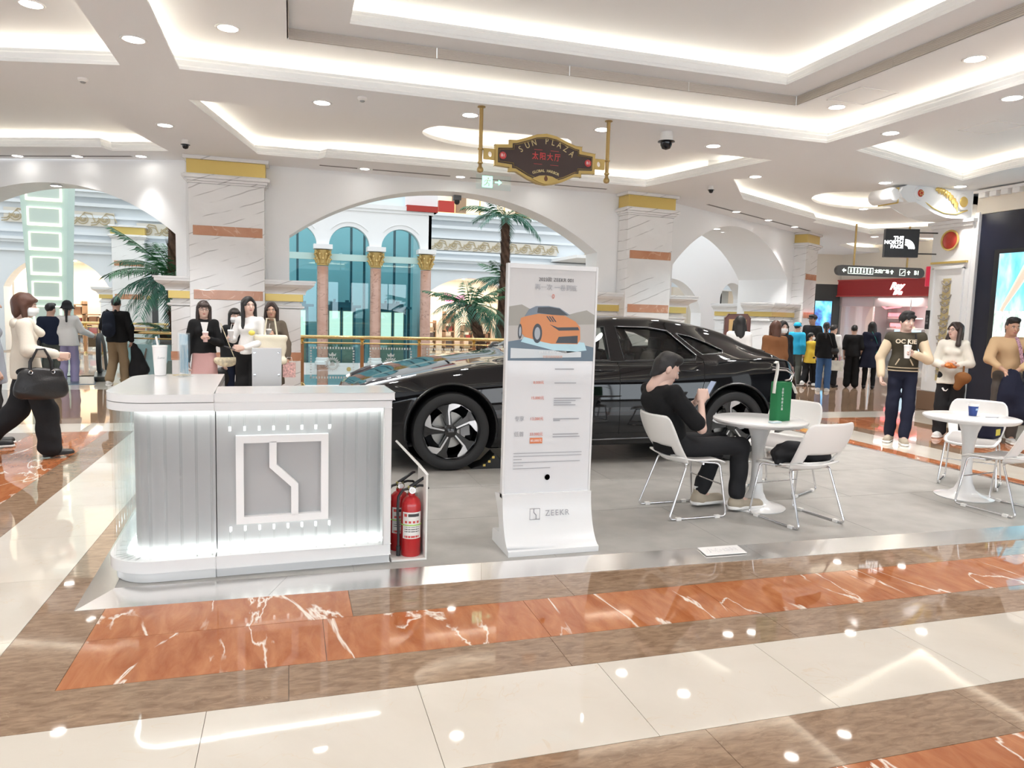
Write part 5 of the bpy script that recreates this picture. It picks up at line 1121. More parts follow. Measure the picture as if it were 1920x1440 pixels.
nt_ = thing('leaflet', 'white leaflet lying on the right table', 'paper', (5.78, 4.78, ZM+.7262), R_(20)); MB().box(-.1, .1, -.06, .06, 0, .0012).obj('sheet', M('paper_sheet', (.82, .82, .80), .5), nt_)
# ================================================================= CAR
from mathutils.bvhtree import BVHTree
from mathutils.kdtree import KDTree
#      x     w     zb    zs    ws    zc    wr    ze   hood?
ST = [(0.00, .60, .34, .60, .56, .66, None, None),
      (0.05, .76, .24, .67, .72, .72, None, None),
      (0.20, .87, .19, .745, .83, .79, None, None),
      (0.45, .94, .18, .82, .89, .865, None, None),
      (0.75, .985, .18, .885, .915, .935, None, None),
      (1.05, .995, .18, .925, .915, .99, None, None),
      (1.35, .985, .18, .955, .90, 1.03, None, None),
      (1.62, .975, .18, .975, .885, 1.065, .70, 1.03),
      (1.95, .97, .18, .985, .885, 1.245, .66, 1.175),
      (2.35, .97, .18, .99, .89, 1.42, .625, 1.355),
      (2.75, .97, .18, .995, .895, 1.478, .61, 1.415),
      (3.20, .972, .18, 1.005, .90, 1.475, .60, 1.412),
      (3.65, .985, .18, 1.02, .925, 1.425, .585, 1.36),
      (4.05, .995, .19, 1.035, .935, 1.345, .565, 1.275),
      (4.40, .985, .22, 1.045, .915, 1.225, .55, 1.165),
      (4.66, .95, .26, 1.03, .87, 1.135, .60, 1.10),
      (4.84, .88, .30, .98, .80, 1.055, .66, 1.035),
      (4.94, .78, .36, .88, .70, .93, .5, .91),
      (4.97, .68, .42, .80, .60, .84, .45, .83)]
ST = [((x if x < 3.94 else 3.94+(x-3.94)*.89), *r) for x, *r in ST]
def car_prof(s, off=0, zbot=None):
    x, w, zb, zs, ws, zc, wr, ze = s
    w -= off; ws -= off; zc -= off
    zb = zbot if zbot else zb
    m = (zb+zs)/2
    P = [(0, zb), (w*.82, zb), (w*.955, zb+.04), (w*.985, zb+.14), (w, zb+.36*(zs-zb)), (w*.997, zb+.62*(zs-zb)), (w*.985-.01, zb+.84*(zs-zb)), (ws, zs-off*.3)]
    if wr is None:
        P += [(ws*.955, zs+(zc-zs)*.30), (ws*.84, zs+(zc-zs)*.56), (ws*.66, zs+(zc-zs)*.75), (ws*.35, zs+(zc-zs)*.95), (0, zc)]
    else:
        wr -= off*.9; ze -= off
        P += [(ws-.035, zs+.03), (wr+.025, ze-.05), (wr-.07, ze+(zc-ze)*.55), (wr*.45, zc-(zc-ze)*.12), (0, zc)]
    return P
def crom(P, n):
    """resample polyline of tuples through Catmull-Rom, n points per span"""
    P = np.array(P, float); out = []
    for i in range(len(P)-1):
        p0 = P[i-1] if i else 2*P[0]-P[1]; p1, p2 = P[i], P[i+1]; p3 = P[i+2] if i+2 < len(P) else 2*P[-1]-P[-2]
        for k in range(n):
            t = k/n; out.append(.5*((2*p1)+(-p0+p2)*t+(2*p0-5*p1+4*p2-p3)*t*t+(-p0+3*p1-3*p2+p3)*t**3))
    out.append(P[-1]); return np.array(out)
def car_loft(off=0, zbot=None, x0=None, x1=None, nu=4, nx=150):
    prof = []
    for s in ST:
        p = np.array(car_prof(s, off, zbot)); q = []
        a = crom(p[:8], nu); b = crom(p[7:], nu)      # crease at the shoulder
        q = np.vstack([a[:-1], b]); prof.append(q)
    prof = np.array(prof); xs = np.array([s[0] for s in ST])
    X = np.unique(np.concatenate([np.linspace(x0 or 0, x1 or ST[-1][0], nx), [] if x0 else [.02, .035, ST[-1][0]-.012]]))
    # interpolate each profile point along x: monotone cubic through pchip-like slopes
    h = np.diff(xs)[:, None, None]; d = np.diff(prof, axis=0)/h
    mslope = np.zeros_like(prof); mslope[1:-1] = np.where(d[:-1]*d[1:] > 0, 2*d[:-1]*d[1:]/(d[:-1]+d[1:]+1e-12), 0); mslope[0] = d[0]; mslope[-1] = d[-1]
    rows = []
    for x in X:
        i = min(len(xs)-2, max(0, int(np.searchsorted(xs, x, 'right')-1))); hh = xs[i+1]-xs[i]; t = (x-xs[i])/hh
        r = prof[i]*(1+2*t)*(1-t)**2+mslope[i]*hh*t*(1-t)**2+prof[i+1]*t*t*(3-2*t)+mslope[i+1]*hh*t*t*(t-1)
        half = [(x, -y, z) for y, z in r]; other = [(x, y, z) for y, z in r[-2:0:-1]]
        rows.append(half+other)
    mb = MB(); mb.grid(rows, closed_u=True); n = len(rows[0]); N = len(rows)
    mb.f.append(tuple(range(n))); mb.f.append(tuple((N-1)*n+i for i in range(n))[::-1]); mb.mi += [0, 0]
    return mb
def tmpobj(mb, fix=True): return mb.obj('tmp', [], None, fix=fix)
def booldiff(a, cutters):
    for c in cutters:
        m = a.modifiers.new('b', 'BOOLEAN'); m.operation = 'DIFFERENCE'; m.solver = 'EXACT'; m.object = c
    bpy.context.view_layer.update()
    me = bpy.data.meshes.new_from_object(a.evaluated_get(bpy.context.evaluated_depsgraph_get()))
    for o in [a, *cutters]: bpy.data.objects.remove(o)
    return me
outer = tmpobj(car_loft()); om = outer.data.copy()
vsO = np.empty(len(om.vertices)*3); om.vertices.foreach_get('co', vsO); vsO = vsO.reshape(-1, 3)
bvh = BVHTree.FromPolygons([Vector(v) for v in vsO], [tuple(p.vertices) for p in om.polygons])
nO = [v.normal.copy() for v in om.vertices]
def side(x, z, off=0, s=-1):
    h = bvh.ray_cast(Vector((x, s*3, z)), Vector((0, -s, 0)))
    return Vector((x, h[0].y+s*off, z)) if h[0] else Vector((x, s*.9, z))
def topz(x, y, off=0):
    h = bvh.ray_cast(Vector((x, y, 3)), Vector((0, 0, -1))); return Vector((x, y, h[0].z+off)) if h[0] else Vector((x, y, 1))
AX = (.935, 3.94); WR = .365
cut = [tmpobj(car_loft(.05, .42, 1.70, 4.45, nx=70))]
for ax in AX:
    for s in (-1, 1): cut.append(tmpobj(MB().lathe([(0, 0), (.425, 0), (.425, .6), (0, .6)], 48, axis='y', c=(ax, s*.95-.3, WR+.015))))
W_F = [(1.80, 1.03), (1.98, 1.145), (2.28, 1.315), (2.42, 1.345), (2.56, 1.355), (2.545, 1.035)]
W_R = [(2.72, 1.035), (2.70, 1.36), (3.05, 1.355), (3.27, 1.325), (3.36, 1.26), (3.52, 1.10), (3.49, 1.055)]
W_Q = [(3.38, 1.305), (3.55, 1.275), (3.72, 1.215), (3.87, 1.145), (3.84, 1.115), (3.60, 1.10)]
for W in (W_F, W_R, W_Q):
    for s in (-1, 1): cut.append(tmpobj(MB().prism([(x, s*.35, z) for x, z in W], (0, s*.9, 0))))
cut.append(tmpobj(MB().prism([(1.68, -.70, 1.0), (2.27, -.55, 1.0), (2.27, .55, 1.0), (1.68, .70, 1.0)], (0, 0, .8))))
cut.append(tmpobj(MB().prism([(4.05, -.44, 1.1), (4.36, -.46, 1.1), (4.36, .46, 1.1), (4.05, .44, 1.1)], (0, 0, .8))))
shell = booldiff(outer, cut)
# split the painted shell into its panels, with the normals of the smooth loft
kd = KDTree(len(vsO))
for i, v in enumerate(vsO): kd.insert(v, i)
kd.balance()
PAINT = M('black_car_paint', (.004, .004, .005), .035, spec=.55)
car = thing('car', 'glossy black shooting brake car on the display platform', 'car', (.50, 7.68, ZM), sc=1.03)
def car_part(c, n):
    x, y, z = c
    if bvh.find_nearest(Vector(c))[3] > .004: return 'inner_body'
    if x > 1.62 and z > 1.0 and not (x > 4.5 and z < 1.2): return 'roof_frame'
    if x < .42 and z < .74-.0: return 'front_bumper'
    if x < 1.62 and abs(y) < .80-.1*(x < .4) and z > .7: return 'hood'
    if x < 1.60: return 'front_fender'
    if x < 2.63 and z > .30: return 'front_door'
    if x < 3.56 and z > .30 and not (x > 3.40 and (x-AX[1])**2+(z-WR)**2 < .46**2): return 'rear_door'
    if z <= .30 and x < 3.6: return 'side_sill'
    if x > 4.55 and z < .66: return 'rear_bumper'
    if x > 4.5 and abs(y) < .66: return 'tailgate'
    return 'rear_quarter'
groups = {}
for p in shell.polygons:
    nm = car_part(p.center, p.normal); sd = '' if nm in ('hood', 'roof_frame', 'front_bumper', 'rear_bumper', 'tailgate', 'inner_body') else ('n' if p.center.y < 0 else 'f')
    groups.setdefault((nm, sd), []).append(p.index)
sv = [v.co.copy() for v in shell.vertices]
for (nm, sd), idx in groups.items():
    mp = {}; fs = []
    for i in idx: fs.append([mp.setdefault(v, len(mp)) for v in shell.polygons[i].vertices])
    me = bpy.data.meshes.new(nm); me.from_pydata([sv[v] for v in mp], [], fs); me.materials.append(PAINT if nm != 'inner_body' else BLACK)
    me.polygons.foreach_set('use_smooth', [True]*len(me.polygons))
    if nm != 'inner_body':
        nn = []
        for v in mp:
            acc = Vector((0, 0, 0))
            for co, i, d in kd.find_n(sv[v], 3): acc += nO[i]/(d+.002)
            nn.append(acc.normalized())
        me.normals_split_custom_set_from_vertices(nn)
    mk(nm, me, car)
# glass: loft faces behind each opening, moved a little inwards
TGL = glass('car_glass', (.62, .66, .65), refl=.05); WGL = glass('windscreen_glass', (.62, .72, .70), refl=.08)
def inpoly(P, x, y, grow=.0):
    c = False; n = len(P)
    for i in range(n):
        x0, y0 = P[i-1]; x1, y1 = P[i]
        if (y0 > y) != (y1 > y) and x < (x1-x0)*(y-y0)/(y1-y0)+x0: c = not c
    return c
def glow(P, g):
    cx = sum(p[0] for p in P)/len(P); cy = sum(p[1] for p in P)/len(P); return [(cx+(x-cx)*(1+g), cy+(y-cy)*(1+g)) for x, y in P]
def glass_part(nm, test, m):
    mp = {}; fs = []
    for p in om.polygons:
        if len(p.vertices) == 4 and test(p.center): fs.append([mp.setdefault(v, len(mp)) for v in p.vertices])
    me = bpy.data.meshes.new(nm); me.from_pydata([Vector(vsO[v])-nO[v]*.014 for v in mp], [], fs); me.materials.append(m); me.polygons.foreach_set('use_smooth', [True]*len(me.polygons)); mk(nm, me, car)
for nm, W in (('front_window', W_F), ('rear_window', W_R), ('quarter_window', W_Q)):
    G = glow(W, .16)
    for s in (-1, 1): glass_part(nm, lambda c: c.y*s > .3 and inpoly(G, c.x, c.z), TGL)
glass_part('windscreen', lambda c: 1.64 < c.x < 2.31 and abs(c.y) < .74-.2*(c.x-1.64)/.6 and c.z > 1.04, WGL)
glass_part('back_window', lambda c: 4.02 < c.x < 4.40 and abs(c.y) < .5 and c.z > 1.15, TGL)
# panel gaps, trims
GAP = M('panel_gap', (.001, .001, .001), .9); CHR = M('dark_chrome', (.55, .55, .57), .15, 1)
def sline(pts, off, s=-1, n=10):
    out = []
    for a, b in zip(pts, pts[1:]):
        for k in range(n): t = k/n; out.append(side(a[0]+(b[0]-a[0])*t, a[1]+(b[1]-a[1])*t, off, s))
    out.append(side(*pts[-1], off, s)); return out
for s in (-1, 1):
    for pts in ([(1.60, .32), (1.56, .6), (1.60, .9), (1.66, .99)], [(2.63, .30), (2.62, .7), (2.63, 1.02)], [(3.40, .42), (3.50, .62), (3.56, .82), (3.58, 1.04)], [(1.60, .32), (3.38, .32)]):
        MB().tube(sline(pts, -.001, s), .0035, 5).obj('panel_gap', GAP, car)
    for W in (W_F, W_R, W_Q):
        G = glow(W, .03); MB().tube(sline(G+[G[0]], -.002, s, 8)[:-1], .006, 6, closed=True).obj('window_seal', BLACK, car)
    MB().tube(sline([(2.72, 1.368), (3.05, 1.365), (3.28, 1.335), (3.53, 1.09)], .002, s), .0045, 6).obj('window_trim', CHR, car, smooth=60)
    MB().tube(sline([(1.80, 1.02), (2.55, 1.02), (3.5, 1.04)], .001, s), .005, 6).obj('belt_trim', BLACK, car, smooth=60)
    MB().tube(sline([(1.55, .27), (2.4, .255), (3.4, .265)], .004, s), .008, 6).obj('sill_trim', M('sill_trim', (.18, .18, .19), .25, .8), car, smooth=60)
    for x in (2.36, 3.30): MB().tube(sline([(x, .935), (x+.22, .94)], .006, s, 6), [.004]+[.011]*5+[.004], 6).obj('door_handle', PAINT, car, smooth=60)
    for ax in AX:     # arch lips
        P = [side(ax+.43*math.cos(a), WR+.015+.43*math.sin(a), .002, s) for a in [R_(-12)+R_(204)*i/40 for i in range(41)]]
        MB().tube(P, .014, 6).obj('arch_lip', M('arch_black', (.012, .012, .013), .3), car, smooth=60)
        MB().lathe([(.42, -.25), (.42, .25)], 40, axis='y', c=(ax, s*.70, WR+.015), a0=R_(-195), a1=R_(15)).lathe([(0, 0), (.42, 0)], 40, axis='y', c=(ax, s*.46, WR+.015)).obj('wheel_liner', RUBBER, car)
HL = M('headlight_lens', (.75, .78, .8), .1, emis=(.9, .95, 1), estr=.35)
for s in (-1, 1):
    P = [(topz(x, s*y, .004)) for x, y in ((.10, .66), (.22, .735), (.42, .80), (.62, .835))]
    MB().tube(P, [.012, .018, .012, .004], 6).obj('headlight_strip', HL, car, smooth=60)
    P = [topz(x, s*y, .004) for x, y in ((.14, .60), (.30, .68), (.50, .765))]; MB().tube(P, [.02, .03, .008], 6).obj('headlight_lens', M('headlight_dark', (.05, .05, .06), .08, coat=1), car, smooth=60)
    MB().tube([side(x, z, .003, s) for x, z in ((.16, .50), (.28, .58), (.36, .47), (.26, .40))], .012, 6, closed=True).obj('air_vent', M('arch_black'), car)
    P = [side(x, z, .003, s) for x, z in ((4.38, .955), (4.58, .945), (4.68, .90), (4.62, .845), (4.55, .84))]
    MB().tube(P, .010, 6).obj('tail_light', M('tail_lens', (.35, .30, .28), .12, coat=.8), car, smooth=60)
    MB().tube([side(x, z, .003, s) for x, z in ((4.38, .985), (4.62, .96), (4.71, .90), (4.65, .825), (4.53, .82))], .006, 6).obj('tail_trim', CHR, car, smooth=60)
    mr = MB().ell((1.90, s*1.05, 1.06), (.07, .11, .065), 18, 12).tube([(1.90, s*.90, 1.01), (1.90, s*1.0, 1.04)], .022, 8).obj('door_mirror', PAINT, car, smooth=60)
MB().tube([topz(4.585, y, .004) for y in np.linspace(-.52, .52, 15)], [.006]+[.013]*13+[.006], 8).obj('roof_spoiler', PAINT, car, smooth=60)
MB().tube([(4.80, -.6, .90), (4.835, -.3, .905), (4.84, 0, .905), (4.835, .3, .905), (4.80, .6, .90)], .014, 6).obj('light_bar', M('tail_lens'), car)
MB().tube([topz(1.70, -.55, .012), topz(1.73, -.2, .012), topz(1.75, .1, .012)], .008, 6).tube([topz(1.69, .6, .012), topz(1.71, .3, .012)], .008, 6).obj('wiper', RUBBER, car)
# cabin
CAB = M('cabin_black', (.02, .02, .022), .6)
MB().box(1.75, 4.45, -.78, .78, .40, .46).obj('cabin_floor', CAB, car)
MB().prism([(1.72, -.75, .9), (2.05, -.75, .98), (2.15, -.75, .9), (2.1, -.75, .5), (1.75, -.75, .5)], (0, 1.5, 0)).obj('dashboard', CAB, car, bevel=.03)
for x, n in ((2.55, 0), (3.35, 1)):
    for s in ((-1, 1) if n == 0 else (-1, 1, 0)):
        y = s*.40
        MB().box(x-.3, x+.22, y-.22, y+.22, .46, .62).obj('seat_base', CAB, car, bevel=.05)
        MB().prism([(x+.12, y-.21, .58), (x+.32, y-.19, 1.06), (x+.38, y-.19, 1.06), (x+.28, y-.21, .56)], (0, .42, 0)).obj('seat_back', CAB, car, bevel=.03)
        MB().box(x+.31, x+.39, y-.12, y+.12, 1.08, 1.23).obj('headrest', CAB, car, bevel=.035)
MB().tube([(2.12+.0, -.40+.17*math.cos(a), .98+.15*math.sin(a)) for a in [2*PI*i/24 for i in range(24)]], .014, 6, closed=True).obj('steering_wheel', CAB, car)
MB().prism([(3.93, -.66, 1.18), (3.98, -.66, 1.18), (4.0, -.66, 1.08), (3.95, -.66, 1.08)], (0, .003, 0)).obj('price_sticker', WHITEP, car)
# wheels
def wheel(label, x, s):
    w = bpy.data.objects.new('wheel', None); COL.objects.link(w); w.parent = car; w.location = (x, s*.86, WR); w.rotation_euler = (0, 0, 0 if s < 0 else PI)
    w['label'] = label
    R = WR
    MB().lathe([(.265, -.105), (.285, -.118), (.33, -.122), (.355, -.11), (R, -.08), (R, .08), (.355, .11), (.285, .118), (.265, .105)], 64, axis='y', caps=False).obj('tyre', RUBBER, w, smooth=40)
    MB().lathe([(.272, -.112), (.262, -.095), (.258, .1)], 56, axis='y', caps=False).obj('rim_barrel', M('rim_dark', (.02, .02, .022), .3, .6), w, smooth=40)
    MB().lathe([(.02, .02), (.17, .02), (.17, .035)], 40, axis='y').obj('brake_disc', M('disc_steel', (.40, .39, .37), .35, .9), w)
    MB().lathe([(.0, -.085), (.035, -.085), (.06, -.07), (.06, .0)], 24, axis='y').obj('hub_cap', M('rim_black', (.012, .012, .013), .15, coat=.6), w, smooth=40)
    MB().prism([(.10, .0, .10), (.19, .0, .05), (.20, .0, -.05), (.11, .0, -.06)], (0, .03, 0)).obj('brake_caliper', M('caliper_grey', (.55, .55, .56), .35), w)
    pol = lambda r, a: (r*math.cos(a), r*math.sin(a))
    for k in range(5):
        a = R_(90+14)+k*2*PI/5
        B = [pol(.045, a-.5), pol(.16, a-.22), pol(.262, a-.33), pol(.262, a+.30), pol(.20, a+.22), pol(.05, a+.45)]
        MB().prism([(x_, -.062, z_) for x_, z_ in B], (0, .05, 0)).obj('spoke', M('rim_black'), w, bevel=.004)
        q = a-R_(2); Sv = [pol(.055, q+.10), pol(.196, q-R_(3)), pol(.250, q-R_(7)), pol(.272, q-R_(22)), pol(.2775, q-R_(66)), pol(.268, q-R_(66)), pol(.262, q-R_(33)), pol(.240, q-R_(31)), pol(.200, q-R_(16)), pol(.185, q-R_(8)), pol(.052, q-.12)]
        MB().prism([(x_, -.066, z_) for x_, z_ in Sv], (0, .006, 0)).obj('spoke_face', M('rim_silver', (.70, .70, .71), .22, .9), w)
    text('ZEEKR', .018, GREYP, w, (0, -.087, 0), ext=.0005)
for s, n in ((-1, 'near'), (1, 'far')):
    wheel('black and silver five spoke front wheel', AX[0], s); wheel('black and silver five spoke rear wheel', AX[1], s)
bpy.data.meshes.remove(om)
# wheel chock with studs beside the front wheel
wc = thing('wheel_chock', 'black wheel chock with yellow reflectors behind the front tyre', 'wheel chock', (1.83, 6.72, ZM))
MB().prism([(-.16, 0, 0), (.16, 0, 0), (.16, 0, .05), (.08, 0, .14), (-.02, 0, .05)], (0, .2, 0)).obj('wedge', RUBBER, wc, bevel=.008)
for x, z in ((.06, .11), (.02, .07), (-.03, .035)): MB().box(x-.012, x+.012, -.006, 0, z-.01, z+.012).obj('reflector', M('reflector_yellow', (.85, .62, .15), .3), wc)
# ================================================================= PEOPLE
def _v(a): return np.array(a, float)
def sdf_mesh(prims, vox, wr=0, wf=(22, 22, 9), seed=0):
    """signed-distance modelling: prims in order ('c' capsule, 'e' ellipsoid, 'cut' half space, 'sub' ellipsoid) -> smooth mesh"""
    lo = np.full(3, 1e9); hi = -lo
    for p in prims:
        if p[0] == 'c': r = max(p[3], p[4]); lo = np.minimum(lo, np.minimum(p[1], p[2])-r); hi = np.maximum(hi, np.maximum(p[1], p[2])+r)
        elif p[0] == 'e': r = max(p[2]); lo = np.minimum(lo, _v(p[1])-r); hi = np.maximum(hi, _v(p[1])+r)
    lo = lo-3*vox; hi = hi+3*vox; n = np.ceil((hi-lo)/vox).astype(int)+1
    ax = [lo[i]+vox*np.arange(n[i]) for i in range(3)]; D = np.full(n, .25)
    def sub(a, b, m):
        i0 = np.clip(np.floor((np.minimum(a, b)-m-lo)/vox).astype(int), 0, n-1); i1 = np.clip(np.ceil((np.maximum(a, b)+m-lo)/vox).astype(int)+1, 1, n)
        sl = tuple(slice(i0[i], i1[i]) for i in range(3)); return sl, ax[0][sl[0]][:, None, None], ax[1][sl[1]][None, :, None], ax[2][sl[2]][None, None, :]
    for p in prims:
        if p[0] == 'c':
            a, b, ra, rb = _v(p[1]), _v(p[2]), p[3], p[4]; k = p[5] if len(p) > 5 else .02; sq = p[6] if len(p) > 6 else None
            sl, X, Y, Z = sub(a, b, max(ra, rb)+k+2*vox); X = X-a[0]; Y = Y-a[1]; Z = Z-a[2]; ab = b-a
            if sq is not None:
                s_ax, s_f = _v(sq[0]), 1/sq[1]-1; q = (X*s_ax[0]+Y*s_ax[1]+Z*s_ax[2])*s_f; X = X+q*s_ax[0]; Y = Y+q*s_ax[1]; Z = Z+q*s_ax[2]; ab = ab+ab.dot(s_ax)*s_f*s_ax
            l2 = max(ab.dot(ab), 1e-9); t = np.clip((X*ab[0]+Y*ab[1]+Z*ab[2])/l2, 0, 1)
            d = np.sqrt((X-t*ab[0])**2+(Y-t*ab[1])**2+(Z-t*ab[2])**2)-(ra+t*(rb-ra))
            if sq is not None: d = d*(.5+.5*sq[1])
        elif p[0] in ('e', 'sub'):
            c, r = _v(p[1]), _v(p[2]); k = p[3] if len(p) > 3 else .02; rot = p[4] if len(p) > 4 else None
            m = max(r); sl, X, Y, Z = sub(c, c, m+k+2*vox); X = X-c[0]; Y = Y-c[1]; Z = Z-c[2]
            if rot is not None: X, Y, Z = (rot[0][0]*X+rot[1][0]*Y+rot[2][0]*Z, rot[0][1]*X+rot[1][1]*Y+rot[2][1]*Z, rot[0][2]*X+rot[1][2]*Y+rot[2][2]*Z)
            q = np.sqrt((X/r[0])**2+(Y/r[1])**2+(Z/r[2])**2); q2 = np.sqrt((X/r[0]**2)**2+(Y/r[1]**2)**2+(Z/r[2]**2)**2)+1e-9; d = q*(q-1)/q2
        else:
            c, nn = _v(p[1]), _v(p[2]); nn = nn/np.linalg.norm(nn); D = np.maximum(D, (ax[0]-c[0])[:, None, None]*nn[0]+(ax[1]-c[1])[None, :, None]*nn[1]+(ax[2]-c[2])[None, None, :]*nn[2]); continue
        A = D[sl]
        if p[0] == 'sub': h = np.clip(.5-.5*(A+d)/k, 0, 1); D[sl] = A+(-d-A)*h+k*h*(1-h)
        else: h = np.clip(.5+.5*(A-d)/k, 0, 1); D[sl] = A+(d-A)*h-k*h*(1-h)
    if wr:
        X, Y, Z = ax[0][:, None, None], ax[1][None, :, None], ax[2][None, None, :]
        D = D+wr*(np.sin(wf[0]*X+1.7*np.sin(wf[2]*Z+seed)+seed)*np.cos(wf[1]*Y+1.3*np.sin(wf[2]*1.6*Z+2*seed))+.6*np.sin(wf[2]*2.3*Z+6*X+5*Y+seed))
    D[[0, -1]] = .1; D[:, [0, -1]] = .1; D[:, :, [0, -1]] = .1
    S = D < 0; nc = tuple(n-1); acc = np.zeros(nc+(3,)); cnt = np.zeros(nc); Q = []
    for a in range(3):
        s0 = [slice(None)]*3; s1 = [slice(None)]*3; s0[a] = slice(0, -1); s1[a] = slice(1, None)
        I = np.array(np.nonzero(S[tuple(s0)] != S[tuple(s1)])).T
        if not len(I): continue
        J = I.copy(); J[:, a] += 1; d0 = D[tuple(I.T)]; d1 = D[tuple(J.T)]; pt = I.astype(float); pt[:, a] += d0/(d0-d1)
        b, c = (a+1) % 3, (a+2) % 3; cell = []
        for ob, oc in ((0, 0), (-1, 0), (-1, -1), (0, -1)):
            K = I.copy(); K[:, b] += ob; K[:, c] += oc; np.add.at(acc, tuple(K.T), pt); np.add.at(cnt, tuple(K.T), 1); cell.append(np.ravel_multi_index(tuple(K.T), nc))
        cell = np.array(cell).T; f = d0 < 0; cell[~f] = cell[~f][:, ::-1]; Q.append(cell)
    Q = np.vstack(Q); ids = np.nonzero(cnt.ravel() > 0)[0]; mp = np.full(cnt.size, -1); mp[ids] = np.arange(len(ids))
    V = lo+vox*(acc.reshape(-1, 3)[ids]/cnt.ravel()[ids][:, None]); return V, mp[Q]
def join(parts):
    V = []; F = []; o = 0
    for v, f in parts: V.append(v); F.append(f+o); o += len(v)
    return np.vstack(V), np.vstack(F)
def npobj(name, VF, m, parent, T=None):
    V, F = VF
    if T is not None: V = V @ np.array(T.to_3x3()).T+np.array(T.translation)
    me = bpy.data.meshes.new(name); me.from_pydata(V.tolist(), [], F.tolist()); me.materials.append(m); me.polygons.foreach_set('use_smooth', [True]*len(F)); return mk(name, me, parent)
def apply(T, VF): V, F = VF; return V @ np.array(T.to_3x3()).T+np.array(T.translation), F
SK = {0: M('skin_light', (.60, .38, .29), .5), 1: M('skin_tan', (.50, .29, .20), .5), 2: M('skin_pale', (.66, .45, .37), .5)}
LIP = M('lips', (.42, .12, .11), .45); EYEK = M('eye_dark', (.02, .012, .01), .25); EYEW = M('eye_white', (.75, .72, .7), .3)
HAIRK = M('hair_black', (.012, .010, .010), .42, bump=(160, .3)); HAIRB = M('hair_brown', (.085, .032, .018), .42, bump=(160, .3)); HAIRD = M('hair_dark_brown', (.030, .016, .013), .42, bump=(160, .3))
def fab(name, c=(.5, .5, .5), rough=.85, b=(70, .12)): return M('cloth_'+name, c, rough, bump=b, spec=.25)
_hc = {}
def hand_prims(curl, side, thumb=.5):
    P = []; 
    for i, (x, L) in enumerate(((.030, .070), (.010, .078), (-.010, .073), (-.029, .058))):
        P.append(('c', (x*.55, 0, 0), (x, .082, 0), .017, .0125, .014))
        p = _v((x, .085, 0)); ang = 0
        for seg, (l, c) in enumerate(((.42, 65), (.32, 75), (.26, 50))):
            ang += R_(c)*curl*(1+.08*i); q = p+_v((0, math.cos(ang), -math.sin(ang)))*L*l; P.append(('c', p, q, .0092-.0006*seg, .0086-.0007*seg, .004)); p = q
    P += [('c', (.018, .015, -.004), (.046, .045, -.012-.012*thumb), .015, .012, .012), ('c', (.046, .045, -.012-.012*thumb), (.050-.025*thumb, .085, -.022-.03*thumb), .0115, .009, .004)]
    if side < 0: P = [(p[0], _v(p[1])*[-1, 1, 1], _v(p[2])*[-1, 1, 1], *p[3:]) for p in P]
    return P
def hand(W, d, palm, curl, side, fine, thumb=.5):
    """W wrist, d finger direction, palm = direction the palm faces; side +1 right hand (thumb on local +x)"""
    key = (round(curl, 2), side, fine, thumb)
    if key not in _hc: _hc[key] = sdf_mesh(hand_prims(curl, side, thumb), .0048 if fine else .0075)
    d = Vector(d).normalized(); z = -Vector(palm); z = (z-z.dot(d)*d).normalized(); x = d.cross(z)
    T = Matrix((x, d, z)).transposed().to_4x4(); T.translation = Vector(W); return apply(T, _hc[key])
_head = {}
def head_mesh(fine, fem):
    k = (fine, fem)
    if k not in _head:
        P = [('e', (0, -.012, .028), (.074, .094, .086), .02), ('e', (0, .024, -.035), (.057 if fem else .061, .062, .076), .035), ('e', (0, .052, -.088), (.026 if fem else .033, .026, .024), .03),
             ('c', (0, .086, .008), (0, .104, -.030), .008, .0125, .012), ('e', (0, .076, .022), (.048, .014, .011), .016), ('e', (.032, .060, -.028), (.022, .022, .022), .02), ('e', (-.032, .060, -.028), (.022, .022, .022), .02),
             ('e', (.076, -.008, -.006), (.009, .018, .03), .01), ('e', (-.076, -.008, -.006), (.009, .018, .03), .01), ('sub', (.031, .097, .004), (.017, .013, .0095), .008), ('sub', (-.031, .097, .004), (.017, .013, .0095), .008),
             ('e', (0, .082, -.057), (.020, .012, .006), .006), ('e', (0, .080, -.068), (.018, .012, .006), .006), ('c', (0, -.01, -.06), (0, -.03, -.17), .052 if fem else .058, .054 if fem else .062, .03)]
        _head[k] = sdf_mesh(P, .0055 if fine else .009)
    return _head[k]
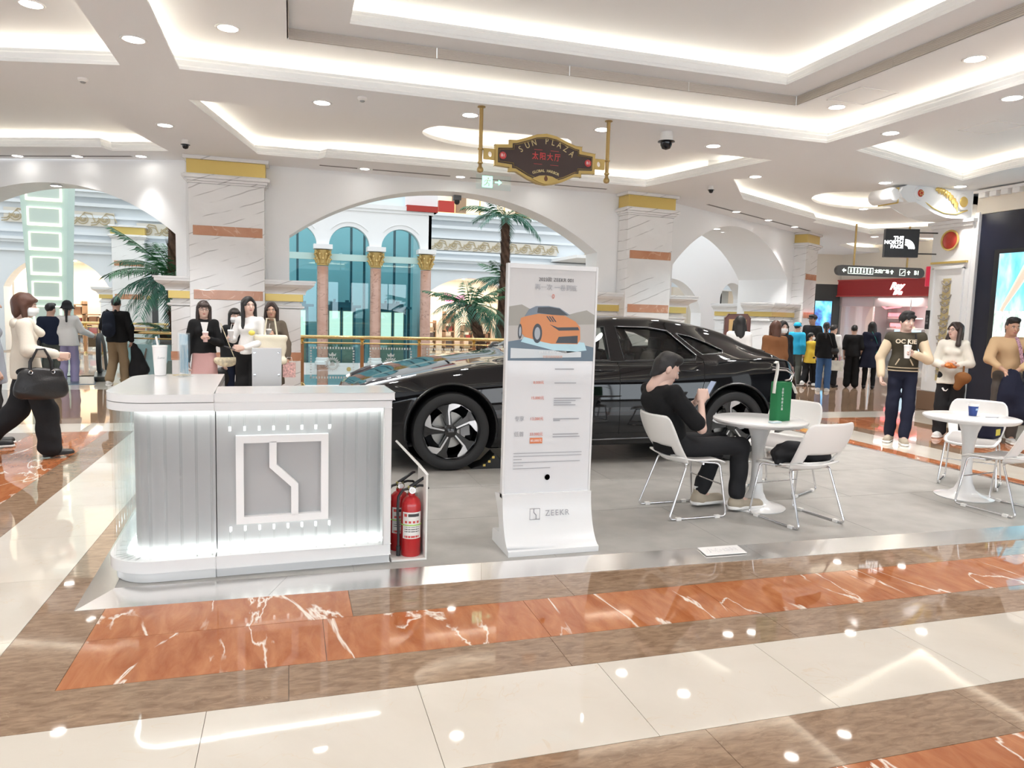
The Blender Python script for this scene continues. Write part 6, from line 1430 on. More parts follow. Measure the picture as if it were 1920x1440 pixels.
def hair_prims(kind):
    if kind == 'bald': return []
    cap = [('e', (0, -.016, .040), (.084, .104, .092), .01)]
    if kind == 'short':     # neat male cut with a quiff
        return cap+[('cut', (0, .066, .066), (0, .86, -.5)), ('cut', (0, -.06, -.045), (0, .25, -1)), ('e', (0, .052, .098), (.062, .045, .034), .02), ('c', (-.04, .08, .09), (.04, .078, .094), .018, .018, .015)]
    if kind == 'fade':
        return [('e', (0, -.016, .026), (.0785, .098, .092), .01), ('c', (0, -.05, -.02), (0, -.055, -.075), .060, .052, .02), ('cut', (0, .058, .05), (0, .93, -.30)), ('cut', (0, -.02, -.035), (0, .75, -.8)), ('e', (0, .0, .085), (.076, .09, .05), .02), ('e', (0, .055, .098), (.06, .04, .03), .02)]
    if kind == 'mop':       # fringe
        return [('e', (0, -.012, .042), (.092, .108, .095), .01), ('cut', (0, .072, .05), (0, .9, -.43)), ('cut', (0, -.06, -.05), (0, .2, -1)), ('c', (-.05, .082, .062), (.05, .082, .066), .022, .02, .015), ('e', (.03, .085, .045), (.025, .018, .022), .01), ('e', (0, .02, .11), (.07, .07, .03), .02)]
    if kind == 'bob':
        return [('e', (0, -.016, .036), (.100, .112, .10), .01), ('cut', (0, .074, .02), (0, 1, -.28)), ('c', (-.078, -.01, .0), (-.075, .012, -.105), .036, .026, .03), ('c', (.078, -.01, .0), (.075, .012, -.105), .036, .026, .03), ('e', (0, -.065, -.04), (.082, .05, .10), .03), ('c', (-.05, .082, .06), (.05, .082, .06), .022, .022, .02), ('cut', (0, 0, -.125), (0, .15, -1))]
    if kind in ('long', 'longpart', 'longback'):
        L = -.36 if kind != 'longback' else -.34
        P = cap+[('cut', (0, .070, .050), (0, .93, -.36)), ('c', (0, -.055, .03), (0, -.085, L), .082, .075, .03, ((0, 1, 0), .55)), ('c', (-.074, -.012, .03), (-.085, .012, L+.06), .027, .028, .03), ('c', (.074, -.012, .03), (.085, .012, L+.06), .027, .028, .03)]
        if kind == 'long': P += [('c', (-.05, .078, .062), (.05, .078, .062), .022, .022, .015), ('e', (0, .085, .045), (.045, .016, .02), .01)]
        else: P += [('c', (.0, .06, .095), (-.068, .055, .01), .022, .02, .02), ('c', (.0, .06, .095), (.068, .055, .01), .022, .02, .02)]
        return P
    if kind == 'shoulder':
        return cap+[('cut', (0, .070, .050), (0, .93, -.36)), ('c', (0, -.055, .03), (0, -.085, -.20), .084, .085, .03, ((0, 1, 0), .6)), ('c', (-.074, -.012, .03), (-.095, .02, -.20), .028, .038, .03), ('c', (.074, -.012, .03), (.095, .02, -.20), .028, .038, .03), ('c', (.0, .06, .095), (-.068, .055, .02), .022, .02, .02), ('c', (.0, .06, .095), (.068, .055, .02), .022, .02, .02)]
    if kind == 'bun': return cap+[('cut', (0, .066, .066), (0, .86, -.5)), ('cut', (0, -.06, -.06), (0, .2, -1)), ('c', (.0, -.11, .0), (.0, -.14, -.25), .03, .018, .02)]
BASE = dict(hip=(.085, 0, .90), knee=(.095, .015, .49), ankle=(.10, -.02, .085), toe=(.115, .125, .035), sh=(.165, -.01, 1.375), el=(.215, -.035, 1.10), wr=(.215, .055, .865))
def person(label, loc, rz, h=1.65, fem=False, skin=0, hair='short', hairm=None, fine=False, look=(0, 0), pose=None, top=None, bot=None, shoe=None, mask=False, glasses=False, curl=(.5, .5), palm=None, hdir=None, scale=None, lean=(0, 0), coat=None, cat='person', headoff=(0, 0, 0), extra=None, vox=None):
    """top=(mat, hem z, fit, sleeve 0..2, cuffmat) ; bot=('trousers'|'skirt', mat, hem, fit) ; pose overrides e.g. {'elR':(x,y,z)}"""
    o = thing('person', label, cat, loc, rz); o.scale = (h/1.70,)*3
    vox = vox or (.0125 if fine else .017); pose = pose or {}
    J = {}
    for k, p in BASE.items():
        if fem and k in ('sh', 'el', 'wr') : p = (p[0]-(.028 if k == 'sh' else .03), p[1], p[2])
        J[k+'R'] = _v(pose.get(k+'R', p)); J[k+'L'] = _v(pose.get(k+'L', (-p[0], p[1], p[2])))
        if fem and k == 'el':
            for s_ in 'RL': J[k+s_] = J[k+s_]*_v((.88, 1, 1))
    pel = _v(pose.get('pel', (0, 0, .93))); ch = _v(pose.get('ch', (0, -.005, 1.27))); nk = _v(pose.get('nk', (0, -.02, 1.42))); hd = _v(pose.get('hd', (0, .012, 1.575)))+_v(headoff)
    upv = nk-pel; upv = upv/np.linalg.norm(upv); fwd = _v((0, 1, 0)); fwd = fwd-fwd.dot(upv)*upv; fwd /= np.linalg.norm(fwd)
    sqf = (fwd, .72)
    # --- body (skin)
    P = [('c', pel, ch, .092, .098, .03, sqf), ('c', ch, nk, .095, .055, .03, sqf), ('c', nk-upv*.02, hd-upv*.06, .055 if fem else .06, .05 if fem else .056, .02)]
    for s in 'RL':
        P += [('c', nk-upv*.04, J['sh'+s], .05, .042, .03), ('c', J['sh'+s], J['el'+s], .043, .036, .02), ('c', J['el'+s], J['wr'+s], .036, .024, .015), ('c', J['hip'+s], J['knee'+s], .064, .048, .02), ('c', J['knee'+s], J['ankle'+s], .05, .034, .02), ('c', J['ankle'+s], J['toe'+s], .034, .026, .02)]
    parts = [sdf_mesh(P, vox)]
    Th = Matrix.Translation(Vector(hd)) @ Euler((R_(look[1]), 0, R_(look[0]))).to_matrix().to_4x4()
    parts.append(apply(Th, head_mesh(fine, fem)))
    for s, sd, c in (('R', 1, curl[0]), ('L', -1, curl[1])):
        d = J['wr'+s]-J['el'+s]
        if hdir and hdir.get(s): d = hdir[s]
        pm = (palm or {}).get(s, (-sd, 0, 0)); parts.append(hand(J['wr'+s], d, pm, c, sd, fine))
    npobj('body', join(parts), SK[skin], o)
    # --- face details
    def hobj(nm, mb, m): ob = mb.obj(nm, m, o, smooth=60); ob.matrix_local = Th; return ob
    for sx in (-1, 1):
        hobj('eye', MB().ell((sx*.031, .0835, .004), (.0125, .006, .0062), 12, 8), EYEW).name; hobj('iris', MB().ell((sx*.031, .0875, .004), (.006, .004, .0058), 10, 6), EYEK)
        if not glasses or True: hobj('eyebrow', MB().tube([(sx*.016, .091, .021), (sx*.032, .091, .025), (sx*.047, .083, .021)], [.003, .0038, .002], 6), hairm or HAIRK)
    hobj('lips', MB().ell((0, .0885, -.0615), (.020, .007, .0075), 12, 8), LIP)
    if mask: hobj('face_mask', MB().grid([[(.078*math.sin(a)*(1-.25*abs(t-.45)), .10*math.cos(a)+.008-(.02*t if t > .6 else 0)+.012*(1-abs(a)/1.35), -.015-.085*t) for a in np.linspace(-1.35, 1.35, 15)] for t in np.linspace(0, 1, 8)]), M('mask_white', (.80, .82, .84), .7)).modifiers.new('s', 'SOLIDIFY').thickness = .004
    if glasses:
        g = MB()
        for sx in (-1, 1): g.tube([(sx*.033+.021*math.cos(2*PI*i/16), .100, .003+.016*math.sin(2*PI*i/16)) for i in range(16)], .0022, 5, closed=True); g.tube([(sx*.054, .100, .006), (sx*.076, .06, .006), (sx*.078, .0, .0)], .002, 5)
        g.tube([(-.012, .103, .005), (.012, .103, .005)], .002, 5); hobj('glasses', g, M('specs', (.12, .09, .08), .3))
    hp = hair_prims(hair)
    if hp: npobj('hair', sdf_mesh(hp, .0075 if fine else .011, .0025, (75, 75, 12)), hairm or HAIRK, o, Th)
    # --- garments
    if top:
        m, hem, fit, slv = top[:4]
        w = .148+fit*.5; wy = .74
        P = [('c', ch+upv*.06-_v((.06 if fem else .075, 0, 0)), ch+upv*.06+_v((.06 if fem else .075, 0, 0)), (.082 if fem else .090)+fit*.3, (.082 if fem else .090)+fit*.3, .05, (fwd, .92)), ('c', ch, pel+upv*.10, .134+fit*.45 if not fem else .116+fit*.45, (.112 if fem else .122)+fit*.55, .05, (fwd, wy))]
        if fem: P += [('e', ch+fwd*.075+_v((.055, 0, -.005)), (.055, .05, .05), .04), ('e', ch+fwd*.075+_v((-.055, 0, -.005)), (.055, .05, .05), .04)]
        hp_ = pel+upv*(hem-.93)
        P += [('c', pel+upv*.10, hp_-upv*.06, .135+fit*.7, top[5] if len(top) > 5 else .158+fit*.8, .05, (fwd, .76)), ('c', nk-upv*.05, nk+upv*.004, .085+fit*.3, .064, .03)]
        P.append(('cut', hp_, -upv))
        for s in 'RL':
            e, w_ = J['el'+s], J['wr'+s]; P.append(('c', nk-upv*.05, J['sh'+s], .062+fit*.2, (.046 if fem else .055)+fit*.3, .04))
            if slv <= 1: P.append(('c', J['sh'+s], J['sh'+s]+(e-J['sh'+s])*slv, .054+fit*.4+(0 if fem else .006), .052+fit*.4+(0 if fem else .006), .025))
            else:
                P += [('c', J['sh'+s], e, (.050 if fem else .058)+fit*.35, (.044 if fem else .05)+fit*.4, .025)]
        P.append(('cut', nk+upv*.022, upv)) if not (len(top) > 6) else None
        if slv > 1:
            for s in 'RL': e, w_ = J['el'+s], J['wr'+s]; P.append(('c', e, e+(w_-e)*(slv-1)*.97, .044+fit*.4, .034+fit*.3, .02))
        if len(top) > 4 and top[4]:      # separate sleeve material
            SP = []
            for s in 'RL':
                e, w_ = J['el'+s], J['wr'+s]; SP += [('c', J['sh'+s]+(e-J['sh'+s])*.02, e, .058+fit*.3, .052+fit*.3, .02), ('c', e, e+(w_-e)*.93, .050+fit*.3, .040+fit*.2, .02)]
            npobj('sleeves', sdf_mesh(SP, vox, .004, seed=3), top[4], o)
        npobj('top', sdf_mesh(P, vox, .0045 if fine else .004, seed=len(label)), m, o)
    if coat: npobj('coat', sdf_mesh(coat(J, pel, ch, nk, upv, fwd), vox, .005, seed=5), coat.m, o)
    if bot:
        kind, m, hem, fit = bot[:4]
        if kind == 'trousers':
            P = [('c', pel-_v((.055, 0, 0)), pel+_v((.055, 0, 0)), .098+fit*.3, .098+fit*.3, .04, (fwd, .95))]
            for s in 'RL':
                a, k = J['ankle'+s], J['knee'+s]; d = (a-k)/np.linalg.norm(a-k)
                P += [('c', J['hip'+s], k, .080+fit*.3, .064+fit*.6, .03), ('c', k, k+(a-k)*hem, .066+fit*.6, .052+fit*.8, .02)]
            npobj('trousers', sdf_mesh(P, vox, .005 if fine else .004, (18, 18, 14), seed=len(label)+2), m, o)
        elif kind == 'skirt':
            P = [('c', pel+upv*.10, _v((0, 0, hem-.1)), .148, fit+.02, .03, ((0, 1, 0), .8)), ('cut', (0, 0, hem), (0, 0, -1)), ('cut', pel+upv*.12, upv)]
            npobj('skirt', sdf_mesh(P, vox, .004, seed=1), m, o)
    if shoe:
        m = shoe[0]; big = shoe[1] if len(shoe) > 1 else 0
        for s in 'RL':
            a, t = J['ankle'+s], J['toe'+s]; d = t-a; d[2] = 0; d = d/np.linalg.norm(d)
            if t[2]-a[2] > -.2 or True:
                P = [('e', a+_v((0, 0, -.035))-d*.015, (.040+big, .05+big, .045+big), .03), ('c', a+d*.02+_v((0, 0, -.045)), t+d*.03+_v((0, 0, .005)), .042+big, .036+big, .03), ('c', a+_v((0, 0, -.03)), a+_v((0, 0, .03+ (shoe[2] if len(shoe) > 2 else 0))), .044+big*.6, .045+big*.6, .02)]
                z0 = min(a[2]-.085, t[2]-.035); sl = (t[2]-.035)-(a[2]-.085)
                P.append(('cut', (a[0], a[1], a[2]-.085+.002), (-d[0]*sl/.17, -d[1]*sl/.17, -1) if abs(sl) < .2 else (0, 0, -1)))
                P.append(('cut', a+_v((0, 0, .045+(shoe[2] if len(shoe) > 2 else 0))), (0, 0, 1)))
                sh_ = npobj('shoe', sdf_mesh(P, .009 if fine else .012), m, o)
                if fine or big:
                    S2 = [('c', a+_v((0, 0, -.070))-d*.02, t+d*.035+_v((0, 0, -.02)), .046+big, .042+big, .01), ('cut', (a[0], a[1], a[2]-.083), (-d[0]*sl/.17, -d[1]*sl/.17, -1)), ('cut', (a[0], a[1], a[2]-.055), (d[0]*sl/.17, d[1]*sl/.17, 1))]
                    npobj('sole', sdf_mesh(S2, .009), WPLAS if len(shoe) < 4 else shoe[3], sh_)
    return o
def W2(o, p):
    """local point of a person in world space"""
    bpy.context.view_layer.update(); return o.matrix_world @ Vector(p)
def cup(label, o, p, r=.036, hgt=.13, m=None, lid=None, tilt=(0, 0), straw=True, liquid=None):
    w = W2(o, p); c = thing('drink_cup', label, 'cup', w, 0); c.rotation_euler = (*tilt, 0)
    MB().lathe([(0, 0), (r*.75, 0), (r, hgt), (r*1.03, hgt)], 20).obj('cup_body', m or M('paper_white'), c, smooth=40); MB().lathe([(r*1.05, hgt), (r*1.06, hgt+.01), (r*.9, hgt+.018), (0, hgt+.018)], 20).obj('lid', lid or WPLAS, c, smooth=40)
    if straw: MB().tube([(0, 0, hgt), (.012, 0, hgt+.09)], .004, 6).obj('straw', STW, c)
    return c
def phone(o, p, rot, label):
    w = W2(o, p); c = thing('phone', label, 'phone', w); c.rotation_euler = rot
    MB().box(-.037, .037, -.075, .075, -.004, .004).obj('case', BLACK, c, bevel=.006); MB().box(-.034, .034, -.072, .072, .004, .0046).obj('display', M('phone_glow', (.1, .1, .12), .1, emis=(.5, .6, .8), estr=.3), c); return c
# ---- fabrics
BK = fab('black', (.010, .010, .011)); BK2 = fab('black_soft', (.018, .018, .020)); NV = fab('navy', (.012, .018, .04)); DNV = fab('dark_navy', (.012, .014, .030)); CRM = fab('cream', (.68, .62, .53)); WHT = fab('white', (.74, .73, .72)); OFFW = fab('off_white', (.72, .68, .60))
GRY = fab('grey', (.30, .33, .38)); KHK = fab('khaki', (.28, .20, .12)); PNK = fab('pink', (.55, .33, .32)); OLV = fab('olive', (.050, .042, .028)); SLV = fab('cream_sleeve', (.66, .53, .37)); TAN = fab('tan', (.55, .38, .22)); BRN = fab('brown_wool', (.20, .085, .035)); DEN = fab('denim', (.055, .12, .26)); LAV = fab('lavender', (.36, .32, .50)); TPE = fab('taupe', (.13, .105, .08)); GTR = fab('grey_brown', (.10, .085, .075)); YEL = fab('yellow', (.72, .50, .06)); CYN = fab('cyan', (.03, .38, .62)); DGR = fab('dark_green_grey', (.09, .10, .09))
BEI = fab('beige_shoe', (.42, .36, .28), .7); WSH = fab('white_shoe', (.70, .69, .67), .5); BLE = M('black_leather', (.013, .012, .013), .38, bump=(90, .2))
zF = 0.0
# ---------------------------------------------------------------- seated man
sm = person('young man in black shirt and trousers sitting with a phone', (2.95, 4.97, ZM), R_(-88), 1.70, False, 2, 'fade', HAIRK, True, look=(-12, -22),
  pose=dict(pel=(0, -.12, .545), ch=(0, -.235, .83), nk=(0, -.245, .99), hd=(0, -.19, 1.125), hipR=(.09, -.08, .525), hipL=(-.09, -.08, .525), kneeR=(.10, .45, .525), kneeL=(-.10, .39, .525), ankleR=(.10, .44, .10), ankleL=(-.09, .22, .10), toeR=(.12, .60, .045), toeL=(-.10, .38, .05),
            shR=(.175, -.23, .955), shL=(-.175, -.23, .955), elR=(.225, .0, .69), elL=(-.22, .0, .70), wrR=(.095, .07, .885), wrL=(-.05, .12, .86)),
  top=(BK, .90, .02, .82), bot=('trousers', BK2, .90, .012), shoe=(BEI, .006), curl=(.75, .75), palm=dict(R=(-.7, .5, .2), L=(.6, .4, .3)), hdir=dict(R=(-.25, .25, .8), L=(.25, .15, .8)))
for s, x, y in (('R', .10, .44), ('L', -.09, .22)): MB().lathe([(.044, .10), (.045, .17)], 14, (x, y, 0), caps=False).obj('sock', fab('white_sock', (.75, .74, .73)), sm, smooth=60)
phone(sm, (.02, .19, .965), (R_(60), R_(0), R_(-88)), 'dark phone held by the seated man')
# ---------------------------------------------------------------- group on the right
jm = person('man in dark varsity jacket with cream sleeves holding a drink cup', (7.6, 7.5, 0), R_(138), 1.70, False, 2, 'mop', HAIRK, True, look=(28, -2), pose=dict(elR=(.27, -.03, 1.10), wrR=(.255, .05, .86), elL=(-.27, .02, 1.10), wrL=(-.09, .22, 1.17), ankleR=(.10, -.06, .085), toeR=(.13, .08, .035), kneeL=(-.09, .05, .49), ankleL=(-.06, .10, .085), toeL=(-.07, .25, .035)),
  top=(OLV, .93, .035, .1, SLV), bot=('trousers', DNV, .94, .02), shoe=(BEI, .008), curl=(.5, .7), palm=dict(L=(.5, .6, 0)), hdir=dict(L=(.75, .3, .1)))
RIBB = fab('rib_stripe', (.55, .45, .32))
for z in (.945, .985): MB().tube([(.178*math.cos(a), .138*math.sin(a), z) for a in [2*PI*i/32 for i in range(32)]], .007, 6, closed=True).obj('hem_stripe', RIBB, jm, smooth=60)
text('OC KIE', .075, M('felt_letters', (.66, .56, .42), .8), jm, (0, .147, 1.32), (PI/2, 0, PI), ext=.004, bold=.002)
for s in (-1, 1): MB().tube([(s*.06, .15, 1.10), (s*.10, .135, 1.02)], .008, 6).obj('pocket_trim', RIBB, jm)
bkp = MB().tube([(-.10, .13, 1.42), (-.125, .135, 1.25), (-.14, .10, 1.1)], .014, 6).obj('strap', BLE, jm)
cup('white lidded drink cup held by the man in the varsity jacket', jm, (-.015, .265, 1.115), .043, .15)
ww = person('woman in cream sweatshirt and dark trousers standing by the shop pier', (8.65, 7.71, 0), R_(125), 1.59, True, 2, 'shoulder', HAIRD, True, look=(-32, 6), pose=dict(elR=(.25, .0, 1.10), wrR=(.10, .20, 1.07), elL=(-.25, .0, 1.10), wrL=(-.10, .22, 1.08)), top=(OFFW, .80, .04, 1.95), bot=('trousers', BK2, .95, .05), shoe=(WSH, .012), glasses=True, curl=(.6, .6), palm=dict(R=(0, 0, 1), L=(0, 0, 1)), hdir=dict(R=(-.6, .5, .1), L=(.5, .6, .1)))
MB().tube([(.09, .118, .74), (.065, .128, .705), (.04, .13, .70), (.015, .128, .73)], [.012, .011, .008, .003], 6).obj('trouser_logo', WHITEP, ww)
sn = thing('snack_bag', 'orange and brown snack bag held by the woman in the sweatshirt', 'bag', W2(ww, (-.02, .27, 1.02))); 
npobj('wrapper', sdf_mesh([('e', (0, 0, .05), (.09, .05, .04), .02), ('e', (.05, .02, .07), (.04, .04, .05), .02), ('e', (-.06, 0, .06), (.05, .04, .03), .02)], .008, .006, (60, 60, 50)), M('snack_orange', (.55, .16, .03), .5, var=(40, .6)), sn)
bb = thing('brown_bag', 'brown pouch hanging from the woman by the shop pier', 'bag', W2(ww, (-.17, .24, .78)), R_(120)); npobj('pouch', sdf_mesh([('e', (0, 0, .12), (.10, .06, .08), .03), ('c', (0, 0, .12), (.06, 0, .0), .07, .05, .03)], .01, .004), fab('suede_brown', (.22, .09, .03)), bb); MB().tube([(0, 0, .18), (.0, .0, .28)], .012, 6).obj('strap', fab('suede_brown'), bb)
tm = person('man in tan sweater leaning forward with hands together at the right edge', (9.12, 7.28, 0), R_(135), 1.69, False, 1, 'fade', HAIRK, True, look=(20, -8), pose=dict(pel=(0, -.06, .93), ch=(0, .01, 1.25), nk=(0, .02, 1.40), hd=(0, .06, 1.555), shR=(.17, .02, 1.355), shL=(-.17, .02, 1.355), elR=(.24, .14, 1.12), wrR=(.05, .27, .97), elL=(-.24, .14, 1.12), wrL=(-.04, .27, .96)), top=(TAN, .85, .035, 1.55), bot=('trousers', GTR, .95, .02), shoe=(WSH,), curl=(.7, .7), palm=dict(R=(0, -.5, -.8), L=(0, -.5, -.8)), hdir=dict(R=(-.6, .3, -.5), L=(.6, .3, -.5)))
MB().grid([[(x+.02, y_, z), (x-.02, y_, z)] for x, y_, z in ((-.05, .10, 1.42), (-.09, .155, 1.3), (-.12, .17, 1.15), (-.15, .16, 1.0))]).obj('patterned_strap', M('strap_pattern', (.35, .20, .25), .7, var=(60, .7)), tm).modifiers.new('s', 'SOLIDIFY').thickness = .006
nj = thing('navy_jacket', 'navy jacket held hanging in front by the man in the tan sweater', 'jacket', W2(tm, (0, .29, .97)), R_(135)); npobj('folds', sdf_mesh([('c', (0, 0, 0), (-.02, .02, -.30), .045, .14, .04, ((0, 1, 0), .5)), ('c', (-.05, 0, -.05), (-.18, .03, -.5), .05, .13, .05, ((0, 1, 0), .45)), ('c', (.03, 0, -.1), (.06, .02, -.52), .05, .11, .05, ((0, 1, 0), .45))], .014, .008, (26, 20, 6)), DNV, nj)
MB().tube([(-.02, .0, .02), (.0, .0, .035), (.03, .0, .02)], .012, 6).obj('collar_loop', DNV, nj)
# ---------------------------------------------------------------- walkers on the left
cw = person('woman in cream wool jacket with brown bob striding past with black handbag', (-2.45, 8.06, 0), R_(-72), 1.60, True, 2, 'bob', HAIRB, True, look=(-10, -4), mask=True, pose=dict(kneeR=(.09, .16, .50), ankleR=(.09, .18, .10), toeR=(.09, .33, .035), kneeL=(-.09, -.08, .50), ankleL=(-.09, -.40, .20), toeL=(-.09, -.30, .06), elR=(.25, .02, 1.13), wrR=(.16, .28, 1.08), elL=(-.25, .0, 1.12), wrL=(-.14, .27, 1.06)), top=(CRM, .84, .055, 1.85), bot=('trousers', BK2, .95, .075), shoe=(BLE, .004, .08, BLE), curl=(.55, .6))
CO = sdf_mesh([('c', (-.10, .03, 1.40), (.10, .03, 1.40), .055, .055, .03), ('c', (-.11, .0, 1.42), (-.06, .13, 1.30), .035, .045, .02), ('c', (.11, .0, 1.42), (.06, .13, 1.30), .035, .045, .02), ('e', (0, -.08, 1.39), (.13, .05, .06), .03)], .012); npobj('collar', CO, CRM, cw)
hb = thing('handbag', 'large black leather handbag on the arm of the woman in cream', 'handbag', W2(cw, (.25, .12, .72)), R_(-72+8))
npobj('bag_body', sdf_mesh([('c', (0, -.15, .0), (0, .15, .0), .075, .075, .05, ((1, 0, 0), .7)), ('c', (0, -.13, .16), (0, .13, .16), .06, .06, .06, ((1, 0, 0), .6)), ('e', (0, 0, .05), (.07, .21, .12), .05)], .012, .004, (30, 20, 20)), BLE, hb)
for x in (-.03, .03): MB().tube([(x, -.09, .18), (x, -.085, .28), (x*.5, -.03, .40), (x*.5, .03, .40), (x, .085, .28), (x, .09, .18)], .011, 7).obj('handle', BLE, hb, smooth=60)
for y in (-.09, .09):
    for x in (-.045, .045): MB().tube([(x+.0, y+.014*math.cos(2*PI*i/12), .185+.018*math.sin(2*PI*i/12)) for i in range(12)], .004, 5, closed=True).obj('ring', CHROME, hb)
gl = person('person in grey blue coat with black hat half hidden at the left edge', (-2.98, 8.75, 0), R_(-75), 1.60, True, 0, 'longback', HAIRB, False, top=(GRY, .70, .05, 1.95), bot=('trousers', BK2, .95, .02), shoe=(BLE, .004))
npobj('knit_hat', sdf_mesh([('e', (0, -.012, 1.625), (.102, .118, .095), .02), ('cut', (0, 0, 1.585), (0, .2, -1))], .011, .002), fab('hat_black', (.02, .02, .022)), gl)
pb = thing('paper_bag', 'white paper bag with dark handle at the lower left edge', 'bag', (-2.95, 8.2, .28), R_(-70)); MB().prism([(-.05, -.17, 0), (-.05, .17, 0), (-.06, .18, .36), (-.06, -.18, .36)], (.11, 0, 0)).obj('bag_body', M('paper_grey', (.66, .64, .62), .6), pb); MB().tube([(0, -.08, .36), (0, -.05, .5), (0, .05, .5), (0, .08, .36)], .008, 6).obj('handle', BLE, pb)
nm_ = person('dark haired man in navy sweater walking to the escalator', (-4.28, 15.5, -.14), R_(15), 1.62, False, 0, 'short', HAIRK, False, look=(-35, 0), pose=dict(elR=(.27, .03, 1.12), wrR=(.36, .12, .92)), top=(NV, .90, .03, 1.95), bot=('trousers', DGR, .95, .02), shoe=(BLE,))
hw = person('woman in white hoodie and black bucket hat walking to the escalator', (-4.02, 15.55, -.1), R_(5), 1.60, True, 0, 'bun', HAIRK, False, pose=dict(elR=(.26, .08, 1.14), wrR=(.40, .28, 1.02), kneeR=(.09, .10, .5), ankleR=(.09, .0, .085), ankleL=(-.10, -.12, .12)), top=(WHT, .84, .06, 1.9), bot=('trousers', LAV, .92, .03), shoe=(WSH, .008))
npobj('bucket_hat', sdf_mesh([('c', (0, -.01, 1.60), (0, -.01, 1.66), .105, .09, .02), ('c', (0, -.01, 1.585), (0, -.01, 1.60), .14, .115, .01, ((0, 0, 1), .5)), ('cut', (0, 0, 1.575), (0, 0, -1))], .011), fab('hat_black'), hw)
kb = thing('brown_paper_bag', 'brown paper bag held out by the woman in the white hoodie', 'bag', W2(hw, (.40, .34, .80)), R_(10)); MB().box(-.09, .09, -.05, .05, 0, .18).obj('bag_body', M('kraft', (.30, .19, .10), .7), kb); MB().tube([(-.04, 0, .18), (-.03, 0, .25), (.03, 0, .25), (.04, 0, .18)], .005, 5).obj('handle', M('kraft'), kb)
bm = person('man in black jacket with navy backpack and khaki trousers seen from behind', (-3.0, 14.6, 0), R_(-8), 1.62, False, 0, 'short', HAIRK, False, look=(15, 0), pose=dict(elR=(.25, -.02, 1.12), wrR=(.24, .06, .88), elL=(-.26, .04, 1.13), wrL=(-.16, .24, 1.05), kneeL=(-.10, .10, .50), ankleL=(-.12, -.10, .13), toeL=(-.12, .03, .035), kneeR=(.10, .06, .49), ankleR=(.10, .08, .085)), top=(BK, .86, .05, 1.95), bot=('trousers', KHK, .93, .035), shoe=(WSH, .01))
bk = thing('backpack', 'dark navy backpack on the man in khaki trousers', 'backpack', W2(bm, (-.05, -.24, 1.02)), R_(-8)); npobj('pack', sdf_mesh([('c', (0, 0, .05), (0, 0, .30), .115, .10, .04, ((0, 1, 0), .6)), ('e', (0, -.06, .10), (.09, .03, .08), .02)], .014, .002), fab('pack_navy', (.012, .016, .028)), bk)
for x in (-.07, .07): MB().tube([(x, .05, .38), (x, .12, .42), (x, .2, .40)], .015, 6).obj('strap', BLE, bk)
dj = thing('carried_jacket', 'black jacket carried in the hand of the man with the backpack', 'jacket', W2(bm, (.29, .08, .78)), R_(-8)); npobj('folds', sdf_mesh([('c', (0, 0, .0), (.02, 0, -.50), .06, .13, .04, ((0, 1, 0), .6)), ('c', (.05, 0, -.1), (.16, 0, -.42), .06, .09, .04)], .016, .008, (24, 20, 8)), BK2, dj); MB().tube([(0, 0, 0), (-.03, 0, .06)], .02, 6).obj('collar_loop', BK2, dj)
# ---------------------------------------------------------------- four young women by the pier
b1 = person('young woman in black blazer and pink skirt drinking by the marble pier', (-1.10, 10.4, 0), R_(-170), 1.59, True, 2, 'long', HAIRD, True, glasses=True, pose=dict(elR=(.24, .0, 1.08), wrR=(.22, .02, .84), elL=(-.235, .03, 1.10), wrL=(-.04, .22, 1.17)), top=(BK, .96, .03, 1.95), bot=('skirt', PNK, .62, .17), shoe=(BLE,), curl=(.4, .75), palm=dict(L=(.5, .6, 0)), hdir=dict(L=(.6, .35, .45)))
MB().prism([(-.05, .112, 1.40), (.05, .112, 1.40), (.012, .15, 1.22), (-.012, .15, 1.22)], (0, .006, 0)).obj('shirt_collar', WHT, b1)
cup('pink iced drink cup held by the woman in the blazer', b1, (.0, .26, 1.13), .036, .12, M('pink_drink', (.62, .42, .40), .25), straw=True)
pu = thing('shoulder_bag', 'small cream shoulder bag at the hip of the woman in the pink skirt', 'bag', W2(b1, (-.28, .10, .80)), R_(-170)); npobj('pouch', sdf_mesh([('c', (-.11, 0, .06), (.11, 0, .06), .045, .045, .03), ('e', (0, 0, .02), (.12, .04, .05), .03), ('cut', (0, 0, .10), (0, 0, 1))], .009, .002), M('bag_cream', (.70, .62, .45), .5, var=(25, .3)), pu); MB().tube([(-.11, 0, .08), (-.03, -.03, .3), (.06, -.05, .55)], .006, 6).obj('strap', M('bag_cream'), pu)
b2 = person('woman in dark clothes with white mask behind her friend by the pier', (-.74, 10.75, 0), R_(-165), 1.50, True, 2, 'long', HAIRK, False, mask=True, top=(BK2, .85, .03, 1.95), bot=('trousers', NV, .95, .03), shoe=(BLE,))
npobj('dark_tote', sdf_mesh([('e', (.22, .05, .62), (.13, .08, .16), .03)], .015, .004), BLE, b2)
b3 = person('young woman in white blouse with long black hair holding a cup and phone', (-.52, 10.15, 0), R_(160), 1.66, True, 2, 'longpart', HAIRK, True, look=(40, 4), pose=dict(elR=(.24, .02, 1.12), wrR=(.16, .26, 1.13), elL=(-.235, .02, 1.10), wrL=(-.02, .26, 1.02)), top=(WHT, .93, .02, 1.9), bot=('trousers', BK, .95, .05), shoe=(BLE,), curl=(.75, .5), hdir=dict(R=(-.2, .7, .5), L=(.5, .7, .1)))
cup('clear cold drink cup held by the woman in the white blouse', b3, (.11, .33, 1.12), .036, .12, M('grey_drink', (.50, .48, .47), .25)); phone(b3, (.10, .36, 1.02), (R_(20), 0, R_(120)), 'phone held low by the woman in the white blouse')
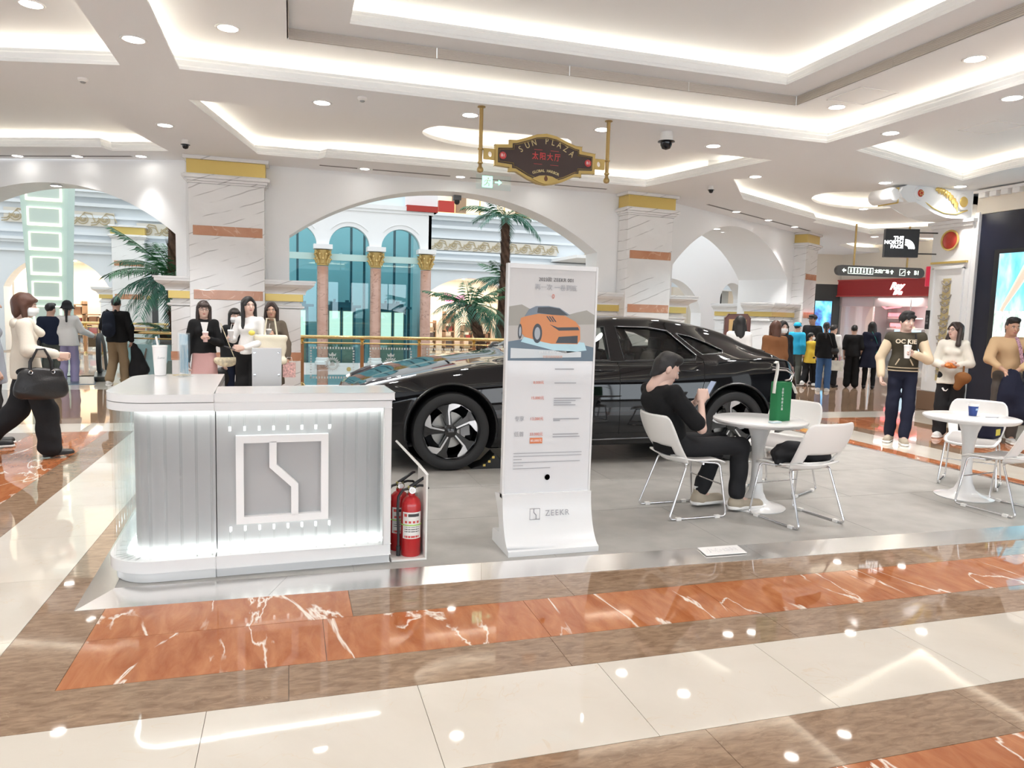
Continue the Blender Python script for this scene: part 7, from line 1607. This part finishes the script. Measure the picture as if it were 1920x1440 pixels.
MB().ell((-.10, .16, 1.22), (.045, .03, .035), 12, 8).obj('yellow_flower', M('flower_yellow', (.80, .66, .12), .7), b3)
tb = thing('tote_bag', 'large cream canvas tote bag on the shoulder of the woman in white', 'bag', W2(b3, (-.30, .02, .82)), R_(175)); npobj('canvas', sdf_mesh([('c', (-.16, 0, .03), (.16, 0, .03), .05, .05, .03), ('c', (-.17, 0, .33), (.17, 0, .33), .045, .045, .05), ('e', (0, 0, .2), (.2, .06, .22), .04), ('cut', (0, 0, .37), (0, 0, 1))], .013, .004), fab('canvas', (.70, .65, .52)), tb); MB().tube([(-.08, 0, .36), (-.05, 0, .58), (.05, 0, .58), (.08, 0, .36)], .012, 6).obj('handle', fab('canvas'), tb)
b4 = person('young woman in grey brown cardigan with straw drink beside the pier', (-.25, 10.5, 0), R_(170), 1.60, True, 1, 'longpart', HAIRD, True, look=(10, 2), pose=dict(elR=(.235, .02, 1.10), wrR=(.03, .20, 1.22), elL=(-.25, .0, 1.10), wrL=(-.24, .08, .86)), top=(TPE, .78, .03, 1.9), bot=('skirt', TPE, .5, .17), shoe=(BLE,), curl=(.7, .5), hdir=dict(R=(-.6, .4, .4)))
cup('small drink cup with straw held by the woman in the cardigan', b4, (-.01, .24, 1.18), .034, .11, M('grey_drink'))
gc = thing('gift_bag', 'small pink patterned paper bag held by the woman in the cardigan', 'bag', W2(b4, (-.27, .12, .62)), R_(170)); MB().box(-.08, .08, -.035, .035, 0, .2).obj('bag_body', M('gift_pink', (.75, .42, .40), .5, var=(40, .5)), gc); MB().tube([(-.04, 0, .2), (-.03, 0, .27), (.03, 0, .27), (.04, 0, .2)], .004, 5).obj('handle', WHITEP, gc)
# ---------------------------------------------------------------- people behind the car
w1 = person('person in white top with black hair seen from behind above the car tail', (6.75, 9.9, 0), R_(-30), 1.60, True, 0, 'shoulder', HAIRK, False, top=(WHT, .85, .05, 1.95), bot=('trousers', BK, .95, .03), shoe=(BLE,))
w2 = person('woman in brown wool coat with long brown hair behind the car tail', (7.30, 9.75, 0), R_(-15), 1.54, True, 0, 'longback', HAIRB, False, top=(BRN, .72, .08, 1.95), bot=('trousers', BK, .95, .02), shoe=(BLE,))
w3 = person('woman with white mask and long black hair beside the brown coat', (7.86, 10.3, 0), R_(165), 1.54, True, 2, 'longpart', HAIRK, False, mask=True, top=(BK2, .8, .05, 1.95), bot=('trousers', BK, .95, .03), shoe=(BLE,))
# ---------------------------------------------------------------- far shoppers
k1 = person('youngster in bright cyan jacket and cap near the far pier', (11.55, 14.6, 0), R_(-70), 1.50, False, 0, 'short', HAIRK, False, top=(CYN, .85, .05, 1.95), bot=('trousers', DGR, .95, .03), shoe=(WSH,))
CAPM = lambda nm, m, o: npobj(nm, sdf_mesh([('e', (0, -.012, 1.625), (.098, .112, .09), .01), ('cut', (0, 0, 1.605), (0, 0, -1)), ('c', (-.03, .10, 1.612), (.03, .10, 1.612), .05, .05, .01, ((0, 0, 1), .25))], .011), m, o)
CAPM('cap', CYN, k1)
k2 = person('man in black with dark cap turned sideways by the blue screen', (12.17, 14.85, 0), R_(110), 1.70, False, 1, 'short', HAIRK, False, top=(BK2, .85, .06, 1.95), bot=('trousers', BK, .95, .03), shoe=(BLE,)); CAPM('cap', fab('cap_grey', (.05, .045, .045)), k2)
k3 = person('child in yellow shirt with white mask striding in white trainers', (11.75, 14.35, 0), R_(-60), 1.27, True, 0, 'bun', HAIRK, False, mask=True, look=(-60, 0), pose=dict(kneeR=(.09, .18, .5), ankleR=(.09, .22, .1), kneeL=(-.09, -.05, .5), ankleL=(-.09, -.26, .16), elR=(.2, .1, 1.2), wrR=(.05, .18, 1.38)), top=(YEL, .75, .04, 1.9), bot=('trousers', BK, .93, .03), shoe=(WSH, .02))
k4 = person('woman in black top and blue jeans seen from behind with shoulder bag', (11.35, 13.39, 0), R_(-40), 1.53, True, 0, 'bun', HAIRK, False, pose=dict(elR=(.24, .0, 1.1), wrR=(.26, .08, .86)), top=(BK, .82, .05, 1.95), bot=('trousers', DEN, .95, .022), shoe=(WSH, .01))
sbg = thing('black_shoulder_bag', 'black shoulder bag on the woman in blue jeans', 'bag', W2(k4, (.20, -.02, .92)), R_(-40)); npobj('pouch', sdf_mesh([('e', (0, 0, .08), (.11, .06, .09), .02)], .014), BLE, sbg); MB().tube([(-.02, -.02, .15), (-.1, -.12, .4), (-.2, -.1, .58)], .008, 5).obj('strap', BLE, sbg)
wgb = thing('white_gift_bag', 'white gift bag with pink handles carried by the woman in jeans', 'bag', W2(k4, (.30, .08, .52)), R_(-40)); MB().box(-.12, .12, -.05, .05, 0, .22).obj('bag_body', M('gift_white', (.80, .80, .72), .5, var=(12, .12)), wgb); MB().tube([(-.05, 0, .22), (-.04, 0, .34), (.04, 0, .34), (.05, 0, .22)], .007, 5).obj('handle', M('gift_handle', (.75, .35, .55), .5), wgb)
k5 = person('person in white top with short black hair facing the red shop', (12.2, 14.15, 0), R_(-70), 1.47, False, 0, 'short', HAIRK, False, look=(-25, 0), top=(WHT, .85, .05, 1.9), bot=('trousers', BK, .95, .03), shoe=(BLE,))
k6 = person('person all in black with short hair facing the red shop', (12.68, 14.02, 0), R_(-45), 1.48, False, 0, 'short', HAIRK, False, top=(BK, .85, .06, 1.1), bot=('trousers', BK, .95, .05), shoe=(BLE,))
k7 = person('woman in long navy coat with long black hair facing the red shop', (12.97, 13.78, 0), R_(-45), 1.57, True, 0, 'longback', HAIRK, False, top=(DNV, .55, .07, 1.95, None, .27), bot=('trousers', BK, .95, .0), shoe=(BLE,))
cbg = thing('green_bag', 'small teal cross body bag on the woman in the navy coat', 'bag', W2(k7, (.22, -.08, .86)), R_(-45)); npobj('pouch', sdf_mesh([('c', (-.05, 0, .05), (.05, 0, .05), .05, .05, .02)], .014), fab('teal', (.02, .20, .17)), cbg); MB().tube([(0, 0, .1), (-.12, -.03, .4), (-.2, -.02, .55)], .006, 5).obj('strap', fab('teal'), cbg)
for i, (x, y, hh, t, n) in enumerate(((12.5, 22.0, 1.42, BK2, 'dark top'), (13.0, 21.5, 1.40, NV, 'navy top'), (14.5, 22.3, 1.40, GRY, 'grey top'))):
    person('distant shopper in %s seen through the right arch' % n, (x, y, 0), R_(150), hh, bool(i % 2), 0, 'short', HAIRK, False, top=(t, .85, .04, 1.9), bot=('trousers', BK, .95, .02), shoe=(BLE,), vox=.022)
# ---------------------------------------------------------------- black bag on the chair
bg = thing('black_bag', 'crumpled black bag lying on the white chair seat', 'bag', (3.72, 4.55, ZM+.445), R_(10))
npobj('bag_body', sdf_mesh([('e', (-.08, .06, .07), (.14, .12, .075), .04), ('e', (.08, -.04, .075), (.13, .11, .08), .04), ('e', (-.10, .0, .12), (.09, .08, .06), .04), ('c', (-.2, .05, .03), (-.12, .12, .04), .04, .05, .03), ('cut', (0, 0, 0), (0, 0, -1))], .011, .007, (40, 36, 34)), BK2, bg); MB().tube([(-.15, -.02, .12), (-.1, -.08, .16), (0, -.1, .16), (.08, -.08, .14)], .012, 6).obj('strap', BK2, bg)
pk2 = thing('patterned_bag', 'dark bag with yellow patch on the right edge chair', 'bag', (6.42, 5.25, ZM+.45), R_(20)); MB().box(-.13, .13, -.08, .08, 0, .16).obj('bag_body', fab('bag_navy', (.02, .02, .04)), pk2, bevel=.03); MB().box(-.08, .02, -.083, -.08, .04, .1).obj('patch', M('patch_yellow', (.7, .6, .1), .5), pk2); MB().tube([(-.13, -.081, .145), (.13, -.081, .145)], .006, 5).obj('piping', M('flag_red'), pk2)
for m_ in bpy.data.materials:      # small glowing things need no light sampling of their own
    if m_.name not in ('warm_led', 'cool_led') and not m_.name.startswith('fill_light_pane'): m_.cycles.emission_sampling = 'NONE'
